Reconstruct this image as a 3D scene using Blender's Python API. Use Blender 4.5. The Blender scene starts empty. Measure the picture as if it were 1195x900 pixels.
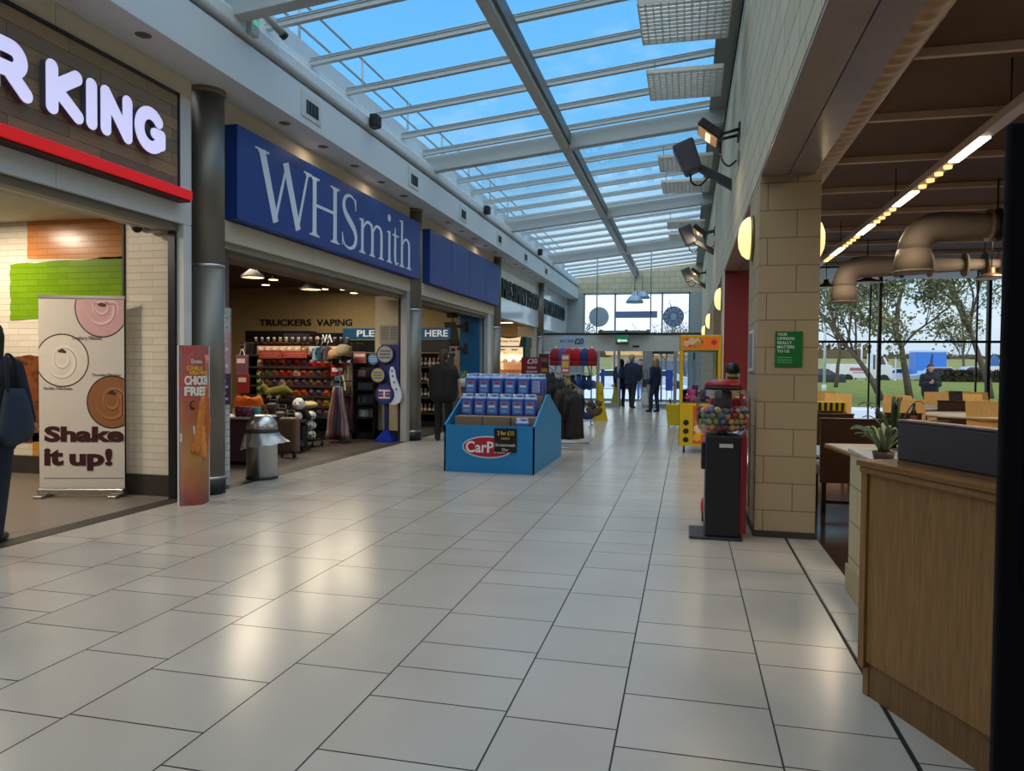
import bpy, bmesh, math, random
from mathutils import Vector, Matrix
random.seed(7)
PI = math.pi
SC = bpy.context.scene
COL = SC.collection

# ------------------------------------------------------------------ camera calibration
F, CX, CY, EYE = 860.0, 597.5, 450.0, 1.38
_y = Vector(((801.5-CX)/F, -(430-CY)/F, -1)).normalized()
_u = Vector((.009, 1, 0)); _u.z = -(_u.x*_y.x+_u.y*_y.y)/_y.z; _u.normalize()
_x = _y.cross(_u)
RM = Matrix((_x, _y, _u))          # rows: world axes in camera space
CAM = Vector((0, 0, EYE))
def ray(x, y): return RM @ Vector(((x-CX)/F, -(y-CY)/F, -1))
def atZ(x, y, z=0.0): d = ray(x, y); return CAM + d*((z-EYE)/d.z)
def atX(x, y, X): d = ray(x, y); return CAM + d*(X/d.x)
def atY(x, y, Y): d = ray(x, y); return CAM + d*(Y/d.y)
cd = bpy.data.cameras.new('camera'); cam = bpy.data.objects.new('camera', cd); COL.objects.link(cam)
cam.matrix_world = Matrix.Translation(CAM) @ RM.to_4x4()
cd.sensor_width = 36; cd.sensor_fit = 'HORIZONTAL'; cd.lens = F/1195*36; cd.clip_start = .05; cd.clip_end = 600
SC.camera = cam

# ------------------------------------------------------------------ materials
def lin(c):
    f = lambda v: v/12.92 if v <= .04045 else ((v+.055)/1.055)**2.4
    return tuple(f(v/255) for v in c)+(1,)
MATS = {}
def new_mat(name):
    m = bpy.data.materials.new(name); m.use_nodes = True
    nt = m.node_tree; b = nt.nodes['Principled BSDF']
    return m, nt, b
def N(nt, t, **kw):
    n = nt.nodes.new(t)
    for k, v in kw.items():
        if k in n.inputs: n.inputs[k].default_value = v
        else: setattr(n, k, v)
    return n
def M(rgb, rough=.6, metal=0, var=.12, scale=8, bump=0, spec=.5, emit=0, coat=0, ecol=None):
    key = ('p', rgb, rough, metal, var, scale, bump, spec, emit, coat, ecol)
    if key in MATS: return MATS[key]
    m, nt, b = new_mat('mat_%d_%d_%d' % rgb)
    b.inputs['Roughness'].default_value = rough; b.inputs['Metallic'].default_value = metal
    b.inputs['Specular IOR Level'].default_value = spec; b.inputs['Coat Weight'].default_value = coat
    c = lin(rgb)
    tc = N(nt, 'ShaderNodeTexCoord'); nz = N(nt, 'ShaderNodeTexNoise', Scale=scale, Detail=4.0)
    nt.links.new(tc.outputs['Object'], nz.inputs['Vector'])
    mx = N(nt, 'ShaderNodeMix'); mx.data_type = 'RGBA'
    lo = tuple(v*(1-var) for v in c[:3])+(1,); hi = tuple(min(1, v*(1+var)) for v in c[:3])+(1,)
    mx.inputs[6].default_value = lo; mx.inputs[7].default_value = hi
    nt.links.new(nz.outputs['Fac'], mx.inputs[0]); nt.links.new(mx.outputs[2], b.inputs['Base Color'])
    if bump:
        bp = N(nt, 'ShaderNodeBump', Strength=bump, Distance=.01); nt.links.new(nz.outputs['Fac'], bp.inputs['Height']); nt.links.new(bp.outputs['Normal'], b.inputs['Normal'])
    if emit:
        b.inputs['Emission Color'].default_value = lin(ecol or rgb); b.inputs['Emission Strength'].default_value = emit
    MATS[key] = m; return m
def brick_mat(name, bw, bh, mortar, c1, c2, cm, rough=.8, bump=.5, off=.5, bias=0.0, shift=(0, 0)):
    m, nt, b = new_mat(name); b.inputs['Roughness'].default_value = rough
    g = N(nt, 'ShaderNodeNewGeometry'); sp = N(nt, 'ShaderNodeSeparateXYZ'); sn = N(nt, 'ShaderNodeSeparateXYZ')
    nt.links.new(g.outputs['Position'], sp.inputs[0]); nt.links.new(g.outputs['Normal'], sn.inputs[0])
    ab = N(nt, 'ShaderNodeMath', operation='ABSOLUTE'); nt.links.new(sn.outputs[0], ab.inputs[0])
    gt = N(nt, 'ShaderNodeMath', operation='GREATER_THAN'); nt.links.new(ab.outputs[0], gt.inputs[0]); gt.inputs[1].default_value = .6
    mx = N(nt, 'ShaderNodeMix'); mx.data_type = 'FLOAT'
    nt.links.new(gt.outputs[0], mx.inputs[0]); nt.links.new(sp.outputs[0], mx.inputs[2]); nt.links.new(sp.outputs[1], mx.inputs[3])
    cb = N(nt, 'ShaderNodeCombineXYZ'); nt.links.new(mx.outputs[0], cb.inputs[0]); nt.links.new(sp.outputs[2], cb.inputs[1])
    ad = N(nt, 'ShaderNodeVectorMath', operation='ADD'); ad.inputs[1].default_value = (shift[0], shift[1], 0); nt.links.new(cb.outputs[0], ad.inputs[0])
    br = N(nt, 'ShaderNodeTexBrick'); br.offset = off
    br.inputs['Color1'].default_value = lin(c1); br.inputs['Color2'].default_value = lin(c2); br.inputs['Mortar'].default_value = lin(cm)
    br.inputs['Scale'].default_value = 1; br.inputs['Mortar Size'].default_value = mortar; br.inputs['Mortar Smooth'].default_value = .1
    br.inputs['Brick Width'].default_value = bw; br.inputs['Row Height'].default_value = bh; br.inputs['Bias'].default_value = bias
    nt.links.new(ad.outputs[0], br.inputs['Vector']); nt.links.new(br.outputs['Color'], b.inputs['Base Color'])
    nz = N(nt, 'ShaderNodeTexNoise', Scale=60.0, Detail=5.0); nt.links.new(g.outputs['Position'], nz.inputs['Vector'])
    iv = N(nt, 'ShaderNodeMath', operation='SUBTRACT'); iv.inputs[0].default_value = 1; nt.links.new(br.outputs['Fac'], iv.inputs[1])
    ma = N(nt, 'ShaderNodeMath', operation='MULTIPLY_ADD'); nt.links.new(nz.outputs['Fac'], ma.inputs[0]); ma.inputs[1].default_value = .12; nt.links.new(iv.outputs[0], ma.inputs[2])
    bp = N(nt, 'ShaderNodeBump', Strength=bump, Distance=.008); nt.links.new(ma.outputs[0], bp.inputs['Height']); nt.links.new(bp.outputs['Normal'], b.inputs['Normal'])
    return m
def wood_mat(name, c1, c2, axis=2, rough=.45, scale=6, stretch=12):
    m, nt, b = new_mat(name); b.inputs['Roughness'].default_value = rough
    tc = N(nt, 'ShaderNodeTexCoord'); mp = N(nt, 'ShaderNodeMapping')
    s = [stretch]*3; s[axis] = 1; mp.inputs['Scale'].default_value = s
    nt.links.new(tc.outputs['Object'], mp.inputs['Vector'])
    nz = N(nt, 'ShaderNodeTexNoise', Scale=float(scale), Detail=6.0, Roughness=.65, Distortion=.6); nt.links.new(mp.outputs[0], nz.inputs['Vector'])
    cr = N(nt, 'ShaderNodeValToRGB'); cr.color_ramp.elements[0].position = .3; cr.color_ramp.elements[1].position = .72
    cr.color_ramp.elements[0].color = lin(c1); cr.color_ramp.elements[1].color = lin(c2)
    nt.links.new(nz.outputs['Fac'], cr.inputs[0]); nt.links.new(cr.outputs[0], b.inputs['Base Color'])
    bp = N(nt, 'ShaderNodeBump', Strength=.15, Distance=.003); nt.links.new(nz.outputs['Fac'], bp.inputs['Height']); nt.links.new(bp.outputs['Normal'], b.inputs['Normal'])
    return m
def plank_mat(name, c1, c2, cm, ax, bw=1.2, bh=.14, rough=.4):
    # long planks in plane: ax = (u index, v index) of world position
    m, nt, b = new_mat(name); b.inputs['Roughness'].default_value = rough
    g = N(nt, 'ShaderNodeNewGeometry'); sp = N(nt, 'ShaderNodeSeparateXYZ'); nt.links.new(g.outputs['Position'], sp.inputs[0])
    cb = N(nt, 'ShaderNodeCombineXYZ'); nt.links.new(sp.outputs[ax[0]], cb.inputs[0]); nt.links.new(sp.outputs[ax[1]], cb.inputs[1])
    br = N(nt, 'ShaderNodeTexBrick'); br.offset = .37
    br.inputs['Color1'].default_value = lin(c1); br.inputs['Color2'].default_value = lin(c2); br.inputs['Mortar'].default_value = lin(cm)
    br.inputs['Scale'].default_value = 1; br.inputs['Mortar Size'].default_value = .003; br.inputs['Brick Width'].default_value = bw; br.inputs['Row Height'].default_value = bh
    nt.links.new(cb.outputs[0], br.inputs['Vector'])
    mp = N(nt, 'ShaderNodeMapping'); mp.inputs['Scale'].default_value = (3, 30, 1); nt.links.new(cb.outputs[0], mp.inputs['Vector'])
    nz = N(nt, 'ShaderNodeTexNoise', Scale=2.0, Detail=6.0); nt.links.new(mp.outputs[0], nz.inputs['Vector'])
    mx = N(nt, 'ShaderNodeMix'); mx.data_type = 'RGBA'; mx.blend_type = 'MULTIPLY'; mx.inputs[0].default_value = .5
    nt.links.new(br.outputs['Color'], mx.inputs[6])
    cr = N(nt, 'ShaderNodeValToRGB'); cr.color_ramp.elements[0].color = (.45, .45, .45, 1); cr.color_ramp.elements[1].color = (1.3, 1.3, 1.3, 1)
    nt.links.new(nz.outputs['Fac'], cr.inputs[0]); nt.links.new(cr.outputs[0], mx.inputs[7]); nt.links.new(mx.outputs[2], b.inputs['Base Color'])
    return m
def glass_mat(name, tint=(1, 1, 1), refl=.12, rough=.02, extra=0.0, k=.8):
    # thin pane: tinted transmission plus a fresnel reflection
    m, nt, b = new_mat(name); nt.nodes.remove(b); out = nt.nodes['Material Output']
    tr = N(nt, 'ShaderNodeBsdfTransparent'); tr.inputs[0].default_value = tint+(1,)
    gl = N(nt, 'ShaderNodeBsdfGlossy'); gl.inputs['Roughness'].default_value = rough
    lw = N(nt, 'ShaderNodeLayerWeight', Blend=refl); mx = N(nt, 'ShaderNodeMixShader')
    ml = N(nt, 'ShaderNodeMath', operation='MULTIPLY_ADD'); ml.inputs[1].default_value = k; ml.inputs[2].default_value = extra
    nt.links.new(lw.outputs['Fresnel'], ml.inputs[0]); nt.links.new(ml.outputs[0], mx.inputs[0])
    nt.links.new(tr.outputs[0], mx.inputs[1]); nt.links.new(gl.outputs[0], mx.inputs[2]); nt.links.new(mx.outputs[0], out.inputs[0])
    return m

WHITE = M((214, 216, 216), .5, var=.04); CREAM = M((205, 193, 172), .7, var=.05)
STEEL = M((128, 124, 116), .48, .75, var=.1, scale=3); STEELB = M((190, 190, 190), .3, 1, var=.08)
GREYM = M((150, 160, 166), .45, var=.05); DARK = M((24, 24, 27), .5); BLACK = M((13, 12, 16), .45)
GLASS = glass_mat('pane_glass', (.95, .98, 1.0), .08, k=.35)
GLASSR = glass_mat('roof_glass', (.86, .95, 1.0), .05, k=.3)
PLASTICCLEAR = glass_mat('clear_plastic', (.97, .97, .98), .2, .05, .02, k=.6)
OAK = wood_mat('oak', (108, 76, 36), (146, 108, 58), 2, .5, 5, 14)
PLY = wood_mat('ply', (226, 180, 100), (244, 206, 134), 2, .4, 5, 10)
WENGE = wood_mat('wenge', (44, 27, 18), (74, 46, 28), 0, .4, 5, 12)
TABLETOP = M((196, 190, 180), .3, var=.06)
FABRIC_BLACK = M((20, 20, 24), .9, var=.2, scale=30)

# ------------------------------------------------------------------ geometry helpers
class MB:
    def __init__(s): s.v = []; s.f = []; s.smooth = []
    def add(s, vs, fs, sm=False):
        o = len(s.v); s.v += [Vector(v) for v in vs]
        for f in fs: s.f.append([i+o for i in f]); s.smooth.append(sm)
        return s
    def box(s, x0, x1, y0, y1, z0, z1):
        vs = [(x, y, z) for x in (x0, x1) for y in (y0, y1) for z in (z0, z1)]
        return s.add(vs, [(0, 1, 3, 2), (4, 6, 7, 5), (0, 4, 5, 1), (2, 3, 7, 6), (0, 2, 6, 4), (1, 5, 7, 3)])
    def cbox(s, c, d): return s.box(c[0]-d[0]/2, c[0]+d[0]/2, c[1]-d[1]/2, c[1]+d[1]/2, c[2]-d[2]/2, c[2]+d[2]/2)
    def hexa(s, b, t):          # 4 bottom points + 4 top points
        return s.add(list(b)+list(t), [(0, 3, 2, 1), (4, 5, 6, 7), (0, 1, 5, 4), (1, 2, 6, 5), (2, 3, 7, 6), (3, 0, 4, 7)])
    def loft(s, rings, caps=True, sm=True, closed=True):
        o = len(s.v); n = len(rings[0])
        for r in rings: s.v += [Vector(p) for p in r]
        for i in range(len(rings)-1):
            for j in range(n if closed else n-1):
                k = (j+1) % n
                s.f.append([o+i*n+j, o+i*n+k, o+(i+1)*n+k, o+(i+1)*n+j]); s.smooth.append(sm)
        if caps:
            s.f.append([o+j for j in reversed(range(n))]); s.smooth.append(False)
            e = o+(len(rings)-1)*n; s.f.append([e+j for j in range(n)]); s.smooth.append(False)
        return s
    def tube(s, pts, r, n=10, sm=True, caps=True):
        pts = [Vector(p) for p in pts]; rs = r if isinstance(r, (list, tuple)) else [r]*len(pts)
        rings = []; ref = None
        for i, p in enumerate(pts):
            d = (pts[min(i+1, len(pts)-1)]-pts[max(i-1, 0)]).normalized()
            if ref is None: ref = Vector((0, 0, 1)) if abs(d.z) < .9 else Vector((1, 0, 0))
            a = d.cross(ref).normalized(); b = d.cross(a).normalized(); ref = -b if False else ref
            rings.append([p+a*math.cos(2*PI*k/n)*rs[i]+b*math.sin(2*PI*k/n)*rs[i] for k in range(n)])
        return s.loft(rings, caps, sm)
    def cyl(s, p0, p1, r0, r1=None, n=16): return s.tube([p0, p1], [r0, r0 if r1 is None else r1], n)
    def lathe(s, prof, c=(0, 0, 0), n=24, sm=True, ax=None):
        rings = []
        for r, z in prof: rings.append([Vector((r*math.cos(2*PI*k/n), r*math.sin(2*PI*k/n), z)) for k in range(n)])
        mt = Matrix.Translation(c) @ (ax.to_4x4() if ax else Matrix.Identity(4))
        return s.loft([[mt @ p for p in r] for r in rings], True, sm)
    def ball(s, c, r, n=12, m=8, sc=(1, 1, 1)):
        prof = [(max(1e-4, r*math.sin(PI*i/m)), -r*math.cos(PI*i/m)) for i in range(m+1)]
        rings = [[Vector((c[0]+q*sc[0]*math.cos(2*PI*k/n), c[1]+q*sc[1]*math.sin(2*PI*k/n), c[2]+z*sc[2])) for k in range(n)] for q, z in prof]
        return s.loft(rings)
    def cap(s, p0, r0, p1, r1=None, n=12, m=4):
        # tapered capsule
        p0 = Vector(p0); p1 = Vector(p1); r1 = r0 if r1 is None else r1
        d = (p1-p0); L = d.length
        d = d.normalized() if L > 1e-6 else Vector((0, 0, 1))
        ref = Vector((0, 0, 1)) if abs(d.z) < .9 else Vector((1, 0, 0)); a = d.cross(ref).normalized(); b = a.cross(d).normalized()
        rings = []
        for i in range(m+1):
            t = PI/2*(1-i/m); rings.append((p0-d*r0*math.sin(t), max(1e-4, r0*math.cos(t))))
        for i in range(m+1):
            t = PI/2*i/m; rings.append((p1+d*r1*math.sin(t), max(1e-4, r1*math.cos(t))))
        return s.loft([[c+a*q*math.cos(2*PI*k/n)-b*q*math.sin(2*PI*k/n)*-1 for k in range(n)] for c, q in rings])
    def prism(s, poly, fr, d0, d1):
        # 2D polygon in a frame (origin, right, up), extruded along the normal from d0 to d1
        o, r, u = fr; nn = r.cross(u)
        a = [o+r*p[0]+u*p[1]+nn*d0 for p in poly]; b = [o+r*p[0]+u*p[1]+nn*d1 for p in poly]
        n = len(poly); return s.add(a+b, [list(reversed(range(n))), [n+i for i in range(n)]]+[(i, (i+1) % n, n+(i+1) % n, n+i) for i in range(n)])
    def disc(s, c, r, fr, d0, d1, n=28, sc=(1, 1)):
        return s.prism([(c[0]+r*sc[0]*math.cos(2*PI*k/n), c[1]+r*sc[1]*math.sin(2*PI*k/n)) for k in range(n)], fr, d0, d1)
    def ribbon(s, pts, fr, d0, d1):
        # stroke of varying width: pts (u, v, w); one closed solid
        P = [Vector((p[0], p[1])) for p in pts]; L = []; R = []
        for i, p in enumerate(P):
            d = (P[min(i+1, len(P)-1)]-P[max(i-1, 0)]); d.normalize(); nv = Vector((-d.y, d.x))*pts[i][2]/2
            L.append(p+nv); R.append(p-nv)
        o, r, u = fr; nn = r.cross(u); rings = []
        g = lambda p, dd: o+r*p.x+u*p.y+nn*dd
        for a, b in zip(L, R): rings.append([g(a, d0), g(a, d1), g(b, d1), g(b, d0)])
        return s.loft(rings, True, False)
    def xf(s, mt): s.v = [mt @ v for v in s.v]; return s
    def build(s, name, mat, parent=None, world=False, bevel=0, remesh=0, subsurf=0, seg=2):
        me = bpy.data.meshes.new(name)
        off = Vector(parent.location) if (parent is not None and world) else Vector()
        if parent is not None and world and parent.parent is not None: off = off+Vector(parent.parent.location)
        me.from_pydata([tuple(v-off) for v in s.v], [], s.f)
        for p, q in zip(me.polygons, s.smooth): p.use_smooth = q
        bm = bmesh.new(); bm.from_mesh(me); bmesh.ops.recalc_face_normals(bm, faces=bm.faces); bm.to_mesh(me); bm.free()
        me.materials.append(mat)
        ob = bpy.data.objects.new(name, me); COL.objects.link(ob)
        if parent is not None: ob.parent = parent
        if remesh:
            md = ob.modifiers.new('remesh', 'REMESH'); md.mode = 'VOXEL'; md.voxel_size = remesh; md.use_smooth_shade = True
            sm = ob.modifiers.new('smooth', 'SMOOTH'); sm.iterations = 4; sm.factor = .5
        if bevel:
            md = ob.modifiers.new('bevel', 'BEVEL'); md.width = bevel; md.segments = seg; md.limit_method = 'ANGLE'; md.angle_limit = .7
        if subsurf:
            md = ob.modifiers.new('sub', 'SUBSURF'); md.levels = subsurf; md.render_levels = subsurf
        return ob
def thing(name, label, cat, loc=(0, 0, 0), rz=0, group=None):
    o = bpy.data.objects.new(name, None); COL.objects.link(o); o.location = loc; o.rotation_euler = (0, 0, rz)
    o.empty_display_size = .1
    o['label'] = label; o['category'] = cat
    if group: o['group'] = group
    return o
def tag(o, label, cat, group=None, kind=None):
    o['label'] = label; o['category'] = cat
    if group: o['group'] = group
    if kind: o['kind'] = kind
    return o
def struct(o, label=None):
    o['kind'] = 'structure'
    if label: o['label'] = label; o['category'] = o.name.split('_')[0]
    return o
def sgroup(name, label, cat, loc=(0, 0, 0)):
    o = thing(name, label, cat, loc); o['kind'] = 'structure'; return o
def dup(root, loc, rz=None, label=None, name=None):
    r = root.copy(); COL.objects.link(r); r.location = loc
    if rz is not None: r.rotation_euler = (0, 0, rz)
    if label: r['label'] = label
    for ch in list(root.children):
        c = ch.copy(); COL.objects.link(c); c.parent = r
        for g in list(ch.children):
            d = g.copy(); COL.objects.link(d); d.parent = c
    return r
X1, Y1, Z1 = Vector((1, 0, 0)), Vector((0, 1, 0)), Vector((0, 0, 1))
def FRL(x): return (Vector((x, 0, 0)), Y1, Z1)            # frame on a wall facing +X: u = world Y, v = world Z
def FRF(y): return (Vector((0, y, 0)), X1, Z1)            # frame facing the camera side (-Y): u = world X
def FR(o, rz): return (Vector(o), Vector((math.cos(rz), math.sin(rz), 0)), Z1)
def text_mb(s, fr, u0, u1, v0, v1, d0=0.0, d1=.004, bold=0.0):
    cu = bpy.data.curves.new('lettering', 'FONT'); cu.body = s; cu.size = 1; cu.extrude = .5; cu.offset = bold; cu.resolution_u = 3
    ob = bpy.data.objects.new('lettering', cu); COL.objects.link(ob)
    bpy.context.view_layer.update()
    me = bpy.data.meshes.new_from_object(ob.evaluated_get(bpy.context.evaluated_depsgraph_get()))
    bpy.data.objects.remove(ob); bpy.data.curves.remove(cu)
    xs = [v.co.x for v in me.vertices]; ys = [v.co.y for v in me.vertices]
    a, b, c, d = min(xs), max(xs), min(ys), max(ys); o, r, u = fr; nn = r.cross(u); mb = MB()
    vs = [o+r*(u0+(v.co.x-a)/(b-a)*(u1-u0))+u*(v0+(v.co.y-c)/(d-c)*(v1-v0))+nn*(d0+(v.co.z+.5)*(d1-d0)) for v in me.vertices]
    mb.add(vs, [list(p.vertices) for p in me.polygons]); bpy.data.meshes.remove(me); return mb
def text(s, fr, u0, u1, v0, v1, mat, parent, d0=0.0, d1=.004, bold=0.0, name='lettering', world=True):
    return text_mb(s, fr, u0, u1, v0, v1, d0, d1, bold).build(name, mat, parent, world)
def light(name, loc, size, power, col=(1, .82, .6), rot=(0, 0, 0), sy=None):
    l = bpy.data.lights.new(name, 'AREA'); l.shape = 'RECTANGLE' if sy else 'SQUARE'; l.size = size
    if sy: l.size_y = sy
    l.energy = power; l.color = col
    o = bpy.data.objects.new(name, l); COL.objects.link(o); o.location = loc; o.rotation_euler = rot; return o
def spl(pts, k=6):
    # Catmull-Rom through tuples
    out = []; n = len(pts)
    for i in range(n-1):
        p0, p1, p2, p3 = pts[max(i-1, 0)], pts[i], pts[i+1], pts[min(i+2, n-1)]
        for j in range(k):
            t = j/k
            out.append(tuple(.5*((2*b)+(-a+c)*t+(2*a-5*b+4*c-d)*t*t+(-a+3*b-3*c+d)*t**3) for a, b, c, d in zip(p0, p1, p2, p3)))
    out.append(tuple(pts[-1])); return out

# ------------------------------------------------------------------ sky and render settings
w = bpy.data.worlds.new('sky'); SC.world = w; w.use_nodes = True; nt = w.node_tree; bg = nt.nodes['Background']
tc = N(nt, 'ShaderNodeTexCoord'); sp = N(nt, 'ShaderNodeSeparateXYZ'); nt.links.new(tc.outputs['Generated'], sp.inputs[0])
cr = N(nt, 'ShaderNodeValToRGB'); el = cr.color_ramp.elements
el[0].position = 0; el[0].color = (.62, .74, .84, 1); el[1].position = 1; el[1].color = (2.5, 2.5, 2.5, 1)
for p, c in ((.06, (.80, .92, 1.0)), (.16, (.50, .82, 1.04)), (.27, (.26, .66, 1.06)), (.50, (.18, .54, 1.0)), (.70, (.24, .58, 1.0)), (.82, (2.3, 2.35, 2.4))):  # topmost stops: overhead sky out of view, brightened to light the interior
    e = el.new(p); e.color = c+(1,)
nt.links.new(sp.outputs[2], cr.inputs[0])
mp = N(nt, 'ShaderNodeMapping'); mp.inputs['Scale'].default_value = (1.6, 1.6, 3.4); nt.links.new(tc.outputs['Generated'], mp.inputs['Vector'])
nz = N(nt, 'ShaderNodeTexNoise', Scale=2.3, Detail=7.0, Roughness=.6); nt.links.new(mp.outputs[0], nz.inputs['Vector'])
c2 = N(nt, 'ShaderNodeValToRGB'); c2.color_ramp.elements[0].position = .56; c2.color_ramp.elements[1].position = .74
c2.color_ramp.elements[0].color = (0, 0, 0, 1); c2.color_ramp.elements[1].color = (.55, .55, .55, 1); nt.links.new(nz.outputs['Fac'], c2.inputs[0])
mx = N(nt, 'ShaderNodeMix'); mx.data_type = 'RGBA'; nt.links.new(c2.outputs[0], mx.inputs[0]); nt.links.new(cr.outputs[0], mx.inputs[6]); mx.inputs[7].default_value = (.85, .95, 1.05, 1)
# a bright bank of cloud low over the far end of the building
hz = N(nt, 'ShaderNodeVectorMath', operation='DOT_PRODUCT'); hz.inputs[1].default_value = (-.08, .99, .07); nt.links.new(tc.outputs['Generated'], hz.inputs[0])
c3 = N(nt, 'ShaderNodeValToRGB'); c3.color_ramp.elements[0].position = .978; c3.color_ramp.elements[1].position = .996
c3.color_ramp.elements[0].color = (0, 0, 0, 1); c3.color_ramp.elements[1].color = (1, 1, 1, 1); nt.links.new(hz.outputs['Value'], c3.inputs[0])
my = N(nt, 'ShaderNodeMix'); my.data_type = 'RGBA'; nt.links.new(c3.outputs[0], my.inputs[0]); nt.links.new(mx.outputs[2], my.inputs[6]); my.inputs[7].default_value = (1.5, 1.55, 1.6, 1)
# unseen sky behind the viewer, brightened to light the interior
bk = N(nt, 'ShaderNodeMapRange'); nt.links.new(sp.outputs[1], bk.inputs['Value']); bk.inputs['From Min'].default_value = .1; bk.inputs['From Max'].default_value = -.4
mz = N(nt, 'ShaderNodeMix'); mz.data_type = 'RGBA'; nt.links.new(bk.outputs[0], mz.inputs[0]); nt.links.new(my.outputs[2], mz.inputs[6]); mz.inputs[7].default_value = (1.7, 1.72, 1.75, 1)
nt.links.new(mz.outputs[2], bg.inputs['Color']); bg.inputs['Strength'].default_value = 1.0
vs = SC.view_settings; vs.view_transform = 'Standard'; vs.look = 'None'; vs.gamma = 1; vs.exposure = 0; vs.use_curve_mapping = False
SC.cycles.use_denoising = True; SC.cycles.max_bounces = 10; SC.cycles.transparent_max_bounces = 24; SC.cycles.diffuse_bounces = 5
SC.cycles.sample_clamp_indirect = 4; SC.cycles.caustics_reflective = False; SC.cycles.caustics_refractive = False; SC.cycles.blur_glossy = .5

# ------------------------------------------------------------------ floor
XL, XR = -4.95, .56
FL = sgroup('floor', 'pale grey beige stone tiled concourse floor', 'floor')
MB().box(-5.0, 1.05, -8, 31, -.2, -.003).build('floor_bed', M((40, 37, 36), .8), FL)
lanes = [1.05, .80, .347, -.238, -.68, -1.274, -1.74, -2.338, -2.797, -3.396, -3.887, -4.47, -4.93]
tiles = MB(); rr = random.Random(3); tint = []
for a in range(len(lanes)-1):
    x1, x0 = lanes[a], lanes[a+1]; y = -8+rr.random()*.5
    if a == 2: y = 3.07-9*1.2
    g = .0035
    seq = [.6, .31, .9, .45, .6, .31, .6]
    k = rr.randrange(7)
    while y < 31:
        L = seq[k % 7] if rr.random() < .7 else rr.choice([.31, .45, .6, .9]); k += 1; y2 = min(31, y+L)
        xa = x0+g; xb = x1-g-(.016 if a == 0 else 0)*0
        if a == 0: xa = x0+.012
        if a == 1: xb = x1-.006
        tiles.add([(xa, y+g, 0), (xb, y+g, 0), (xb, y2-g, 0), (xa, y2-g, 0)], [(0, 1, 2, 3)]); tint.append(rr.random()); y = y2
m, nt, b = new_mat('floor_tile'); b.inputs['Specular IOR Level'].default_value = .5
at = N(nt, 'ShaderNodeAttribute', attribute_name='tint'); tcx = N(nt, 'ShaderNodeNewGeometry')
nz = N(nt, 'ShaderNodeTexNoise', Scale=1.7, Detail=5.0, Roughness=.5); nt.links.new(tcx.outputs['Position'], nz.inputs['Vector'])
ad = N(nt, 'ShaderNodeMath', operation='MULTIPLY_ADD'); nt.links.new(at.outputs['Fac'], ad.inputs[0]); ad.inputs[1].default_value = .35; nt.links.new(nz.outputs['Fac'], ad.inputs[2])
cr = N(nt, 'ShaderNodeValToRGB'); cr.color_ramp.elements[0].position = .2; cr.color_ramp.elements[1].position = 1.0
cr.color_ramp.elements[0].color = lin((166, 158, 148)); cr.color_ramp.elements[1].color = lin((180, 172, 163))
nt.links.new(ad.outputs[0], cr.inputs[0]); nt.links.new(cr.outputs[0], b.inputs['Base Color'])
rg = N(nt, 'ShaderNodeMapRange'); nt.links.new(nz.outputs['Fac'], rg.inputs['Value']); rg.inputs['To Min'].default_value = .20; rg.inputs['To Max'].default_value = .24
nt.links.new(rg.outputs[0], b.inputs['Roughness'])
ft = tiles.build('floor_tile', m, FL); atr = ft.data.attributes.new('tint', 'FLOAT', 'FACE')
for i, t in enumerate(tint): atr.data[i].value = t
MB().box(.80, .813, -8, 31, -.01, .001).build('movement_joint', DARK, FL)
MB().box(-5.12, -4.93, -8, 31, -.02, .003).build('threshold_strip', M((44, 36, 32), .6), FL)
FG = sgroup('floor_burger', 'grey resin floor inside the burger shop', 'floor'); MB().box(-13, -5.1, -8, 7.6, -.1, 0).build('resin', M((118, 110, 102), .35), FG)
FW = sgroup('floor_bookshop', 'dark vinyl floor inside the bookshop', 'floor'); MB().box(-14, -5.1, 7.6, 18.8, -.1, 0).build('vinyl', M((70, 60, 53), .5), FW)
FM = sgroup('floor_foodshop', 'pale floor inside the food shop', 'floor'); MB().box(-14, -5.1, 18.8, 31, -.1, 0).build('vinyl', M((150, 145, 138), .4), FM)
FC = sgroup('floor_cafe', 'dark red brown wooden cafe floor', 'floor')
MB().box(1.05, 13, -8, 17.05, -.1, 0).build('boards', plank_mat('cafe_boards', (78, 48, 36), (58, 36, 28), (24, 16, 13), (1, 0), 1.2, .12, .16), FC)

# ------------------------------------------------------------------ glazed roof
def zr(x): return 5.2+.107*(x+4.4)
def slopebox(mb, x0, x1, y0, y1, a, b):      # bar following the roof slope, a..b below/above the glass plane
    return mb.hexa([(x0, y0, zr(x0)+a), (x1, y0, zr(x1)+a), (x1, y1, zr(x1)+a), (x0, y1, zr(x0)+a)], [(x0, y0, zr(x0)+b), (x1, y0, zr(x1)+b), (x1, y1, zr(x1)+b), (x0, y1, zr(x0)+b)])
RF = sgroup('ceiling', 'glazed lean-to roof of grey steel beams and glazing bars over the concourse', 'ceiling', (0, 0, 5))
ROOFG = M((170, 178, 180), .5, var=.04)
for by in (-5.3, .7, 6.7, 12.7, 18.7, 24.7):
    mb = MB(); slopebox(mb, -4.6, .6, by-.09, by+.09, -.33, -.3); slopebox(mb, -4.6, .6, by-.02, by+.02, -.3, -.06); slopebox(mb, -4.6, .6, by-.09, by+.09, -.06, -.03)
    mb2 = MB(); slopebox(mb2, -4.6, .6, by-.085, by+.085, -.32, -.05)
    mb2.build('roof_beam', ROOFG, RF, True, bevel=.008)
for i in range(-8, 31):
    y = i+.45
    mb = MB(); slopebox(mb, -4.62, .6, y-.032, y+.032, -.075, -.01); slopebox(mb, -4.62, .6, y-.045, y+.045, -.022, -.012); slopebox(mb, -4.62, .6, y-.025, y+.025, .012, .02)
    mb.build('glazing_bar', ROOFG, RF, True)
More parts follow.
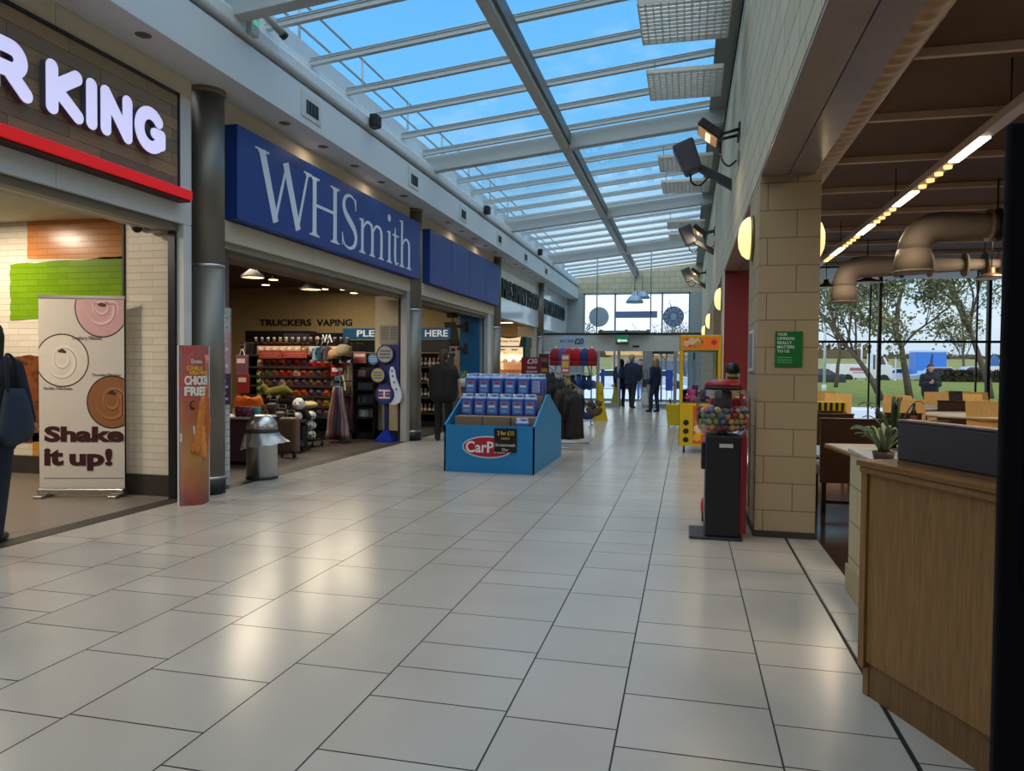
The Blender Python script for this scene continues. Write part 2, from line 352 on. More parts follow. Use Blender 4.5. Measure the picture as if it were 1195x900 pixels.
mb = MB().box(-2.17, -2.03, -8, 31, zr(-2.1)-.31, zr(-2.1)-.15); mb.build('purlin', ROOFG, RF, True, bevel=.006)
MB().box(-2.025, -1.99, -8, 31, zr(-2)-.25, zr(-2)-.06).build('purlin_channel', M((96, 100, 100), .5), RF, True)
mb = MB(); slopebox(mb, -4.85, -2.1, -8, 31, 0, .012); mb.build('roof_pane', GLASSR, RF, True)
mb = MB(); slopebox(mb, -2.1, .6, -8, 31, 0, .012); mb.build('roof_pane', GLASSR, RF, True)
mb = MB(); slopebox(mb, .30, .56, -8, 31, -.09, -.03); mb.build('wall_flashing', M((132, 138, 138), .5), RF, True)
mb = MB().box(-5.3, -5.1, -8, 31, 5.0, 5.75); pr = sgroup('wall_parapet', 'low parapet outside beyond the roof glass', 'wall'); mb.build('parapet', M((176, 180, 184), .8), pr)
for zz in (6.0, 6.35): MB().cyl((-5.2, -8, zz), (-5.2, 31, zz), .02, n=8).build('rail', GREYM, pr)
for i in range(12): MB().cyl((-5.2, 1.2+2*i, 5.7), (-5.2, 1.2+2*i, 6.35), .02, n=8).build('rail_post', GREYM, pr)

# ------------------------------------------------------------------ left side: fascia, wall heads, shop shells
WL = sgroup('wall_left', 'white boxed fascia running above the shop fronts', 'wall', (-5, 0, 4.2))
MB().box(-5.05, -4.5, -8, 31, 4.26, 4.72).build('fascia_board', M((205, 212, 216), .55, var=.03), WL, True, bevel=.006)
MB().box(-5.05, -4.55, -8, 31, 4.72, 4.80).build('fascia_groove', M((150, 155, 158), .6), WL, True)
MB().box(-4.75, -4.46, -8, 31, 4.78, 4.95).build('gutter_lip', M((205, 212, 216), .45, var=.03), WL, True, bevel=.03)
MB().box(-5.1, -4.6, -8, 31, 4.9, 5.12).build('eaves', M((205, 212, 216), .6), WL, True)
for y0, y1, mm in ((-8, 6.62, M((200, 196, 186), .6)), (7.08, 12.72, CREAM), (13.08, 18.72, CREAM), (19.08, 24.72, M((190, 192, 190), .6)), (25.08, 31, M((190, 192, 190), .6))):
    MB().box(-5.2, -4.955, y0, y1, 2.8, 4.27).build('wall_head', mm, WL, True)
MB().box(-5.3, -5.2, -8, 31, 2.75, 4.27).build('wall_head', CREAM, WL, True)
# burger shop front panelling (white sheets with open joints)
BP = sgroup('trim_burger', 'white panelled surround of the burger shop front', 'trim', (-4.97, 5, 2.75))
for a, b in ((-3, -.6), (-.6, 1.9), (1.9, 4.945), (4.955, 6.6)):
    MB().box(-5.0, -4.95, a, b, 2.79, 3.06).build('panel', WHITE, BP, True, bevel=.003)
    MB().box(-5.0, -4.95, a, b, 4.06, 4.255).build('panel', CREAM, BP, True, bevel=.003)
MB().box(-5.0, -4.95, 6.41, 6.6, 3.06, 4.06).build('panel', WHITE, BP, True)
MB().box(-5.0, -4.965, -3, 6.41, 3.06, 4.06).build('backing', WHITE, BP, True)
MB().box(-5.04, -4.955, 6.5, 6.62, 0, 2.79).build('jamb_cover', WHITE, BP, True, bevel=.004)
MB().box(-5.12, -5.04, 6.47, 6.6, 0, 2.79).build('shutter_guide', M((62, 64, 68), .35, .8), BP, True)
MB().box(-5.6, -5.0, -3, 6.6, 2.80, 2.86).build('lintel_soffit', M((176, 170, 160), .6), BP, True)
MB().box(-5.13, -5.02, -3, 6.6, 2.72, 2.80).build('shutter_slot', M((128, 122, 112), .5), BP, True)
tilew = brick_mat('shop_tile', .30, .075, .003, (226, 218, 204), (214, 206, 190), (196, 187, 172), .35, .8)
def flat_tile(name, c1, c2, cm): return brick_mat(name, .30, .075, .0035, c1, c2, cm, .25, .8)
BW = sgroup('wall_burger', 'cream brick-tiled inner wall of the burger shop with painted colour patches', 'wall', (-5.7, 6.6, 0))
MB().box(-5.74, -5.12, 6.6, 7.1, .22, 3.2).build('tiled_pier', tilew, BW, True)
MB().box(-5.745, -5.115, 6.59, 7.1, 0, .22).build('skirting', M((56, 50, 46), .5), BW, True)
MB().box(-5.76, -5.735, 6.58, 7.5, 0, 3.2).build('corner_bead', M((46, 40, 36), .5), BW, True)
MB().box(-13, -5.74, 7.52, 7.6, .22, 3.3).build('tiled_wall', tilew, BW, True)
MB().box(-13, -5.74, 7.51, 7.6, 0, .22).build('skirting', M((56, 50, 46), .5), BW, True)
def patch(name, mat, px, jit=.012):
    q = [atY(x, y, 7.515) for x, y in px]; rj = random.Random(len(name)); pts = []
    for i in range(len(q)):
        a, b2 = q[i], q[(i+1) % len(q)]
        for k in range(14): t = k/14; pts.append((a.x+(b2.x-a.x)*t+rj.uniform(-jit, jit), a.z+(b2.z-a.z)*t+rj.uniform(-jit, jit)))
    MB().prism(pts, FRF(7.519), 0, .006).build(name, mat, BW, True)
patch('orange_patch', flat_tile('tile_orange', (214, 146, 84), (200, 128, 66), (186, 120, 66)), [(32, 302), (152, 302), (152, 240), (32, 240)], .004)
patch('green_patch', flat_tile('tile_green', (122, 162, 28), (110, 150, 22), (104, 142, 26)), [(12, 374), (152, 364), (152, 298), (12, 309)])
mm, nt, b = new_mat('tile_brown'); b.inputs['Roughness'].default_value = .3
g = N(nt, 'ShaderNodeNewGeometry'); vo = N(nt, 'ShaderNodeTexVoronoi', Scale=14.0); nt.links.new(g.outputs['Position'], vo.inputs['Vector'])
cr = N(nt, 'ShaderNodeValToRGB'); cr.color_ramp.elements[0].color = lin((52, 26, 14)); cr.color_ramp.elements[1].color = lin((128, 74, 40)); cr.color_ramp.elements[1].position = .6
nt.links.new(vo.outputs['Distance'], cr.inputs[0]); nt.links.new(cr.outputs[0], b.inputs['Base Color'])
patch('brown_patch', mm, [(-60, 515), (60, 515), (60, 415), (-60, 415)], .02)
patch('gold_patch', flat_tile('tile_gold', (204, 150, 74), (190, 136, 60), (170, 120, 56)), [(38, 553), (70, 553), (70, 505), (38, 505)], .003)
c = sgroup('ceiling_burger', 'white ceiling of the burger shop', 'ceiling'); MB().box(-13, -5.1, -8, 7.6, 3.12, 3.2).build('board', M((206, 202, 196), .8), c)
c = sgroup('wall_burger_far', 'far cream wall of the burger shop', 'wall'); MB().box(-13.1, -13, -8, 7.6, 0, 3.2).build('board', M((190, 176, 152), .8), c)
# bookshop shell
BS = sgroup('wall_bookshop', 'cream painted rear and side walls of the bookshop', 'wall', (-9, 18.8, 0))
MB().box(-14, -5.1, 18.7, 18.8, 0, 3.6).build('rear_wall', M((206, 184, 140), .8), BS, True)
MB().box(-14.1, -14, 7.6, 18.8, 0, 3.6).build('side_wall', M((176, 156, 122), .8), BS, True)
MB().box(-14, -5.7, 7.61, 7.66, 0, 3.6).build('party_wall', M((120, 92, 88), .8), BS, True)
MB().box(-14, -5.0, 7.0, 18.8, 3.55, 3.62).build('ceiling_board', M((92, 78, 64), .9), BS, True)
tilej = brick_mat('jamb_tile', .16, .08, .004, (196, 200, 204), (186, 190, 194), (120, 124, 128), .4, .6)
JB = sgroup('wall_bookshop_jamb', 'narrow white tiled jamb at the left end of the bookshop front', 'wall', (-5.05, 7.1, 0))
MB().box(-5.12, -5.06, 7.0, 7.42, 0, 1.05).build('jamb', tilej, JB, True); MB().box(-5.14, -5.07, 7.0, 7.42, 1.05, 2.72).build('jamb', M((104, 78, 84), .7), JB, True)
for y0, y1, yn in ((7.08, 12.7, ''), (13.1, 18.7, '')):
    T = sgroup('trim_shutter', 'cream roller shutter housing above the bookshop opening', 'trim', (-5, y0, 2.6))
    MB().box(-5.0, -4.93, y0+.03, (y0+y1)/2-.8, 2.73, 2.96).build('panel', CREAM, T, True, bevel=.004); MB().box(-5.0, -4.93, (y0+y1)/2-.79, y1, 2.73, 2.96).build('panel', CREAM, T, True, bevel=.004)
    MB().box(-5.1, -4.98, y0, y1, 2.66, 2.74).build('shutter_slot', M((150, 142, 128), .5), T, True); MB().box(-5.16, -5.06, y0, y1, 2.6, 2.68).build('slat', M((120, 112, 98), .5), T, True)
    MB().box(-5.7, -5.1, y0, y1, 2.66, 2.7).build('soffit', M((120, 108, 92), .7), T, True)
for ya in (12.95, 18.3):
    T = sgroup('wall_pier', 'cream shop pier with a dark skirting beside a shutter guide', 'wall', (-5.5, ya, 0))
    xl = atY(437.5, 450, 12.95).x if ya < 14 else -5.75
    MB().box(xl, -5.12, ya, ya+.35, .16, 2.72).build('pier', M((198, 186, 160), .7, var=.05) if ya < 14 else M((196, 194, 188), .6), T, True)
    MB().box(xl-.01, -5.11, ya-.012, ya+.35, 0, .16).build('skirting', DARK, T, True)
    yg = ya-.24 if ya < 14 else ya+.40
    MB().box(-5.12, -5.06, yg-.12, yg, 0, 2.66).build('dark_guide', M((40, 38, 38), .5), T, True)
    MB().box(-5.06, -4.94, yg-.15, yg+.01, 0, 2.8).build('shutter_guide', M((176, 178, 178), .4, .3), T, True, bevel=.004)
    if ya > 14: MB().box(-5.06, -4.96, yg-.5, yg-.15, 0, 2.73).build('cladding', M((196, 200, 204), .4), T, True)
# food shop shell
FS = sgroup('wall_foodshop', 'beige inner walls of the food shop', 'wall', (-9, 25, 0))
MB().box(-14, -5.2, 24.9, 25.0, 0, 3.0).build('side_wall', M((170, 156, 134), .8), FS, True); MB().box(-14.1, -14, 18.8, 25, 0, 3.0).build('rear_wall', M((170, 150, 124), .8), FS, True)
MB().box(-14, -5.2, 18.9, 25, 2.92, 3.0).build('ceiling_board', M((150, 132, 112), .8), FS, True)
MB().box(-5.6, -5.0, 24.4, 26, 0, 2.75).build('end_pier', M((176, 178, 176), .6), FS, True); MB().box(-5.6, -5.0, 26, 31, 0, 4.3).build('lobby_wall', M((188, 192, 192), .7), FS, True)
# steel columns
for i, cy in enumerate((6.9, 12.9, 18.9, 24.9)):
    lb = ['brushed steel column between the burger sign and the blue bookshop sign', 'brushed steel column between the two blue signs', 'brushed steel column between the plain blue sign and the first food shop sign', 'brushed steel column between the two glossy food shop signs'][i]
    T = thing('steel_column', lb, 'column', (-4.98, cy, 0), 0, 'steel columns along the shop fronts')
    MB().cyl((0, 0, .16), (0, 0, 2.4), .18, n=32).build('shaft', STEEL, T); MB().cyl((0, 0, 2.43), (0, 0, 4.24), .18, n=32).build('shaft', STEEL, T)
    MB().cyl((0, 0, 2.4), (0, 0, 2.43), .184, n=32).build('joint_ring', STEELB, T); MB().cyl((0, 0, .16), (0, 0, .19), .187, n=32).build('joint_ring', STEELB, T)
    MB().cyl((0, 0, 0), (0, 0, .16), .188, n=32).build('plinth', DARK, T)
    MB().lathe([(.18, 4.21), (.2, 4.23), (.2, 4.26)], n=32).build('collar', M((120, 100, 80), .5), T)

# ------------------------------------------------------------------ right side: block wall, pillars, soffit
BLOCK = brick_mat('block_wall', .45, .2225, .0045, (176, 157, 124), (170, 151, 117), (124, 110, 86), .85, .3, shift=(.05, 0))
BLOCKW = brick_mat('block_wall_upper', .45, .2225, .007, (208, 198, 170), (200, 188, 158), (136, 128, 110), .85, .35, shift=(.05, 0))
WR = sgroup('wall_right', 'pale blockwork wall above the cafe openings', 'wall', (.8, 0, 0))
MB().box(.56, .96, -8, 31, 2.98, 6.1).build('upper_wall', BLOCKW, WR, True)
MB().box(.56, 1.0, 17.0, 31, 0, 2.98).build('lower_wall', BLOCK, WR, True)
MB().box(.565, .775, -8, 12.4, 2.955, 2.98).build('soffit_panel', M((150, 134, 122), .35), WR, True); MB().box(.782, .975, -8, 12.4, 2.95, 2.98).build('soffit_panel', M((160, 150, 150), .22, .3), WR, True)
MB().box(.565, 1.03, 13.3, 17, 2.955, 2.98).build('soffit_panel', M((120, 108, 100), .4), WR, True)
P = sgroup('wall_pillar', 'cream painted blockwork pillar with the green poster', 'wall', (.8, 6.35, 0)); MB().box(.56, 1.03, 6.35, 7.3, .05, 2.955).build('blockwork', BLOCK, P, True, bevel=.004)
MB().box(.55, 1.04, 6.34, 7.31, 0, .05).build('baseboard', M((60, 54, 46), .7), P, True)
P = sgroup('wall_pillar', 'blockwork pillar with a dark red painted front', 'wall', (.8, 12.4, 0)); MB().box(.56, 1.03, 12.42, 13.3, 0, 2.955).build('blockwork', BLOCK, P, True)
MB().box(.575, 1.03, 12.38, 12.42, 0, 2.955).build('red_panel', M((122, 26, 34), .6), P, True); MB().box(.545, .575, 12.37, 12.46, 0, 2.955).build('corner_trim', WHITE, P, True)
MB().box(-13, 13, -8.2, -8, 0, 7).build('wall_back', M((170, 160, 140), .8)); struct(bpy.data.objects['wall_back'])
# cafe ceiling and far walls
CC = sgroup('ceiling_cafe', 'dark brown ribbed cafe ceiling', 'ceiling', (5, 5, 3.5))
MB().box(1.0, 13, -8, 17.05, 3.62, 3.72).build('deck', M((112, 90, 72), .8), CC, True)
for i in range(18): MB().box(1.0, 13, -6.65+1.37*i, -6.60+1.37*i, 3.555, 3.62).build('ceiling_rib', M((236, 214, 190), .6), CC, True, bevel=.004)
MB().box(13, 13.1, -8, 17.05, 0, 3.7).build('wall_cafe', M((150, 120, 90), .8)); struct(bpy.data.objects['wall_cafe'])
W2 = sgroup('window_2', 'full height dark framed cafe window wall', 'window', (5, 17, 0))
ALU = M((34, 40, 42), .4, .6)
for i in range(6):
    x = 1.9+2.06*i; MB().box(x-.03, x+.03, 16.95, 17.07, 0, 3.62).build('mullion', ALU, W2, True)
    MB().box(x-.16, x-.13, 17.2, 17.24, 0, 3.62).build('glass_fin', ALU, W2, True)
for z in (.05, 1.98, 3.58): MB().box(1.0, 13, 16.97, 17.05, z-.025, z+.025).build('transom', ALU, W2, True)
MB().box(1.0, 13, 17.0, 17.012, .05, 3.6).build('pane', GLASS, W2, True)
CP = sgroup('roof_canopy', 'grey corrugated canopy outside the cafe window', 'roof', (5, 18, 3.5))
mb = MB(); rings = []
for i in range(121):
    x = 1.0+.1*i; z = 3.56+(.035 if i % 2 else 0); rings.append([(x, 17.1, z), (x, 19.6, z), (x, 19.6, z+.03), (x, 17.1, z+.03)])
mb.loft(rings, True, False).build('sheet', M((140, 142, 146), .5, .3), CP, True)

# ------------------------------------------------------------------ far end: lobby screen (Y = 26) and outer window wall (Y = 31)
E1 = sgroup('wall_end', 'pale blockwork end wall above the lobby window', 'wall', (-2, 31, 0))
MB().hexa([(-5.6, 31, 4.5), (.56, 31, 4.5), (.56, 31.3, 4.5), (-5.6, 31.3, 4.5)], [(-5.6, 31, zr(-5.6)-.02), (.56, 31, zr(.56)-.02), (.56, 31.3, zr(.56)-.02), (-5.6, 31.3, zr(-5.6)-.02)]).build('upper_wall', BLOCKW, E1, True); MB().box(-5.6, -4.28, 31, 31.3, 0, 4.5).build('side_wall', M((176, 182, 184), .7), E1, True); MB().box(.1, 1.0, 31, 31.3, 0, 4.5).build('side_wall', M((176, 182, 184), .7), E1, True)
W1 = sgroup('window_1', 'tall lobby window with grey mullions at the far end', 'window', (-2, 31, 0))
FRM = M((150, 160, 168), .4, .2)
for x in (-4.25, -2.95, -1.02, .07): MB().box(x-.035, x+.035, 31.0, 31.12, 0, 4.5).build('mullion', FRM, W1, True)
for z in (.04, 2.45, 2.72, 4.47): MB().box(-4.28, .1, 31.0, 31.12, z-.04, z+.04).build('transom', FRM, W1, True)
MB().box(-4.28, .1, 31.05, 31.06, 0, 4.5).build('pane', GLASS, W1, True)
D1 = sgroup('door_1', 'glazed lobby screen with automatic sliding doors', 'door', (-2, 26, 0))
def ex(x, y=430, Y=26.0): return atY(x, y, Y).x
def ez(y, x=730, Y=26.0): return atY(x, y, Y).z
MB().box(-5.0, .56, 25.93, 26.1, ez(410), ez(391)).build('header', M((196, 202, 206), .4, .1), D1, True, bevel=.006)
MB().box(-5.0, .56, 25.90, 26.12, ez(391), ez(388.6)).build('top_rail', M((60, 70, 78), .4, .5), D1, True)
for x0, x1 in ((696, 699.5), (720.5, 723.5), (750, 753), (753.5, 761.5), (786, 790), (672, 675), (809, 812)): MB().box(ex(x0), ex(x1), 25.94, 26.07, 0, ez(410)).build('door_post', FRM, D1, True)
for x0, x1 in ((699.5, 720.5), (753.5, 812), (640, 697)): MB().box(ex(x0), ex(x1), 25.96, 26.05, 0, .14).build('bottom_rail', FRM, D1, True)
MB().box(ex(761), ex(786), 25.95, 26.06, ez(413), ez(408.5)).build('dark_head', M((30, 60, 74), .4), D1, True); MB().box(ex(760), ex(762.5), 25.95, 26.06, 0, ez(408.5)).build('dark_post', M((30, 60, 74), .4), D1, True)
for x0, x1 in ((640, 696), (699.5, 720.5), (762.5, 786), (790, 811)): MB().box(ex(x0), ex(x1), 26.0, 26.01, .14, ez(410)).build('pane', GLASS, D1, True)
MB().box(ex(723.5), ex(738), 26.12, 26.13, .14, ez(410)).build('sliding_pane', GLASS, D1, True)
MB().box(-5.0, .56, 26.0, 26.012, ez(388.6), 4.93).build('upper_pane', GLASS, D1, True)
for x in (696, 758.5): MB().cyl((ex(x), 25.95, ez(391)), (ex(x), 25.95, zr(ex(x))-.1), .022, n=10).build('hanger_rod', M((120, 128, 134), .3, .8), D1, True)
for x0, x1, lb in ((699.5, 705, 0),): MB().box(ex(738), ex(746), 25.9, 25.94, ez(405.5), ez(403.5)).build('sensor', BLACK, D1, True)

# ------------------------------------------------------------------ shop signs
GLOWW = M((225, 225, 250), .5, emit=.62, ecol=(212, 208, 255), var=.02)
S = thing('shop_sign', 'wood clad shop sign with white rounded letters above a red light bar', 'sign', (-4.94, 4.2, 3.1))
MB().box(-4.965, -4.935, -3, 6.39, 3.09, 4.03).build('wood_board', plank_mat('sign_wood', (160, 130, 92), (122, 106, 86), (70, 58, 48), (1, 2), .9, .115, .5), S, True)
MB().box(-4.966, -4.925, 6.385, 6.41, 3.08, 4.06).build('frame', BLACK, S, True); MB().box(-4.966, -4.925, -3, 6.41, 4.03, 4.06).build('frame', BLACK, S, True)
MB().box(-4.965, -4.80, -3, 6.43, 3.0, 3.095).build('light_bar', M((196, 10, 18), .4, emit=.55, var=.02), S, True, bevel=.006)
MB().box(-4.965, -4.82, -3, 6.42, 2.98, 3.0).build('bar_underside', M((60, 16, 18), .6), S, True)
def caps2d(segs, fr, d0, d1, n=14):
    mb = MB()
    for pts, w in segs:
        P = [Vector(p) for p in pts]
        for a, b in zip(P, P[1:]):
            d1 += .0004
            d = (b-a).normalized(); t0 = math.atan2(d.y, d.x); poly = []
            for i in range(n+1): t = t0+PI/2+PI*i/n; poly.append((a.x+w/2*math.cos(t), a.y+w/2*math.sin(t)))
            for i in range(n+1): t = t0-PI/2+PI*i/n; poly.append((b.x+w/2*math.cos(t), b.y+w/2*math.sin(t)))
            mb.prism(poly, fr, d0, d1)
    return mb
def arc(cx, cy, rx, ry, a0, a1, n=14): return [(cx+rx*math.cos(math.radians(a0+(a1-a0)*i/n)), cy+ry*math.sin(math.radians(a0+(a1-a0)*i/n))) for i in range(n+1)]
zb, zt, W_ = 3.39, 3.70, .115
LET = {'letter_r': [([(4.33, zb), (4.33, zt), (4.47, zt)], W_), (arc(4.47, zt-.085, .09, .085, 90, -90, 12), W_), ([(4.47, zt-.17), (4.33, zt-.17)], W_), ([(4.45, zt-.17), (4.60, zb)], W_)],
       'letter_k': [([(4.84, zb), (4.84, zt)], W_), ([(5.08, zt), (4.87, 3.55), (5.09, zb)], W_)],
       'letter_i': [([(5.235, zb), (5.235, zt)], W_)],
       'letter_n': [([(5.39, zb), (5.39, zt), (5.64, zb), (5.64, zt)], W_)],
       'letter_g': [(arc(5.93, 3.545, .145, .155, 42, 330, 20), W_), ([(6.07, 3.44), (6.07, 3.53), (5.98, 3.53)], .1)]}
for nm, sg in LET.items():
    L = caps2d(sg, FRL(-4.875), 0, .004).build(nm, GLOWW, S, True)
    caps2d([(p, w-.004) for p, w in sg], FRL(-4.935), 0, .06).build('letter_return', M((96, 94, 110), .5), S, True)
BLUE = M((14, 58, 138), .42, var=.04)
S = thing('shop_sign', 'blue box sign with white serif letters over the bookshop front', 'sign', (-4.9, 10, 2.97))
MB().box(-5.0, -4.8, 7.18, 12.82, 2.97, 4.0).build('box', BLUE, S, True, bevel=.006)
R = lambda pts: (pts)
fr = FRL(-4.8); zc0, zc1 = 3.08, 3.85; xh = 3.575
def serif(mb, y, z, hw, up=1): mb.ribbon([(y-hw, z, .022), (y+hw, z, .022)], fr, 0, .0052); mb.ribbon([(y-hw*.55, z+.018*up, .03), (y+hw*.55, z+.018*up, .03)], fr, 0, .0058)
def letters(name, strokes, serifs):
    mb = MB()
    for i, s in enumerate(strokes): mb.ribbon(s, fr, 0, .003+.0006*i)
    for a in serifs: serif(mb, *a)
    return mb.build(name, M((222, 230, 244), .5, var=.02), S, True)
letters('letter_w', [[(7.66, zc1, .13), (7.95, zc0, .12)], [(7.93, zc0, .05), (8.2, zc1-.02, .045)], [(8.17, zc1-.01, .13), (8.47, zc0, .12)], [(8.45, zc0, .05), (8.71, zc1, .045)]], [(7.66, zc1, .14, -1), (8.71, zc1, .1, -1)])
letters('letter_h', [[(8.89, zc0, .1), (8.89, zc1, .1)], [(9.47, zc0, .1), (9.47, zc1, .1)], [(8.89, 3.49, .04), (9.47, 3.49, .04)]], [(8.89, zc0+.01, .13, 1), (8.89, zc1-.01, .13, -1), (9.47, zc0+.01, .13, 1), (9.47, zc1-.01, .13, -1)])
sp_ = spl([(10.13, 3.70, .03), (10.08, 3.81, .03), (9.93, 3.845, .04), (9.79, 3.79, .06), (9.74, 3.68, .09), (9.80, 3.57, .10), (9.95, 3.47, .11), (10.09, 3.37, .10), (10.14, 3.25, .09), (10.07, 3.13, .06), (9.92, 3.085, .04), (9.77, 3.12, .03), (9.70, 3.24, .03)])
letters('letter_s', [sp_, [(10.13, 3.66, .025), (10.13, 3.83, .02)], [(9.70, 3.10, .02), (9.70, 3.28, .025)]], [])
def arch(y0, y1, w0=.03, w1=.085): return spl([(y0, xh-.12, .03), (y0+(y1-y0)*.35, xh-.01, w0+.01), (y0+(y1-y0)*.75, xh-.005, w0+.02), (y1, xh-.1, w1), (y1, zc0, w1)])
letters('letter_m', [[(10.36, zc0, .085), (10.36, xh+.02, .085)], arch(10.38, 10.72), arch(10.74, 11.07), [(10.26, xh, .03), (10.38, xh+.01, .03)]], [(10.36, zc0+.01, .11, 1), (10.72, zc0+.01, .1, 1), (11.07, zc0+.01, .1, 1)])
mb = letters('letter_i', [[(11.4, zc0, .085), (11.4, xh+.02, .085)], [(11.31, xh, .03), (11.42, xh+.01, .03)]], [(11.4, zc0+.01, .11, 1)])
MB().disc((11.39, 3.81), .058, fr, 0, .004).build('letter_dot', M((222, 230, 244), .5, var=.02), S, True)
letters('letter_t', [spl([(11.64, 3.7, .02), (11.65, 3.5, .08), (11.65, 3.2, .085), (11.69, 3.1, .05), (11.8, 3.13, .02)]), [(11.53, xh-.01, .03), (11.8, xh-.01, .03)]], [])
letters('letter_h', [[(11.95, zc0, .085), (11.95, zc1+.02, .085)], arch(11.97, 12.28), [(11.85, zc1, .03), (11.97, zc1+.01, .03)]], [(11.95, zc0+.01, .11, 1), (12.28, zc0+.01, .11, 1)])
S = thing('shop_sign', 'plain blue box sign without letters past the bookshop sign', 'sign', (-4.9, 16, 2.97)); MB().box(-5.0, -4.8, 13.38, 18.72, 2.97, 4.0).build('box', BLUE, S, True, bevel=.006)
for k in range(3): MB().box(-4.8, -4.797, 14.7+k*1.35, 14.705+k*1.35, 2.98, 3.99).build('seam', M((10, 32, 92), .5), S, True)
GLOSSG = M((206, 214, 216), .12, var=.03, coat=.35)
for (y0, y1, t0, t1, lb) in ((19.15, 24.68, 19.5, 24.5, 'pale glossy sign with dark green food shop letters beside the blue signs'), (25.15, 30.3, 25.35, 30.0, 'pale glossy food shop sign nearest the lobby doors')):
    S = thing('shop_sign', lb, 'sign', (-4.95, y0, 2.75)); MB().box(-5.0, -4.945, y0, y1, 2.72, 4.255).build('gloss_panel', GLOSSG, S, True, bevel=.006)
    text('M&S SIMPLY FOOD', FRL(-4.945), t0, t1, 3.27, 3.80, M((22, 40, 34), .5), S, 0, .05, .012)

# ------------------------------------------------------------------ fascia fittings
def vent(y, lb):
    T = thing('air_grille', lb, 'vent', (-4.5, y, 4.5), 0, 'air grilles in the fascia')
    MB().box(0, .012, -.24, .24, -.15, .15).build('plate', M((196, 200, 202), .5), T, bevel=.004); MB().box(.012, .016, -.13, .17, -.09, .07).build('core', BLACK, T)
    for k in range(4): MB().box(.014, .024, -.12+.08*k, -.085+.08*k, -.085, .065).build('blade', M((62, 62, 60), .5), T)
for y, lb in ((4.72, 'above the burger sign'), (8.24, 'over the W of the blue sign'), (11.7, 'over the end of the lettered blue sign'), (14.5, 'over the start of the plain blue sign'), (17.5, 'over the end of the plain blue sign'), (20.5, 'over the start of the first food shop sign'), (23.6, 'over the end of the first food shop sign')):
    vent(y, 'white air grille in the fascia '+lb)
n_ = ['first', 'second', 'third', 'fourth', 'fifth']
for base, nm in ((8.0, 'lettered blue sign'), (14.16, 'plain blue sign'), (20.2, 'first food shop sign')):
    for k in range(5):
        T = thing('downlight', 'dark downlight, %s of five in the soffit over the %s' % (n_[k], nm), 'downlight', (-4.71, base+.95*k, 4.26), 0, 'soffit downlights')
        MB().lathe([(.03, -.002), (.062, -.006), (.07, 0), (.05, .004)], n=20).build('trim_ring', M((120, 110, 100), .4, .6), T); MB().lathe([(.001, -.001), (.05, -.003), (.052, -.0005)], n=16).build('lamp_recess', BLACK, T)
T = thing('downlight', 'dark recessed downlight in the soffit above the burger sign', 'downlight', (-4.68, 5.61, 4.26), 0, 'soffit downlights')
MB().lathe([(.03, -.002), (.062, -.006), (.07, 0), (.05, .004)], n=20).build('trim_ring', M((120, 110, 100), .4, .6), T); MB().lathe([(.001, -.001), (.05, -.003), (.052, -.0005)], n=16).build('lamp_recess', BLACK, T)
for y, lb in ((9.89, 'black loudspeaker on the fascia edge above the lettered blue sign'), (15.97, 'black loudspeaker on the fascia edge above the plain blue sign'), (22.09, 'black loudspeaker on the fascia edge near the far food shop sign')):
    T = thing('loudspeaker', lb, 'loudspeaker', (-4.40, y, 4.86), 0, 'fascia loudspeakers')
    mb = MB().hexa([(-.05, -.07, -.09), (.06, -.1, -.07), (.06, .1, -.07), (-.05, .07, -.09)], [(-.05, -.07, .11), (.07, -.1, .1), (.07, .1, .1), (-.05, .07, .11)]); mb.build('cabinet', BLACK, T, bevel=.015)
    MB().cyl((-.1, 0, .06), (-.04, 0, .02), .018).build('bracket', DARK, T); MB().box(.064, .072, -.08, .08, -.06, .09).build('grille', M((34, 34, 36), .8), T)
T = thing('security_camera', 'white bullet camera on a bracket at the near end of the gutter', 'camera', (-4.42, 6.95, 4.95))
MB().box(-.04, .02, -.12, .02, -.16, .12).build('bracket_box', M((170, 176, 176), .5), T, bevel=.006); MB().cyl((.02, .05, .14), (.1, .33, .02), .04).build('housing', M((150, 152, 150), .4), T); MB().cyl((.098, .325, .022), (.112, .375, .0), .045).build('lens_hood', BLACK, T)
MB().box(.02, .026, -.1, .0, -.06, .0).build('indicator', M((80, 190, 140), .4, emit=.5), T)
T = thing('dome_camera', 'small dome camera under the burger shop lintel', 'camera', (-5.42, 6.4, 2.80))
MB().lathe([(.001, -.05), (.06, -.05), (.075, -.03), (.08, 0)], n=20).build('housing', M((170, 166, 160), .4), T); MB().ball((0, 0, -.05), .052).build('dome', BLACK, T)
MB().box(-.02, .2, .08, .16, -.08, -.0).build('junction_box', M((190, 186, 178), .5), T, bevel=.01)

# ------------------------------------------------------------------ right wall fittings
GLOBE = M((255, 232, 170), .4, emit=1.15, ecol=(255, 226, 150), var=.02)
def globe(loc, ax, lb):
    T = thing('wall_light', lb, 'wall light', loc, ax, 'round wall lights on the pillars')
    rt = Matrix.Rotation(PI/2, 3, 'Y')
    MB().lathe([(.001, 0), (.2, 0), (.2, .025), (.19, .03)], n=32, ax=rt).build('back_plate', M((150, 126, 80), .4, .7), T)
    MB().lathe([(.19, .02), (.185, .05), (.15, .095), (.09, .12), (.001, .13)], n=32, ax=rt).build('diffuser', GLOBE, T)
globe((.56, 6.95, 2.55), PI, 'glowing round wall light on the near pillar facing the concourse')
globe((1.03, 6.95, 2.52), 0, 'glowing round wall light on the cafe side of the near pillar')
for y, lb in ((12.9, 'glowing round wall light on the pillar with the red front'), (18.85, 'glowing round wall light between the red front pillar and the far end'), (24.0, 'glowing round wall light farthest down the right wall')): globe((.56, y, 2.55), PI, lb)
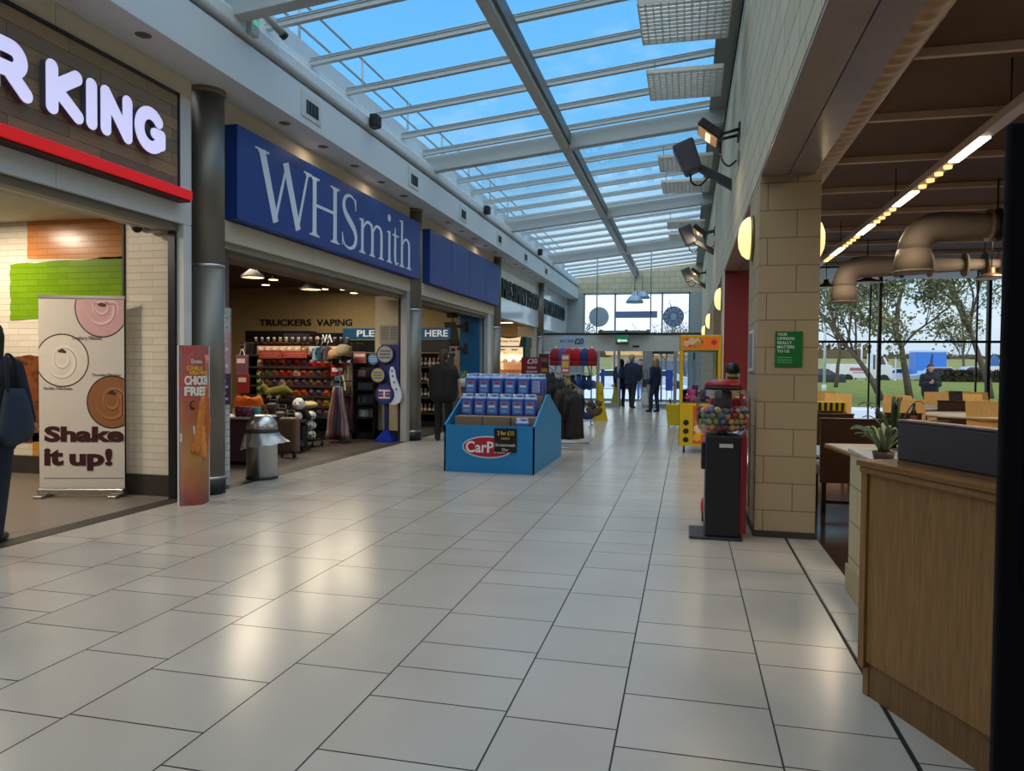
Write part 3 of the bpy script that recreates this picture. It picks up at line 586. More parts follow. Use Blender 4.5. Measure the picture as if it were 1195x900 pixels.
LAMPON = M((255, 226, 180), .4, emit=2.4, ecol=(255, 214, 150))
def flood(y, z, lb, s=1.0):
    T = thing('floodlight', lb, 'floodlight', (.56, y, z), 0, 'floodlights on the right wall')
    for dy in (-.12, .12): MB().cyl((0, dy, .03), (-.24, dy*.8, -.02), .018).build('bracket_arm', DARK, T)
    MB().box(-.02, 0, -.16, .16, -.05, .1).build('bracket_plate', DARK, T)
    rt = Matrix.Translation((-.36, 0, .0)) @ Matrix.Rotation(math.radians(38), 4, 'Y')
    MB().box(-.16, .16, -.2, .2, 0, .1).xf(rt).build('housing', M((58, 54, 50), .5, .4), T, bevel=.02); MB().box(-.13, .13, -.17, .17, -.012, .005).xf(rt).build('glass', M((190, 160, 120), .2, emit=.25, ecol=(255, 190, 120)), T)
    MB().box(-.02, .04, -.14, .14, -.018, -.01).xf(rt).build('lamp_tube', LAMPON, T)
    MB().box(-.02, 0, -.05, .05, -.35, -.2).build('junction_box', M((150, 150, 140), .5), T, bevel=.006); MB().tube(spl([(-.03, 0, -.3, ), (-.12, 0, -.36), (-.2, .02, -.26), (-.22, .02, -.05)]), .012, 8).build('cable', BLACK, T)
flood(9.06, 4.12, 'lit floodlight nearest on the right wall'); flood(17.1, 4.42, 'lit floodlight in the middle of the right wall'); flood(24.6, 4.45, 'lit floodlight at the far end of the right wall')
def arm(y, z, lb):
    T = thing('projector_lamp', lb, 'spotlight', (.56, y, z), 0, 'dark angled spotlights on arms')
    MB().hexa([(.02, -.07, -.02), (.02, .07, -.02), (.02, .07, -.16), (.02, -.07, -.16)], [(-.52, -.06, .28), (-.52, .06, .28), (-.52, .06, .18), (-.52, -.06, .18)]).build('arm', M((60, 58, 62), .5), T, bevel=.01)
    rt = Matrix.Translation((-.60, 0, .36)) @ Matrix.Rotation(math.radians(-22), 4, 'Y')
    MB().hexa([(-.12, -.14, -.26), (.12, -.14, -.26), (.12, .14, -.26), (-.12, .14, -.26)], [(-.15, -.15, .18), (.15, -.15, .18), (.15, .15, .18), (-.15, .15, .18)]).xf(rt).build('lamp_head', M((74, 72, 78), .5), T, bevel=.03)
    MB().tube(spl([(-.55, 0, .1), (-.53, 0, -.02), (-.42, 0, -.06), (-.3, 0, .06)]), .014, 8).build('cable', BLACK, T)
arm(10.6, 3.98, 'dark angled spotlight on an arm nearest on the right wall'); arm(17.4, 4.1, 'dark angled spotlight on an arm in the middle of the right wall'); arm(24.9, 4.12, 'dark angled spotlight on an arm at the far end of the right wall')
TRANS = bpy.data.materials.new('translucent_tray'); TRANS.use_nodes = True; nt = TRANS.node_tree
_t = N(nt, 'ShaderNodeBsdfTranslucent'); _t.inputs[0].default_value = (.75, .76, .76, 1); nt.nodes.remove(nt.nodes['Principled BSDF']); nt.links.new(_t.outputs[0], nt.nodes['Material Output'].inputs[0])
LOUV = M((206, 204, 198), .45, var=.05); LOUVB = M((200, 196, 186), .4, .2, var=.05)
def louvre(y, lb, first=[None]):
    if first[0] is not None: return dup(first[0], (-.08, y, 5.16), None, lb)
    T = thing('louvre_light', lb, 'ceiling light', (-.08, y, 5.16), 0, 'louvred lights hung under the glass roof'); first[0] = T
    MB().box(-.48, .48, -.5, .5, .05, .054).build('tray', TRANS, T); mb = MB()
    for a, b2, c2, d in ((-.48, -.465, -.5, .5), (.465, .48, -.5, .5), (-.48, .48, -.5, -.485), (-.48, .48, .485, .5)): mb.box(a, b2, c2, d, 0, .05)
    mb.build('rim', LOUV, T); mb = MB(); m2 = MB()
    for k in range(1, 11): mb.box(-.467, .467, -.5+k/11-.005, -.5+k/11+.005, .0, .028)
    for k in range(1, 12): m2.box(-.48+k*.08-.005, -.48+k*.08+.005, -.487, .487, .0, .03)
    mb.build('louvre', LOUVB, T); m2.build('louvre', LOUVB, T)
    for k in range(6):
        MB().cyl((-.4+.16*k, -.47, .04), (-.4+.16*k, .47, .04), .008, n=8).build('lamp_tube', M((225, 222, 214), .4), T)
    for sx in (-.4, .4): MB().cyl((sx, 0, .05), (sx, 0, .34), .006, n=6).build('hanger_wire', DARK, T)
for y, lb in ((8.35, 'grey louvred light under the roof, nearest of the row by the right wall'), (10.2, 'grey louvred light under the roof, second nearest by the right wall'), (14.1, 'grey louvred light under the roof, third along the right wall'), (15.9, 'grey louvred light under the roof, fourth along the right wall'), (20.1, 'grey louvred light under the roof, fifth along the right wall'), (21.9, 'grey louvred light under the roof, farthest along the right wall')): louvre(y, lb)
tag(MB().cyl((.53, 4, 5.3), (.53, 30, 5.3), .012, n=8).build('wall_cable', DARK), 'thin dark cable running along the top of the right wall', 'cable')
# pillar signs
T = thing('poster', 'green notice with white letters on the near pillar', 'poster', (.78, 6.34, 1.6)); a0 = atY(905, 387, 6.345); a1 = atY(936, 428, 6.345)
MB().box(a0.x, a1.x, 6.335, 6.345, a1.z, a0.z).build('sheet', M((22, 112, 50), .35), T, True)
hh = a0.z-a1.z
for k, s in enumerate(('YOUR', 'OPINION', 'REALLY', 'MATTERS', 'TO US')):
    ww = len(s)/7*.13; text(s, FRF(6.335), a0.x+.015, a0.x+.015+ww, a0.z-.035-.034*k, a0.z-.012-.034*k, M((232, 240, 232), .5), T, 0, .002, .01)
for k in range(3): MB().box(a0.x+.015, a0.x+.13, 6.333, 6.335, a1.z+.03+.02*k, a1.z+.036+.02*k).build('text_line', M((120, 190, 140), .5), T, True)
T = thing('notice', 'small white framed notice on the concourse side of the near pillar', 'notice', (.55, 6.85, 1.5)); MB().box(.545, .56, 6.62, 7.0, 1.36, 1.72).build('frame', WHITE, T, True, bevel=.004); MB().box(.542, .546, 6.65, 6.97, 1.39, 1.69).build('sheet', M((120, 128, 136), .5), T, True)
# end fittings
T = thing('exit_sign', 'green lit exit sign hanging over the sliding doors', 'sign', (ex(726), 25.6, 2.5)); e0 = atY(718.5, 391, 25.6); e1 = atY(733.5, 402, 25.6)
MB().box(e0.x, e1.x, 25.58, 25.62, e1.z+.06, e0.z).build('case', M((40, 130, 90), .4, emit=.12, ecol=(30, 160, 100)), T, True, bevel=.005); MB().box(e0.x, e1.x, 25.575, 25.625, e1.z, e1.z+.05).build('base', DARK, T, True)
MB().prism([(e0.x+.05, e1.z+.13), (e0.x+.14, e1.z+.2), (e0.x+.14, e1.z+.16), (e1.x-.05, e1.z+.16), (e1.x-.05, e1.z+.1), (e0.x+.14, e1.z+.1), (e0.x+.14, e1.z+.06)], FRF(25.578), 0, .003).build('arrow', M((230, 245, 235), .5, emit=.6), T, True)
MB().cyl(((e0.x+e1.x)/2, 25.6, e0.z), ((e0.x+e1.x)/2, 25.9, e0.z+.1), .012).build('bracket', DARK, T, True)
def disc(px, py, r, lb, col):
    c = atY(px, py, 31.0); T = thing('window_disc', lb, 'window sticker', (c.x, 30.99, c.z)); MB().disc((0, 0), r, FRF(0), 0, .006, 40).build('film', M(col, .5), T)
    m2 = M((170, 186, 208), .5)
    for k in range(12):
        a = PI*2*k/12; MB().cbox((r*.78*math.cos(a), -.008, r*.78*math.sin(a)), (.09, .004, .07)).build('emblem_mark', m2, T)
    ring = MB(); n = 36; ring.loft([[(q*math.cos(2*PI*k/n), d, q*math.sin(2*PI*k/n)) for k in range(n)] for q, d in ((r*.55, -.006), (r*.55, -.01), (r*.6, -.01), (r*.6, -.006))], False, False); ring.build('ring', m2, T)
    MB().disc((0, .02), r*.3, FRF(0), .006, .009, 20).build('emblem', m2, T); MB().cbox((0, -.008, -.12), (r*.6, .004, .05)).build('emblem_bar', m2, T)
disc(699, 370, .42, 'round grey window sticker in the left upper lobby window', (170, 182, 200)); disc(786, 369.5, .42, 'round blue emblem sticker in the right upper lobby window', (104, 124, 160))
b0 = atY(718.5, 363.5, 31); b1 = atY(767, 371, 31); tag(MB().box(b0.x, b1.x, 30.98, 30.995, b1.z, b0.z).build('window_band', M((110, 136, 180), .5)), 'blue band stuck across the middle lobby window', 'window sticker')
T = thing('pendant_light', 'grey dome pendant lamp hanging in front of the lobby window', 'pendant lamp', (-1.87, 27.0, 3.72)); MB().lathe([(.32, 0), (.3, .08), (.2, .22), (.1, .3), (.1, .42), (.001, .43)], n=28).build('shade', M((150, 168, 186), .4, .3), T); MB().cyl((0, 0, .43), (0, 0, 1.5), .02, n=8).build('stem', GREYM, T)
T = thing('pendant_light', 'smaller dome pendant lamp deeper in the lobby', 'pendant lamp', (-1.75, 29.6, 4.12)); MB().lathe([(.3, 0), (.28, .08), (.18, .2), (.1, .28), (.001, .3)], n=28).build('shade', M((140, 160, 180), .4, .3), T); MB().cyl((0, 0, .3), (0, 0, 1.15), .02, n=8).build('stem', GREYM, T)
T = thing('door_closer_box', 'long grey heater unit over the lobby doors', 'heater', (ex(715), 25.9, ez(388)))
MB().box(ex(699), ex(757), 25.55, 25.86, ez(389), ez(386.3)).build('casing', M((122, 132, 140), .4, .3), T, True, bevel=.01)
for x in (701, 730, 755): MB().box(ex(x), ex(x)+.08, 25.53, 25.86, ez(389), ez(385.2)).build('bracket', M((90, 100, 108), .4, .3), T, True)

# ------------------------------------------------------------------ burger shop front: banner, standee, bin
pL = atZ(46, 580); pR = Vector((atY(146, 500, 6.47).x, 6.47, 0)); rz = math.atan2(pR.y-pL.y, pR.x-pL.x); BWD = (pR-pL).length
T = thing('roll_up_banner', 'white roll-up banner with three milkshake swirls reading Shake it up', 'banner', pL+(pR-pL)/2, rz)
H_ = 2.06; hw = BWD/2; F0 = (Vector((0, 0, 0)), X1, Z1)
MB().box(-hw, hw, -.05, .05, .03, .09).build('cassette', STEELB, T, bevel=.012)
for x in (-hw+.04, hw-.09): MB().box(x-.03, x+.06, -.14, .14, 0, .03).build('foot', STEELB, T, bevel=.008)
MB().box(-hw, hw, -.012, .012, H_-.02, H_+.01).build('top_rail', STEELB, T); MB().cyl((0, .03, .05), (0, .03, H_-.02), .012).build('pole', STEELB, T)
MB().box(-hw+.005, hw-.005, -.004, 0, .09, H_-.02).build('sheet', M((214, 208, 200), .5, var=.03), T)
def clipdisc(cx, cz, rx, rz_, dy0, dy1, x0=-hw+.006, x1=hw-.006, n=64, z1=9):
    return MB().prism([(min(x1, max(x0, cx+rx*math.cos(2*PI*k/n))), min(z1, cz+rz_*math.sin(2*PI*k/n))) for k in range(n)], F0, dy0, dy1)
def u_(px): return (px-29)/(376-29)*2*hw-hw
def v_(py): return H_-(py-30)/(870-30)*(H_-.02)
for (cx, cz, r, rr2, c1, c2, c3, nm) in ((u_(285), v_(75), .27, .31, (214, 170, 176), (232, 200, 204), (186, 134, 142), 'pink'), (u_(125), v_(300), .265, .275, (226, 218, 208), (238, 232, 224), (186, 174, 162), 'white'), (u_(325), v_(475), .255, .275, (150, 96, 58), (172, 118, 78), (104, 62, 38), 'brown')):
    z1 = H_-.03
    clipdisc(cx, cz, r, rr2, .004, .0045, z1=z1).build('cup_rim', M((48, 32, 30), .5), T); clipdisc(cx, cz, r-.012, rr2-.014, .0045, .0050, z1=z1).build('milkshake', M(c1, .5), T)
    for (r1, a0, a1, wd, dz) in ((.16, 200, 500, .05, 0), (.09, 120, 430, .035, .02)):
        pts = [(cx+r1*(1-.3*i/24)*math.cos(math.radians(a0+(a1-a0)*i/24)), cz+dz+1.15*r1*(1-.3*i/24)*math.sin(math.radians(a0+(a1-a0)*i/24)), wd*math.sin(PI*(i+.5)/25.5)+.004) for i in range(25)]
        pts = [(max(-hw+.03, min(hw-.03, p[0])), min(p[1], z1-.03), p[2]) for p in pts]
        MB().ribbon(pts, F0, .005, .0055).build('cream_swirl', M(c2, .5), T)
        MB().ribbon([(p[0]*1+.006, p[1]-.014, p[2]*.3) for p in pts], F0, .0055, .0058).build('swirl_edge', M(c3, .5), T)
    MB().ribbon([(min(hw-.05, cx-.04), min(z1-.05, cz+.09), .02), (min(hw-.04, cx), min(z1-.05, cz+.10), .045), (min(hw-.03, cx+.04), min(z1-.06, cz+.08), .02)], F0, .006, .0065).build('chocolate_chip', M((70, 40, 30), .5), T)
for s, a, b2, c2, d in (('Strawberry Milkshake', 165, 285, 218, 196), ('Vanilla Milkshake', 48, 165, 425, 412), ('Chocolate Milkshake', 245, 360, 366, 354)): text(s, F0, u_(a), u_(b2), v_(c2), v_(d), M((70, 44, 46), .5), T, .004, .006, world=False)
MAR = M((62, 16, 24), .5)
for s, a, b2, c2, d in (('Shake', 52, 380, 645, 578), ('it', 50, 128, 745, 672), ('up!', 152, 326, 748, 672)):
    text(s, F0, u_(a), min(hw-.008, u_(b2)), v_(c2)-(.045 if 'p' in s else 0), v_(d), MAR, T, .0062, .009, .045, world=False)
MB().box(u_(50), u_(370), -.006, -.004, v_(800), v_(797)).build('rule_line', M((120, 110, 108), .5), T)

# curved cardboard standee
sL = atZ(210, 593); sR = atZ(246, 587); rz = math.atan2(sR.y-sL.y, sR.x-sL.x); wS = (sR-sL).length/2; SH = 1.56
T = thing('standee', 'tall red and orange curved card standee for chilli chicken fries', 'display stand', (sL+sR)/2+Vector((-.03, .06, 0)), rz)
def cur(x, z, off=0): return (x, -.10*math.cos(x/wS*PI/2)-off+.05, z)
def cpanel(x0, x1, z0, z1, off, n=10):
    mb = MB(); rings = []
    for i in range(n+1):
        x = x0+(x1-x0)*i/n; rings.append([cur(x, z0, off), cur(x, z1, off), (cur(x, z1, off)[0], cur(x, z1, off)[1]+.004, z1), (x, cur(x, z0, off)[1]+.004, z0)])
    return mb.loft(rings, True, True)
mm, nt, b = new_mat('standee_print'); b.inputs['Roughness'].default_value = .35
tc = N(nt, 'ShaderNodeTexCoord'); sx = N(nt, 'ShaderNodeSeparateXYZ'); nt.links.new(tc.outputs['Object'], sx.inputs[0])
nz = N(nt, 'ShaderNodeTexNoise', Scale=4.0, Detail=3.0); nt.links.new(tc.outputs['Object'], nz.inputs['Vector'])
ma = N(nt, 'ShaderNodeMath', operation='MULTIPLY_ADD'); nt.links.new(nz.outputs['Fac'], ma.inputs[0]); ma.inputs[1].default_value = .16; nt.links.new(sx.outputs[2], ma.inputs[2])
dv = N(nt, 'ShaderNodeMath', operation='DIVIDE'); nt.links.new(ma.outputs[0], dv.inputs[0]); dv.inputs[1].default_value = 1.64
cr = N(nt, 'ShaderNodeValToRGB'); el = cr.color_ramp.elements; el[0].position = .06; el[0].color = lin((222, 44, 32)); el[1].position = .72; el[1].color = lin((214, 40, 32))
for p, c in ((.16, (250, 140, 50)), (.32, (255, 200, 80)), (.5, (250, 150, 44)), (.62, (240, 104, 34))): e = el.new(p); e.color = lin(c)
nt.links.new(dv.outputs[0], cr.inputs[0]); nt.links.new(cr.outputs[0], b.inputs['Base Color'])
cpanel(-wS, wS, .0, SH, 0).build('printed_front', mm, T)
MB().loft([[cur(-wS+2*wS*i/10, z) for i in range(11)]+[(wS, .062, z), (0, .09, z), (-wS, .062, z)] for z in (.005, SH-.005)], True, False).build('card_body', M((190, 184, 176), .7), T)
for x in (-wS, wS): MB().box(x-.004, x+.004, .04, .056, 0, SH).build('white_edge', WHITE, T)
def fryblob(x, z, w, h, tilt, col):
    mb = MB(); n = 10; rings = []
    for i in range(9):
        t = i/8-.5; r_ = w*(1-abs(2*t)**4*.5); cx = x+math.sin(tilt)*h*t; cz = z+math.cos(tilt)*h*t
        rings.append([(cx+r_*math.cos(2*PI*k/n)*(1+.12*math.sin(5*k+3*i)), cur(cx, cz, .006)[1]+.012*math.sin(2*PI*k/n), cz+.02*math.sin(2*PI*k/n)) for k in range(n)])
    return mb.loft(rings).build('chicken_fry', M(col, .6, var=.4, scale=40, bump=.6), T)
fryblob(.0, .78, .042, .56, .12, (206, 124, 52)); fryblob(.075, .84, .04, .5, .05, (178, 98, 42)); fryblob(.09, .68, .036, .44, .2, (196, 110, 46)); fryblob(.03, .64, .036, .38, -.1, (220, 142, 62)); fryblob(.07, .99, .03, .34, .1, (190, 100, 40)); fryblob(-.03, .66, .03, .3, .25, (200, 118, 50))
for (x, z, rx, rzz, c) in ((-.06, .98, .04, .045, (60, 26, 20)), (-.06, .985, .026, .03, (170, 92, 40))): 
    MB().prism([(x+rx*math.cos(2*PI*k/24), z+rzz*math.sin(2*PI*k/24)) for k in range(24)], F0, -cur(x, z)[1]+.001, -cur(x, z)[1]+(.006 if rx > .03 else .008)).build('dip_pot', M(c, .4), T)
MB().hexa([cur(-wS+.01, .62, .001), cur(-.04, .66, .001), cur(-.04, .66, .003), cur(-wS+.01, .62, .003)], [cur(-wS+.01, .70, .001), cur(-.05, .78, .001), cur(-.05, .78, .003), cur(-wS+.01, .70, .003)]).build('paper_wrap', M((226, 220, 214), .5), T)
for s, x0, x1, z0, z1, c, bo in (('Doritos', -.075, .02, 1.385, 1.425, (240, 236, 230), .01), ('CHILLI', -.11, .03, 1.32, 1.36, (255, 206, 50), .02), ('HEATWAVE', -.085, .11, 1.275, 1.315, (255, 206, 50), .02), ('CHICKEN', -.125, .115, 1.175, 1.265, (255, 248, 236), .04), ('FRIES', -.125, .075, 1.07, 1.16, (255, 248, 236), .04)):
    tm = text_mb(s, F0, x0, x1, z0, z1, 0, .003, bo); tm.v = [Vector((v.x, cur(v.x, 0)[1]-.002+v.y, v.z)) for v in tm.v]; tm.build('lettering', M(c, .5), T)
cpanel(.07, wS-.006, 1.32, 1.47, .002, 4).build('corner_flash', M((222, 120, 110), .5), T)

# steel bin with liner
T = thing('litter_bin', 'round brushed steel litter bin with a clear liner over the rim', 'bin', (-5.0, 7.98, 0))
MB().lathe([(.17, 0), (.182, .005), (.182, .52), (.185, .54)], n=36).build('drum', STEELB, T)
MB().lathe([(.186, 0), (.19, .01), (.186, .025)], n=36).build('base_ring', DARK, T); MB().lathe([(.184, .53), (.196, .54), (.196, .585), (.184, .6)], n=36).build('rim', M((34, 34, 36), .5), T)
mb = MB(); n = 36; rings = []
for i in range(9):
    t = i/8; a = PI/2*t*.72; rings.append([(.186*math.cos(a)*math.cos(2*PI*k/n), .186*math.cos(a)*math.sin(2*PI*k/n), .6+.19*math.sin(a)) for k in range(n)])
mb.loft(rings).build('lid', STEELB, T); MB().cyl((0, 0, .70), (0, 0, .765), .12, .075, 24).build('lid_opening', DARK, T)
mb = MB(); rings = []; rl = random.Random(5); wv = [rl.uniform(-1, 1) for _ in range(40)]
for i in range(6):
    t = i/5; rings.append([((.198+.05*t+.10*t*t*max(0, math.cos(2*PI*k/40-.2))+.012*t*wv[k])*math.cos(2*PI*k/40), (.198+.05*t+.012*t*wv[(k*7) % 40])*math.sin(2*PI*k/40), 0.56-.16*t-.05*t*max(0, -math.cos(2*PI*k/40))+.05*t*max(0, math.cos(2*PI*k/40-.2))+.01*wv[(k*3) % 40]*t) for k in range(40)])
mb.loft(rings, False).build('liner', glass_mat('liner_film', (.62, .64, .67), .5, .35, .25), T)

# ------------------------------------------------------------------ people
SKIN = M((196, 148, 122), .6)
def person(name, label, loc, rz, H=1.7, top=(28, 30, 40), trousers=(30, 34, 52), shoes=(30, 28, 28), hair=(40, 28, 22), style='short', hem=.82, legs=((0, 0), (0, 0)), arms=None, sleeve=True, lean=0, top_name='jacket', skirt=0, head_turn=0, hoodc=None, wid=1.0, skin=None, neckh=0):
    s = H/1.7; sk = skin or SKIN; T = thing(name, label, 'person', loc, rz)
    tilt = lambda p: Vector((p[0], p[1]+lean*max(0, p[2]-.9), p[2]))*s
    hipz, kz = .90, .49
    feet = []
    for i, sx in enumerate((-1, 1)):
        fy, fz = legs[i]; hip = tilt((sx*.095, 0, hipz)); ank = Vector((sx*.10*s, fy*s, (.08+fz)*s)); kn = (hip+ank)/2+Vector((0, .03*s+(.05*s if fz else 0), .02*s)); kn.z = max(kn.z, .46*s); feet.append((hip, kn, ank))
    if arms is None: arms = [((-.25, -.02, 1.13), (-.27, .06, .90)), ((.25, -.02, 1.13), (.27, .06, .90))]
    B = MB()
    hc = tilt((0, .02, 1.60)); hr = Matrix.Rotation(head_turn, 3, 'Z')
    h = lambda x, y, z: hc+hr @ (Vector((x, y, z))*s)
    B.cap(h(0, -.02, .03), .088*s, h(0, .015, .03), .085*s, 14); B.cap(h(0, .02, -.01), .07*s, h(0, .035, -.065), .045*s, 12)
    B.cap(h(0, .095, .0), .013*s, h(0, .108, -.025), .016*s, 8)
    for sx in (-1, 1): B.cap(h(sx*.09, -.005, .01), .02*s, h(sx*.092, -.012, -.02), .014*s, 8)
    B.cap(tilt((0, -.005, 1.42)), .055*s, h(0, -.01, -.05), .055*s, 12)
    for sx in (-.07, .07): B.cap(tilt((sx*.8, 0, .98)), .10*s, tilt((sx*1.3, 0, 1.32)), .105*s, 12)
    B.cap(tilt((-.11, 0, 1.39)), .07*s, tilt((.11, 0, 1.39)), .07*s, 12); B.cap(tilt((-.07, -.01, .92)), .11*s, tilt((.07, -.01, .92)), .11*s, 12)
    Tp = MB(); g = .022*wid
    for sx in (-1, 1):
        Tp.cap(tilt((sx*.075*wid, 0, hem+.10)), (.115+g)*s, tilt((sx*.09*wid, 0, 1.30)), (.105+g)*s, 14)
    Tp.cap(tilt((0, 0, hem+.10)), (.125+g)*s, tilt((0, -.015, 1.30)), (.115+g)*s, 14)
    Tp.cap(tilt((-.115, -.005, 1.385)), .082*s, tilt((.115, -.005, 1.385)), .082*s, 14); Tp.cap(tilt((0, -.012, 1.40)), .085*s, tilt((0, -.012, 1.46+neckh)), .068*s, 14)
    Tp.cap(tilt((-.08*wid, 0, hem+.05)), (.10+g)*s, tilt((.08*wid, 0, hem+.05)), (.10+g)*s, 14)
    for i, sx in enumerate((-1, 1)):
        sh = tilt((sx*.185, 0, 1.375)); el, wr = tilt(arms[i][0]), tilt(arms[i][1])
        B.cap(sh, .05*s, el, .04*s, 10); B.cap(el, .038*s, wr, .026*s, 10)
        d = (wr-el).normalized(); side = d.cross(Vector((0, 1, 0) if abs(d.y) < .8 else (0, 0, 1))).normalized(); nn = d.cross(side).normalized()
        pc = wr+d*.05*s; 
        for k in range(4):
            o = side*((k-1.5)*.019*s); L = (.034, .040, .037, .028)[k]*s; a = pc+o+d*.035*s
            B.cap(wr+o*.5, .014*s, a, .0115*s, 8); m1 = a+(d*.9+nn*.4*-sx*0+Vector((0, .35, 0)))*L*.8; B.cap(a, .0105*s, m1, .0098*s, 8); B.cap(m1, .0098*s, m1+(d*.55+Vector((0, .75, 0)))*L*.75, .0088*s, 8)
        th = wr+d*.02*s+Vector((0, .025, 0))*s; B.cap(th, .013*s, th+(d*.035+Vector((0, .028, 0)))*s, .0115*s, 8); B.cap(th+(d*.035+Vector((0, .028, 0)))*s, .011*s, th+(d*.062+Vector((0, .034, 0)))*s, .0095*s, 8)
        if sleeve: Tp.cap(sh, (.072*wid)*s, el, .058*s, 12); Tp.cap(el, .056*s, wr-d*.01*s, .044*s, 12)
        else: Tp.cap(sh, (.072)*s, sh+(el-sh)*.7, .064*s, 12)
    Tr = MB()
    Tr.cap(tilt((-.07, -.01, .92)), .122*s, tilt((.07, -.01, .92)), .122*s, 14)
    for hip, kn, ank in feet:
        B.cap(hip, .078*s, kn, .05*s, 10); B.cap(kn, .048*s, ank, .034*s, 10)
        Tr.cap(hip, .098*s, kn, .073*s, 12); Tr.cap(kn, .072*s, ank+Vector((0, 0, -.02*s)), .058*s, 12)
        f = Vector((0, 1, 0)); B.cap(ank+Vector((0, -.02, -.035))*s, .03*s, ank+Vector((0, .13, -.05))*s, .026*s, 8)
    bd = B.build('body', sk, T, remesh=.0085*s)
    for sx in (-1, 1): MB().ball(h(sx*.032, .088, .012), .011*s, 8, 6).build('eye', M((36, 28, 24), .3), bd)
    MB().cap(h(-.02, .081, -.052), .006*s, h(.02, .081, -.052), n=8, m=2).build('mouth', M((150, 84, 76), .5), bd)
    Tp.build(top_name, M(top, .85, var=.18, scale=14, bump=.15), T, remesh=.014*s); Tr.build('trousers', M(trousers, .85, var=.15, scale=14, bump=.15), T, remesh=.014*s)
    for hip, kn, ank in feet:
        MB().cap(ank+Vector((0, -.025, -.038))*s, .042*s, ank+Vector((0, .135, -.048))*s, .034*s, 12).build('shoe', M(shoes, .5), T, remesh=.01)
    if style:
        Hm = MB(); Hm.cap(h(0, -.035, .045), .098*s, h(0, .0, .055), .092*s, 14)
        if style == 'short': Hm.cap(h(0, -.05, .0), .085*s, h(0, -.045, -.03), .07*s, 12)
        if style in ('long', 'bob'):
            zz = -.30 if style == 'long' else -.14
            for sx in (-1, 0, 1): Hm.cap(h(sx*.06, -.05, .02), .07*s, h(sx*.075, -.075, zz), .052*s, 12)
        if style == 'ponytail':
            Hm.cap(h(0, -.05, .0), .088*s, h(0, -.045, -.02), .075*s, 12); Hm.cap(h(0, -.125, .03), .038*s, h(0, -.14, -.10), .034*s, 10); Hm.cap(h(0, -.14, -.10), .034*s, h(.01, -.125, -.36), .018*s, 10)
        if style == 'hood':
            Hm.cap(h(0, -.05, .02), .105*s, h(0, -.06, -.08), .1*s, 12); Hm.cap(h(-.06, -.02, -.14), .07*s, h(.06, -.02, -.14), .07*s, 12)
        Hm.build('hair' if style != 'hood' else 'hood', M(hoodc or hair, .7, var=.3, scale=40), T, remesh=.01)
    return T
# walking past the burger shop, cropped by the left edge
pp = atZ(3, 636)
pp = pp+Vector((-.06, 0, 0)); person('person', 'person in a dark navy coat with long dark hair walking past the burger shop', (pp.x-.17, pp.y+.10, 0), math.radians(20), 1.66, (26, 32, 46), (30, 36, 56), (70, 66, 66), (26, 18, 16), 'long', .74, ((.16, 0), (-.12, 0)), [((-.25, .0, 1.12), (-.25, .12, .92)), ((.25, .02, 1.12), (.24, .14, .94))])
tote = thing('tote_bag', 'dark blue slouched shoulder bag carried by the person walking past the burger shop', 'bag', (pp.x+.12, pp.y+.06, .78), math.radians(20))
mb = MB(); rings = []
for i in range(9):
    t = i/8; wd = .21-.11*t if t > .12 else .17+.33*t; dp = .05+.03*math.sin(PI*t); rings.append([(dp*math.cos(2*PI*k/20), wd*math.sin(2*PI*k/20)*(1.15-.25*t)+.04*(1-t), .40*t+.03*math.sin(4*PI*k/20)*(1-t)) for k in range(20)])
mb.loft(rings).build('bag_body', M((30, 44, 66), .8, var=.15, bump=.3), tote); MB().tube(spl([(0, -.09, .38), (-.03, -.06, .6), (-.05, 0, .66), (-.03, .06, .6), (0, .09, .38)]), .012, 8).build('strap', M((22, 26, 36), .8), tote)
pp = atZ(517, 514)
person('person', 'person in black with a ponytail standing at the second bookshop doorway seen from behind', (pp.x, pp.y, 0), math.radians(8), 1.66, (16, 16, 20), (16, 16, 20), (14, 14, 15), (60, 42, 32), 'ponytail', .80, ((-.04, 0), (.10, 0)), [((-.28, -.02, 1.14), (-.27, .10, .95)), ((.29, .0, 1.14), (.30, .10, .92))], False, 0, 'tunic', wid=1.65)
pp = atZ(737, 476)
person('person', 'grey haired person in a dark blue jacket walking out through the sliding doors', (pp.x, pp.y-.1, 0), math.radians(-30), 1.80, (32, 42, 70), (40, 40, 50), (24, 24, 26), (150, 146, 142), 'short', .80, ((.12, 0), (-.1, 0)), wid=1.15)
person('person', 'dark haired person in a blue coat beside the grey haired person at the doors', (pp.x-.42, pp.y+.55, 0), math.radians(-15), 1.66, (30, 40, 72), (36, 36, 48), (24, 24, 26), (36, 26, 24), 'bob', .72, ((.06, 0), (-.05, 0)), wid=1.2)
bp_ = thing('rucksack', 'dark blue rucksack on the back of the person in the blue hooded coat', 'bag', (pp.x-.47, pp.y+.28, 1.0), math.radians(-15))
MB().cap((-.07, 0, .1), .1, (-.07, 0, .3), .09, 12).cap((.07, 0, .1), .1, (.07, 0, .3), .09, 12).cap((-.06, -.06, .08), .06, (.06, -.06, .08), .06, 10).build('pack', M((34, 44, 84), .8), bp_, remesh=.015)
for x in (-.09, .09): MB().tube(spl([(x, .06, .38), (x, .16, .42), (x, .2, .3)]), .014, 8).build('strap', DARK, bp_)
pp = atZ(764, 481)
person('person', 'blonde person in a navy coat and jeans waiting inside the doors with a bag', (pp.x, pp.y, 0), math.radians(60), 1.68, (30, 38, 70), (36, 46, 76), (26, 24, 24), (150, 126, 96), 'bob', .84, ((.10, 0), (-.05, 0)), wid=1.1)
hb = thing('handbag', 'dark handbag hanging at the side of the blonde person by the doors', 'bag', (pp.x-.30, pp.y+.02, .78), 0)
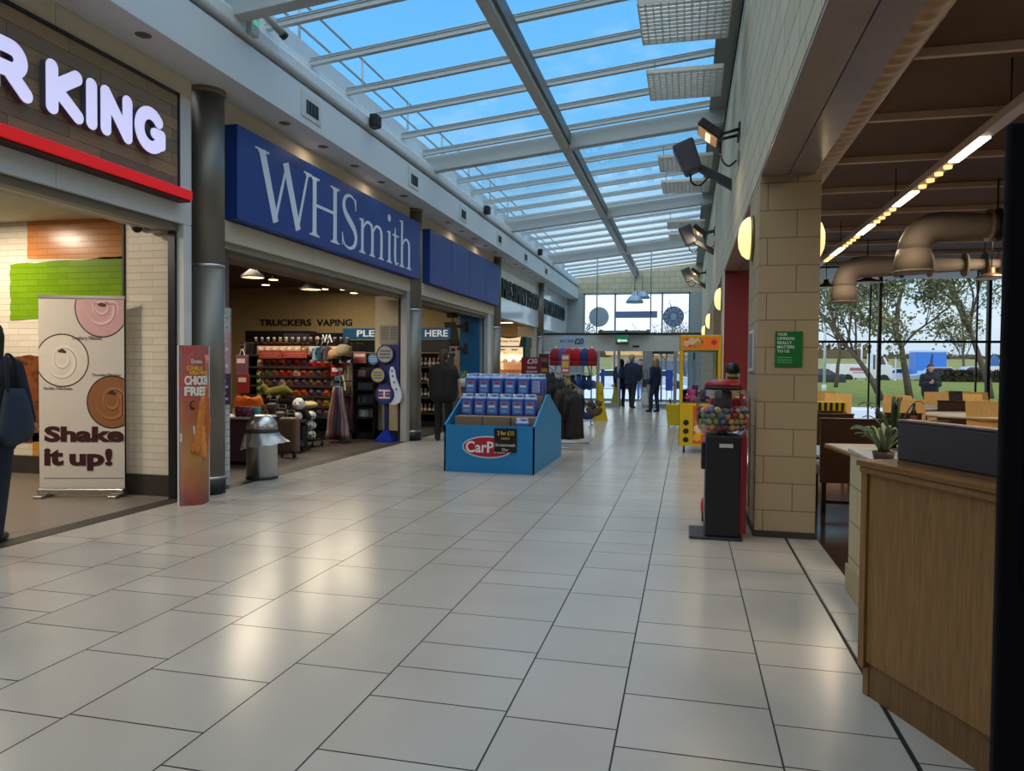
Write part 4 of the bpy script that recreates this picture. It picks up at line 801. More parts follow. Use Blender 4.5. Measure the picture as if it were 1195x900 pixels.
MB().hexa([(-.11, -.05, 0), (.11, -.05, 0), (.11, .05, 0), (-.11, .05, 0)], [(-.09, -.03, .26), (.09, -.03, .26), (.09, .03, .26), (-.09, .03, .26)]).build('bag_body', M((48, 44, 52), .6), hb, bevel=.02); MB().tube(spl([(-.07, 0, .25), (-.05, 0, .5), (.05, 0, .5), (.07, 0, .25)]), .01, 8).build('strap', DARK, hb)
cb_ = thing('carrier_bag', 'white carrier bag hanging by the legs of the blonde person', 'bag', (pp.x-.30, pp.y-.1, .22), 0)
MB().hexa([(-.12, -.05, 0), (.12, -.05, 0), (.12, .05, 0), (-.12, .05, 0)], [(-.10, -.03, .38), (.10, -.03, .38), (.10, .03, .38), (-.10, .03, .38)]).build('bag_body', M((190, 190, 192), .5), cb_, bevel=.02); MB().tube(spl([(-.05, 0, .37), (-.04, 0, .5), (.04, 0, .5), (.05, 0, .37)]), .008, 8).build('handle', WHITE, cb_)
pp = atZ(747, 466)
person('person', 'person in a black top and pale jeans outside the sliding doors', (pp.x, pp.y, 0), math.radians(170), 1.74, (24, 24, 30), (120, 150, 196), (40, 40, 44), (60, 44, 34), 'short', .88, ((.1, 0), (-.12, 0)))
pp = atY(1085, 462, 24.5)
person('person', 'person in a dark hooded jacket standing on the grass looking at a phone', (pp.x, 24.5, -.2), math.radians(175), 1.74, (28, 30, 40), (52, 56, 74), (30, 30, 32), (30, 26, 26), 'hood', .80, ((0, 0), (.04, 0)), [((-.25, .04, 1.12), (-.05, .26, 1.22)), ((.25, .04, 1.12), (.07, .25, 1.18))], hoodc=(28, 30, 40), wid=1.2)
ph = thing('phone', 'dark mobile phone held by the person on the grass', 'phone', (pp.x, 24.18, 1.05), 0); MB().box(-.037, .037, -.006, .006, -.07, .07).build('case', BLACK, ph, bevel=.006); MB().box(-.034, .034, .006, .0075, -.066, .066).build('screen', M((120, 150, 190), .2, emit=.4), ph)

# ------------------------------------------------------------------ blue screenwash bin
BB = M((24, 128, 190), .5, var=.05)
T = thing('promotion_bin', 'blue cardboard promotion bin with a red oval badge full of screenwash', 'display bin', (-2.48, 9.2, 0))
bx0, bx1, by0, by1 = -3.09, -1.88, 9.2, 11.28
MB().box(bx0, bx1, by0, by0+.02, 0, .615).build('front_panel', BB, T, True); MB().box(bx0, bx1, by1-.02, by1, 0, .62).build('rear_panel', BB, T, True)
for nm, x in (('side_panel', bx0), ('side_panel', bx1-.02)):
    prof = [(by0, 0), (by1, 0), (by1, .62), (10.2, 1.0), (10.05, .99), (by0, .615)]
    MB().add([(x, y, z) for y, z in prof]+[(x+.02, y, z) for y, z in prof], [tuple(reversed(range(6))), tuple(range(6, 12))]+[(i, (i+1) % 6, 6+(i+1) % 6, 6+i) for i in range(6)]).build(nm, BB, T, True)
MB().box(bx0+.02, bx1-.02, by0+.02, by1-.02, .02, .30).build('inner_shelf', M((26, 84, 130), .7), T, True)
MB().box(bx0+.1, bx1-.02, 10.42, 10.45, .3, .98).build('divider', BB, T, True)
o0 = atY(540, 540, 9.2); o1 = atY(599, 508, 9.2); ocx, ocz, orx, orz = (o0.x+o1.x)/2, atY(570, 522, 9.2).z, (o1.x-o0.x)/2*1.02, .145
FB = FRF(9.2)
MB().disc((ocx, ocz), 1, FB, .0, .003, 48, (orx, orz)).build('badge_border', M((196, 214, 232), .5), T, True); MB().disc((ocx, ocz), 1, FB, .003, .005, 48, (orx-.018, orz-.018)).build('badge', M((176, 26, 40), .5), T, True)
text('CarPlan', FB, ocx-orx*.86, ocx+orx*.82, ocz-.075, ocz+.075, M((232, 236, 244), .5), T, .005, .008, .02)
P = thing('price_card', 'black price card reading 2 for 15 pounds on the front of the blue bin', 'price sign', (-2.3, 9.19, .3)); a0 = atY(577, 500, 9.18); a1 = atY(602.5, 528.5, 9.18)
MB().box(a0.x, a1.x, 9.176, 9.2005, a1.z, a0.z).build('card', BLACK, P, True); wd = a1.x-a0.x; FC2 = FRF(9.176); YEL = M((226, 196, 60), .5)
text('2 for £15', FC2, a0.x+.04, a1.x-.03, a0.z-.085, a0.z-.03, YEL, P, 0, .003, .012); MB().box(a0.x+.09, a1.x-.09, 9.173, 9.176, a0.z-.14, a0.z-.115).build('text_line', M((150, 132, 70), .5), P, True)
text('Screenwash', FC2, a0.x+.015, a1.x-.015, a0.z-.23, a0.z-.19, WHITE, P, 0, .003, .006); text('5ltr', FC2, a0.x+.1, a1.x-.1, a0.z-.29, a0.z-.255, WHITE, P, 0, .003, .006)
JBLUE = M((66, 86, 172), .3, var=.06); JTOP = M((160, 188, 228), .35); JLAB = M((84, 140, 206), .4); JRED = M((196, 60, 70), .4)
def jug(loc, rz, lb, first=[None], back=False):
    key = 'back' if back else 'front'
    for k, o in first[1:]:
        if k == key: return dup(o, loc, rz, lb)
    T = thing('screenwash_bottle', lb, 'bottle', loc, rz, 'blue screenwash bottles in the promotion bin'); first.append((key, T))
    w2, d2 = .087, .062
    def ring(w, d, z, n=20): return [(w*(abs(math.cos(2*PI*k/n))**.45)*(1 if math.cos(2*PI*k/n) >= 0 else -1), d*(abs(math.sin(2*PI*k/n))**.45)*(1 if math.sin(2*PI*k/n) >= 0 else -1), z) for k in range(n)]
    MB().loft([ring(w2*.94, d2*.94, 0), ring(w2, d2, .012), ring(w2, d2, .215), ring(w2*.97, d2*.97, .228)]).build('body', JBLUE, T)
    mb = MB().loft([ring(w2*.97, d2*.97, .226), ring(w2*.96, d2*.9, .245), ring(w2*.7, d2*.7, .252)])
    mb.box(-.02, .075, -.016, .016, .278, .296).box(.055, .075, -.016, .016, .245, .29); mb.box(-.03, -.012, -.016, .016, .245, .29)
    mb.build('neck_and_handle', JTOP, T, bevel=.004)
    MB().cyl((-.055, 0, .25), (-.055, 0, .292), .022, n=16).build('screw_cap', M((206, 214, 230), .4), T)
    if back:
        l = MB().box(-.05, .05, -d2-.0015, -d2, .04, .2).build('label', M((176, 186, 222), .5), T); mb = MB()
        for i in range(9): mb.box(-.042, .042-.012*(i % 3), -d2-.0025, -d2-.0014, .05+.016*i, .057+.016*i)
        mb.build('small_print', M((90, 100, 170), .5), l)
    else:
        l = MB().box(-.06, .06, -d2-.0015, -d2, .035, .195).build('label', JLAB, T); MB().disc((0, .165), 1, FRF(-d2-.0014), 0, .001, 24, (.042, .018)).build('badge', JRED, l)
        MB().box(-.045, .045, -d2-.0025, -d2-.0014, .11, .135).build('label_text', M((214, 226, 246), .5), l); MB().box(-.03, .03, -d2-.0025, -d2-.0014, .06, .07).build('label_text', M((150, 190, 230), .5), l)
    return T
on = ['first', 'second', 'third', 'fourth', 'fifth', 'sixth']
CARD = M((138, 116, 92), .8)
q0 = atY(533, 485, 9.5).x; q1 = atY(622, 485, 9.5).x
for i, (xa, xb) in enumerate(((531, 562.5), (563.5, 595), (596.5, 627))):
    x0, x1 = atY(xa, 490, 9.42).x, atY(xb, 490, 9.42).x
    T = thing('cardboard_box', 'brown cardboard box at the front of the blue bin, %s of three from the left' % on[i], 'box', ((x0+x1)/2, 9.62, .30), 0, 'cardboard boxes in the promotion bin'); hw_ = (x1-x0)/2
    MB().box(-hw_, hw_, -.2, .2, 0, .415).build('carton', CARD, T, bevel=.004); MB().box(-hw_+.002, hw_-.002, -.002, .002, .414, .4165).build('flap_seam', M((80, 66, 50), .8), T); MB().box(-hw_, hw_, -.03, .03, .415, .4168).build('tape', M((170, 144, 104), .3), T)
T = thing('cardboard_tier', 'cardboard cartons under the rear row of screenwash bottles', 'box', (-2.48, 10.14, .3)); MB().box(-.5, .55, -.27, .26, 0, .685).build('carton', CARD, T, bevel=.004); MB().box(-.5, .55, -.03, -.02, .685, .687).build('flap_seam', M((80, 66, 50), .8), T)
for i in range(6):
    p = atY(545.5+14.7*i, 484, 9.68); jug((p.x, 9.7, .717), random.uniform(-.05, .05), 'blue screenwash bottle, %s from the left in the front row of the bin' % on[i])
    p = atY(550.5+15.2*i, 459, 10.0); jug((p.x, 10.0, .987), random.uniform(-.05, .05), 'blue screenwash bottle, %s from the left in the second row of the bin' % on[i] if i < 5 else 'blue screenwash bottle turned to show its white back label in the second row', back=(i == 5))
    p = atY(553.5+15.2*i, 455, 10.2); jug((p.x, 10.24, .987), random.uniform(-.05, .05), 'blue screenwash bottle, %s from the left in the hindmost row of the bin' % on[i])
p = atY(609.5, 498, 9.34); jug((p.x, 9.335, .42), .05, 'single blue screenwash bottle standing in front of the cardboard boxes')
MB_ = MB().box(p.x-.1, p.x+.1, 9.24, 9.40, .30, .42); T = tag(MB_.build('cardboard_tray', CARD), 'low cardboard tray under the single screenwash bottle', 'box')

# ------------------------------------------------------------------ clothes rails by the bin
def garment(name, mat, T, L, sw, depth, seed, open_=True):
    r = random.Random(seed); n = 28; ph = r.uniform(0, 6); rings = []
    for i in range(10):
        t = i/9; hwid = sw*(.42+.58*min(1, t*6)) if t < .17 else sw*(1+.16*(t-.17)); dp = depth*(.5+.5*min(1, t*4))*(1+.35*t)
        rings.append([(hwid*math.cos(2*PI*k/n)*(1+.05*t*math.sin(5*2*PI*k/n+ph)), dp*math.sin(2*PI*k/n)*(1+.22*t*math.sin(7*2*PI*k/n+ph)), -L*t) for k in range(n)])
    b_ = MB().loft(rings).build('garment_body', mat, T)
    for sx in (-1, 1): MB().tube([(sx*sw*.85, 0, -.05), (sx*sw*1.16, .01, -.18*L), (sx*sw*1.26, .02, -.38*L), (sx*sw*1.24, .03, -.56*L)], [depth*.75, depth*.72, depth*.6, depth*.5], 12).build('sleeve', mat, T)
    MB().tube([(0, 0, -.03), (0, 0, .05), (.03, 0, .08), (.035, 0, .11), (0, 0, .135), (-.02, 0, .12)], .005, 6).build('hanger', STEELB, T)
    return T
rail = thing('clothes_rail', 'chrome stand with a sloping arm of dark coats standing behind the blue bin', 'clothes rail', (-2.12, 12.6, 0))
for y in (-.45, .45): MB().cyl((-.45, y, .03), (.45, y, .03), .016).build('foot', STEELB, rail)
MB().cyl((-.4, -.45, .03), (-.4, .45, .03), .016).build('foot', STEELB, rail); MB().cyl((-.4, 0, .03), (-.4, 0, 1.5), .018).build('upright', STEELB, rail)
MB().tube([(-.4, -.1, 1.5), (-.3, -.1, 1.47), (.38, -.1, .985)], .012, 8).build('sloping_arm', STEELB, rail); MB().cyl((-.4, 0, 1.5), (-.4, -.1, 1.5), .012).build('arm_bracket', STEELB, rail)
for i, (y, c, lb) in enumerate(((11.85, (40, 40, 48), 'charcoal coat topmost on the sloping arm behind the blue bin'), (12.15, (28, 30, 44), 'navy coat second from the top of the arm behind the blue bin'), (12.45, (22, 22, 24), 'black coat in the middle of the sloping arm behind the blue bin'), (12.8, (50, 42, 38), 'dark brown coat fourth down the sloping arm behind the blue bin'), (13.2, (30, 26, 26), 'black brown coat lowest on the sloping arm behind the blue bin'))):
    zc_ = 1.33-.10*i; T = thing('coat', lb, 'coat', (-2.42+.14*i, 12.5, zc_), math.radians(52+4*i), 'coats on the rail'); garment('coat', M(c, .85, var=.25, scale=12, bump=.2), T, zc_-.16, .22, .085, i)
def sign_board(x0, y0, x1, y1, Y, col, lines, lb, post=None, name='price_sign', tilt=0):
    a0 = atY(x0, y0, Y); a1 = atY(x1, y1, Y); T = thing(name, lb, 'price sign', ((a0.x+a1.x)/2, Y, a1.z))
    MB().box(a0.x, a1.x, Y, Y+.012, a1.z, a0.z).build('board', M(col, .45), T, True); H2 = a0.z-a1.z; W2_ = a1.x-a0.x
    for s, u0, u1, v0, v1, c in lines:
        if s == '-': MB().box(a0.x+u0*W2_, a0.x+u1*W2_, Y-.003, Y, a1.z+v0*H2, a1.z+v1*H2).build('text_line', M(c, .5), T, True); continue
        text(s, FRF(Y), a0.x+u0*W2_, a0.x+u1*W2_, a1.z+v0*H2, a1.z+v1*H2, M(c, .5), T, 0, .003, .01)
    if post is not None: MB().cyl(((a0.x+a1.x)/2, Y+.025, post), ((a0.x+a1.x)/2, Y+.025, a0.z-.05), .012, n=8).build('post', STEELB, T, True)
    return T
sign_board(608.5, 417, 631.5, 436.8, 11.66, (112, 22, 36), [('£30', .3, .8, .62, .92, (224, 220, 222)), ('-', .3, .75, .32, .45, (180, 150, 152)), ('-', .25, .8, .08, .2, (180, 150, 152))], 'dark red price sign reading 30 pounds behind the screenwash bottles', 1.0)
sign_board(629, 413, 640.5, 437, 12.1, (70, 28, 30), [('-', .15, .85, .6, .8, (130, 80, 60)), ('-', .15, .85, .1, .3, (170, 120, 50))], 'narrow dark brown price sign beside the red 30 pounds sign', 1.0)

# hat and glove stand further along
HS = thing('accessory_stand', 'chrome rack of hats gloves and cushions with a price board reading 20 pounds', 'display stand', (-2.35, 16.9, 0))
hx = lambda px, Y=16.9: atY(px, 430, Y).x
hz_ = lambda py, Y=16.9: atY(670, py, Y).z
for px in (648, 690): 
    MB().cyl((hx(px), 16.95, .02), (hx(px), 16.95, hz_(404)), .016).build('upright', STEELB, HS, True); MB().cyl((hx(px), 16.6, .03), (hx(px), 17.3, .03), .016).build('foot', STEELB, HS, True)
for py in (407, 436, 468, 491): MB().cyl((hx(646), 16.95, hz_(py)), (hx(692), 16.95, hz_(py)), .012).build('cross_bar', STEELB, HS, True)
b0 = (hx(651), hz_(405)); b1 = (hx(682), hz_(391.5)); MB().box(b0[0], b1[0], 16.93, 16.95, b0[1], b1[1]).build('header_board', M((166, 194, 216), .45), HS, True)
text('BUY 1 FOR', FRF(16.93), b0[0]+.04, b0[0]+.36, b0[1]+.1, b0[1]+.17, M((44, 86, 132), .5), HS, 0, .004, .02); text('£20', FRF(16.93), b0[0]+.38, b1[0]-.03, b0[1]+.06, b0[1]+.2, M((22, 60, 110), .5), HS, 0, .004, .03)
def beanie(px, py, c, lb, w_=.13, h_=.40):
    T = thing('woolly_hat', lb, 'hat', (hx(px), 16.86, hz_(427)), random.uniform(-.2, .2), 'woolly hats on the stand')
    MB().lathe([(w_*.8, 0), (w_, .02), (w_, .1), (w_*.94, .11)], n=22).build('cuff', M(c, .9, var=.2, scale=40, bump=.4), T)
    MB().lathe([(w_*.94, .1), (w_*1.02, .18), (w_*.95, .28), (w_*.6, .37), (.03, h_), (.001, h_+.005)], n=22).build('crown', M(c, .9, var=.2, scale=40, bump=.4), T)
for px, c, lb in ((648, (136, 22, 36), 'dark red woolly hat at the left end of the hat row'), (656.5, (84, 74, 140), 'mauve woolly hat beside the dark red end hat'), (664.5, (160, 22, 32), 'bright red woolly hat third in the hat row'), (673, (168, 20, 34), 'red woolly hat right of the middle of the hat row'), (683, (38, 62, 110), 'blue woolly hat near the right end of the hat row'), (690.5, (150, 34, 46), 'red woolly hat at the right end of the hat row')): beanie(px, 427, c, lb)
sign_board(655, 413, 664.5, 436, 16.5, (196, 96, 92), [('-', .12, .88, .72, .9, (240, 220, 214)), ('-', .12, .88, .3, .62, (226, 190, 90)), ('-', .15, .85, .1, .22, (240, 220, 214))], 'pink red price card with yellow figures in front of the woolly hats', .9)
def glove(px, py, c, lb, k):
    T = thing('glove', lb, 'glove', (hx(px), 16.84, hz_(py)), random.uniform(-.4, .4), 'gloves on the stand')
    B = MB().cap((0, 0, 0), .05, (0, 0, -.16), .065, 10)
    for i in range(4): B.cap((-.045+.03*i, 0, -.2), .02, (-.055+.037*i, .0, -.30+.02*abs(i-1.5)), .016, 8)
    B.cap((.06, 0, -.1), .022, (.1, 0, -.2), .018, 8); B.build('glove_hand', M(c, .9, var=.2, bump=.3), T, remesh=.012); MB().lathe([(.056, 0), (.058, .03), (.052, .04)], n=16).build('cuff', M(tuple(int(v*.7) for v in c), .9), T)
for k, (px, py, c, lb) in enumerate(((659, 440, (92, 96, 110), 'grey glove at the left end of the glove row'), (664, 441, (206, 170, 40), 'yellow glove in the glove row'), (669, 440, (30, 40, 76), 'navy glove beside the yellow glove'), (676, 439, (36, 82, 160), 'bright blue glove in the glove row'), (682, 440, (28, 50, 104), 'dark blue glove beside the bright blue glove'), (688, 440, (34, 62, 120), 'mid blue glove at the right end of the glove row'))): glove(px, py, c, lb, k)
def neckpillow(px, py, c, lb, R_=.145):
    T = thing('neck_pillow', lb, 'cushion', (hx(px, 16.7), 16.7, hz_(py)), 0, 'neck pillows on the stand'); pts = [(R_*math.sin(a), 0, -R_*1.05*math.cos(a)) for a in [math.radians(-150+300*i/20) for i in range(21)]]
    MB().tube(pts, [.05+.035*math.sin(PI*i/20) for i in range(21)], 14).build('cushion_roll', M(c, .9, var=.15, bump=.25), T); MB().ball(pts[0], .05).ball(pts[-1], .05).build('cushion_end', M(c, .9), T)
neckpillow(686, 477, (34, 56, 104), 'blue neck pillow hanging low on the hat stand', .15); neckpillow(694, 474, (96, 70, 52), 'brown neck pillow behind the blue neck pillow', .13); neckpillow(672, 462, (150, 120, 100), 'tan neck pillow hanging at the left of the hat stand', .12)
def cone(px, py, lb, Hc=.98):
    b = atZ(px, py); T = thing('wet_floor_cone', lb, 'warning cone', (b.x, b.y, 0), .5, 'yellow wet floor cones'); Y_ = M((206, 178, 24), .45, var=.06)
    n = 4; rr_ = lambda q, z: [(q*math.cos(PI/4+2*PI*k/4), q*math.sin(PI/4+2*PI*k/4), z) for k in range(4)]
    MB().loft([rr_(.24, 0), rr_(.22, .04), rr_(.14, .42), rr_(.12, .5), rr_(.115, .6), rr_(.085, .9), rr_(.05, Hc)], True, False).build('cone_body', Y_, T, bevel=.01)
    for z, q in ((.48, .088), (.70, .078)):
        for k in range(4): MB().cbox((0, -q, 0), (.10, .004, .018)).xf(Matrix.Rotation(k*PI/2, 4, 'Z') @ Matrix.Translation((0, 0, z))).build('warning_line', M((60, 50, 24), .5), T)
    MB().cyl((0, 0, Hc-.01), (0, 0, Hc+.03), .035, n=12).build('handle', Y_, T)
cone(700, 490.5, 'yellow wet floor cone beside the hat stand'); cone(719, 473.2, 'yellow wet floor cone beyond the glass by the sliding doors')

# doughnut cabinet inside the food shop entrance
kx0, kx1, KY = atY(577, 430, 19.5).x, atY(613, 430, 19.5).x, 19.5; kz = lambda py: atY(600, py, KY).z
DG = M((16, 62, 54), .4); T = thing('doughnut_cabinet', 'tall dark green self-service cabinet with a lit bow shaped header sign', 'display cabinet', ((kx0+kx1)/2, KY+.35, 0))
MB().box(kx0, kx0+.07, KY, KY+.7, 0, kz(404)).build('side_panel', DG, T, True); MB().box(kx1-.07, kx1, KY, KY+.7, 0, kz(404)).build('side_panel', DG, T, True); MB().box(kx0, kx1, KY+.66, KY+.7, 0, kz(404)).build('rear_panel', M((244, 226, 206), .5), T, True)
MB().box(kx0, kx1, KY, KY+.7, 0, .6).build('plinth', DG, T, True); MB().box(kx0-.02, kx1+.02, KY-.04, KY+.74, kz(405), kz(393)).build('canopy', DG, T, True, bevel=.01)
WARM = M((255, 226, 190), .5, emit=.75, ecol=(255, 214, 168)); cx_ = (kx0+kx1)/2; hw_ = (kx1-kx0)*.36
MB().prism([(cx_+hw_*u, kz(399)+v) for u, v in ((-1, .13), (-.5, .10), (0, .085), (.5, .10), (1, .13), (.92, 0), (.85, -.11), (0, -.11), (-.85, -.11), (-.92, 0))], FRF(KY-.04), 0, .03).build('bow_sign', WARM, T, True)
text('Krispy Kreme', FRF(KY-.07), cx_-hw_*.85, cx_+hw_*.85, kz(400.3), kz(396.8), M((150, 40, 36), .5), T, 0, .004, .02); text('DOUGHNUTS', FRF(KY-.045), cx_-hw_*.55, cx_+hw_*.55, kz(404.5), kz(402.8), M((190, 210, 196), .5), T, 0, .004)
MB().prism([(-1+2*.5*(1+u), kz(399)+v) for u, v in ((-.2, .1), (.2, .1), (.18, -.1), (-.18, -.1))], FRL(kx1+.02), 0, .02)
MB().box(kx0+.07, kx1-.07, KY-.0, KY+.03, kz(411), kz(405.5)).build('header_light', WARM, T, True)
for u0, u1 in ((.2, .35), (.55, .75)): MB().box(kx0+u0*(kx1-kx0), kx0+u1*(kx1-kx0), KY-.003, KY, kz(409), kz(407.5)).build('text_line', M((190, 150, 110), .5), T, True)
for k in range(4): MB().box(kx0+.07, kx1-.07, KY+.05, KY+.64, .62+.29*k, .64+.29*k).build('shelf', M((236, 222, 206), .4), T, True)
for x in (kx0+.08, kx1-.09): MB().box(x, x+.01, KY+.02, KY+.64, .62, kz(411)).build('lit_edge', WARM, T, True)
dk = 0
for k in range(4):
    for j in range(6):
        x = kx0+.14+(kx1-kx0-.28)*j/5; c = ((206, 140, 70), (120, 66, 40), (230, 120, 40), (226, 190, 150))[(j*2+k) % 4]
        D = thing('doughnut', '%s doughnut, %s from the left on %s shelf of the lit green cabinet' % (('golden glazed', 'chocolate', 'orange iced', 'cream iced')[(j*2+k) % 4], on[j], ('the lowest', 'the second', 'the third', 'the top')[k]), 'doughnut', (x, KY+.2, .675+.29*k), 0, 'doughnuts in the lit cabinet')
        pts = [(.04*math.cos(2*PI*i/14), .04*math.sin(2*PI*i/14), 0) for i in range(15)]; MB().tube(pts, .024, 8).xf(Matrix.Rotation(.9, 4, 'X')).build('ring', M(c, .4), D)
light('cabinet_lamp', (cx_, KY+.3, kz(412)-.01), .5, 6, (1, .88, .74), (0, 0, 0))

# ------------------------------------------------------------------ amusement machines on the right
CYEL = M((222, 186, 22), .4, var=.04)
CL = thing('claw_machine', 'yellow claw crane machine of soft toys against the right wall', 'claw machine', (.22, 12.62, 0))
cx0, cx1, cy0, cy1 = -.11, .535, 12.3, 13.0; cz = lambda py: atY(815, py, cy0).z
for x in (cx0+.08, cx1-.08):
    for y in (cy0+.08, cy1-.08): MB().cyl((x-.015, y, .06), (x+.015, y, .06), .06, n=14).build('caster', DARK, CL, True)
MB().box(cx0, cx1, cy0, cy1, .12, cz(471)).build('base_cabinet', CYEL, CL, True, bevel=.012)
MB().box(cx0, cx1, cy0, cy1, cz(409), cz(391)).build('top_box', CYEL, CL, True, bevel=.012)
for x in (cx0, cx1-.05):
    for y in (cy0, cy1-.05): MB().box(x, x+.05, y, y+.05, cz(471), cz(409)).build('corner_post', CYEL if x > 0 or y > 12.5 else CYEL, CL, True)
MB().box(cx0-.006, cx0, cy0, cy1, .12, cz(391)).build('red_side', M((140, 34, 22), .4), CL, True)
for (a, b2, c, d) in ((cx0+.05, cx1-.05, cy0+.01, cy0+.016), (cx0+.05, cx1-.05, cy1-.016, cy1-.01)): MB().box(a, b2, c, d, cz(471), cz(409)).build('window_pane', GLASS, CL, True)
MB().box(cx1-.016, cx1-.01, cy0+.05, cy1-.05, cz(471), cz(409)).build('mirror_side', M((120, 120, 110), .1, .7), CL, True)
rg = random.Random(9)
def blobart(x0, x1, z0, z1, Y, cols, n, par, rmax=.07):
    for k in range(n):
        c = cols[k % len(cols)]; r1 = rg.uniform(.3, 1)*rmax; x = rg.uniform(x0+r1, x1-r1); r2 = min(r1, (z1-z0)/2-.002); z = rg.uniform(z0+r2, z1-r2)
        MB().prism([(x+r1*math.cos(2*PI*i/16)*(1+.2*math.sin(3*i)), z+r2*math.sin(2*PI*i/16)) for i in range(16)], FRF(Y), .0005*k, .0005*k+.001).build('printed_art', M(c, .4), par, True)
MB().box(cx0+.03, cx1-.03, cy0-.004, cy0, cz(407), cz(393.5)).build('marquee', M((216, 104, 34), .4, emit=.25), CL, True)
blobart(cx0+.03, cx1-.03, cz(407), cz(393.5), cy0-.004, [(70, 130, 40), (230, 150, 40), (210, 60, 50), (240, 210, 170)], 12, CL)
MB().box(cx0+.22, cx1-.04, cy0-.004, cy0, .16, cz(474)).build('cabinet_art', M((224, 96, 34), .4), CL, True); blobart(cx0+.22, cx1-.04, .16, cz(474), cy0-.004, [(240, 190, 60), (206, 50, 40), (80, 140, 50), (250, 220, 190), (230, 120, 40)], 14, CL, .09)
for z_, nm in ((.22, 'coin_slot'), (.36, 'joystick_panel'), (.5, 'coin_slot')): MB().disc((cx0+.11, z_), .045, FRF(cy0), 0, .012, 16).build(nm, DARK, CL, True)
MB().box(cx0+.05, cx1-.05, cy0+.05, cy1-.05, cz(471), cz(471)+.02).build('prize_floor', M((120, 100, 90), .8), CL, True)
cr_ = ((cx0+cx1)/2-.1, 12.55); MB().box(cx0+.05, cx1-.05, cr_[1]-.02, cr_[1]+.02, cz(411), cz(410)).build('gantry', STEELB, CL, True); MB().cyl((cr_[0], cr_[1], cz(411)), (cr_[0], cr_[1], cz(420)), .01).build('claw_cord', DARK, CL, True)
for k in range(3): a = 2*PI*k/3; MB().tube(spl([(cr_[0], cr_[1], cz(420)), (cr_[0]+.07*math.cos(a), cr_[1]+.07*math.sin(a), cz(424)), (cr_[0]+.02*math.cos(a), cr_[1]+.02*math.sin(a), cz(428))]), .008, 6).build('claw_prong', STEELB, CL, True)
for k, (px, py, Y, c, lb) in enumerate(((798, 469, 12.5, (40, 34, 44), 'black and white soft toy in the left corner of the claw machine'), (805, 463, 12.45, (226, 60, 130), 'bright pink soft toy in the claw machine'), (811, 459, 12.6, (110, 70, 150), 'purple soft toy behind the pink one in the claw machine'), (814, 455, 12.7, (226, 222, 214), 'white soft toy at the top of the heap in the claw machine'), (808, 470, 12.4, (214, 96, 150), 'rose soft toy low in the claw machine'), (820, 468, 12.5, (90, 60, 120), 'violet soft toy towards the right of the claw machine'))):
    p = atY(px, py, Y); T = thing('soft_toy', lb, 'soft toy', (p.x, Y, max(p.z-.07, cz(471)+.02)), rg.uniform(-1, 1), 'soft toys in the claw machine'); m2 = M(c, .95, var=.2, bump=.3)
    MB().ball((0, 0, .06), .065, sc=(1, .9, 1)).build('toy_body', m2, T); MB().ball((0, -.01, .15), .05).build('toy_head', m2, T)
    for sx in (-1, 1): MB().ball((sx*.04, 0, .19), .018).build('ear', m2, T); MB().cap((sx*.05, -.03, .08), .02, (sx*.08, -.06, .05), .018, 8).build('toy_arm', M((230, 226, 220), .95) if k == 0 else m2, T)
# yellow tub beside it
T = thing('mop_bucket', 'plain yellow bucket with a handle in front of the far doors beside the claw machine', 'bucket', (-.26, 17.6, 0)); 
MB().hexa([(-.16, -.2, .06), (.16, -.2, .06), (.16, .2, .06), (-.16, .2, .06)], [(-.2, -.25, .55), (.2, -.25, .55), (.2, .25, .55), (-.2, .25, .55)]).build('tub', M((206, 182, 20), .45), T, bevel=.02); MB().cyl((-.08, 0, .5), (-.12, 0, .68), .016).build('handle', DARK, T)
for x in (-.13, .13):
    for y in (-.16, .16): MB().cyl((x-.01, y, .03), (x+.01, y, .03), .03, n=10).build('caster', DARK, T)
# bouncy ball machine
G = thing('bouncy_ball_machine', 'black bouncy ball vending machine with a clear globe and red lid beside the pillar', 'vending machine', (.285, 6.28, 0))
MB().box(-.25, .17, -.17, .27, 0, .022).build('base_plate', M((30, 34, 44), .4), G, bevel=.01)
MB().box(-.125, .145, -.13, .22, .022, .84).build('cabinet', M((24, 22, 30), .45), G, bevel=.01)
MB().box(-.128, -.125, -.12, .2, .04, .82).build('side_graphic', M((74, 92, 140), .4), G)
for k, (y, z, r_, c) in enumerate(((.05, .25, .07, (196, 170, 70)), (.08, .48, .08, (190, 160, 80)), (-.04, .14, .05, (210, 190, 120)), (.1, .68, .05, (90, 130, 190)), (.0, .36, .04, (170, 80, 70)))): MB().disc((-y, z), r_, (Vector((-.128, 0, 0)), -Y1, Z1), 0, .002, 20).build('graphic_ball', M(c, .4), G)
MB().box(-.16, -.125, -.1, -.02, .56, .78).build('coin_mechanism', DARK, G, bevel=.01); MB().box(-.02, .085, -.134, -.13, .745, .775).build('price_label', M((190, 190, 186), .5), G)
gz0, gz1, gr = .83, 1.21, .215; prof = [(.12, gz0), (.16, gz0+.01), (.2, gz0+.06), (gr, gz0+.12), (gr, gz1-.08), (.20, gz1-.02), (.17, gz1)]
def sq(r_, z, n=32): return [(.01+r_*(abs(math.cos(2*PI*k/n))**.7)*(1 if math.cos(2*PI*k/n) >= 0 else -1), .04+r_*(abs(math.sin(2*PI*k/n))**.7)*(1 if math.sin(2*PI*k/n) >= 0 else -1), z) for k in range(n)]
MB().loft([sq(a, b2) for a, b2 in prof], False).build('globe', PLASTICCLEAR, G)
MB().loft([sq(.14, gz1-.005), sq(.15, gz1+.0), sq(.15, gz1+.025)]).build('lid_collar', BLACK, G); MB().loft([sq(.145, gz1+.022), sq(.15, gz1+.04), sq(.13, gz1+.07), sq(.05, gz1+.085)]).build('lid', M((150, 22, 34), .3), G)
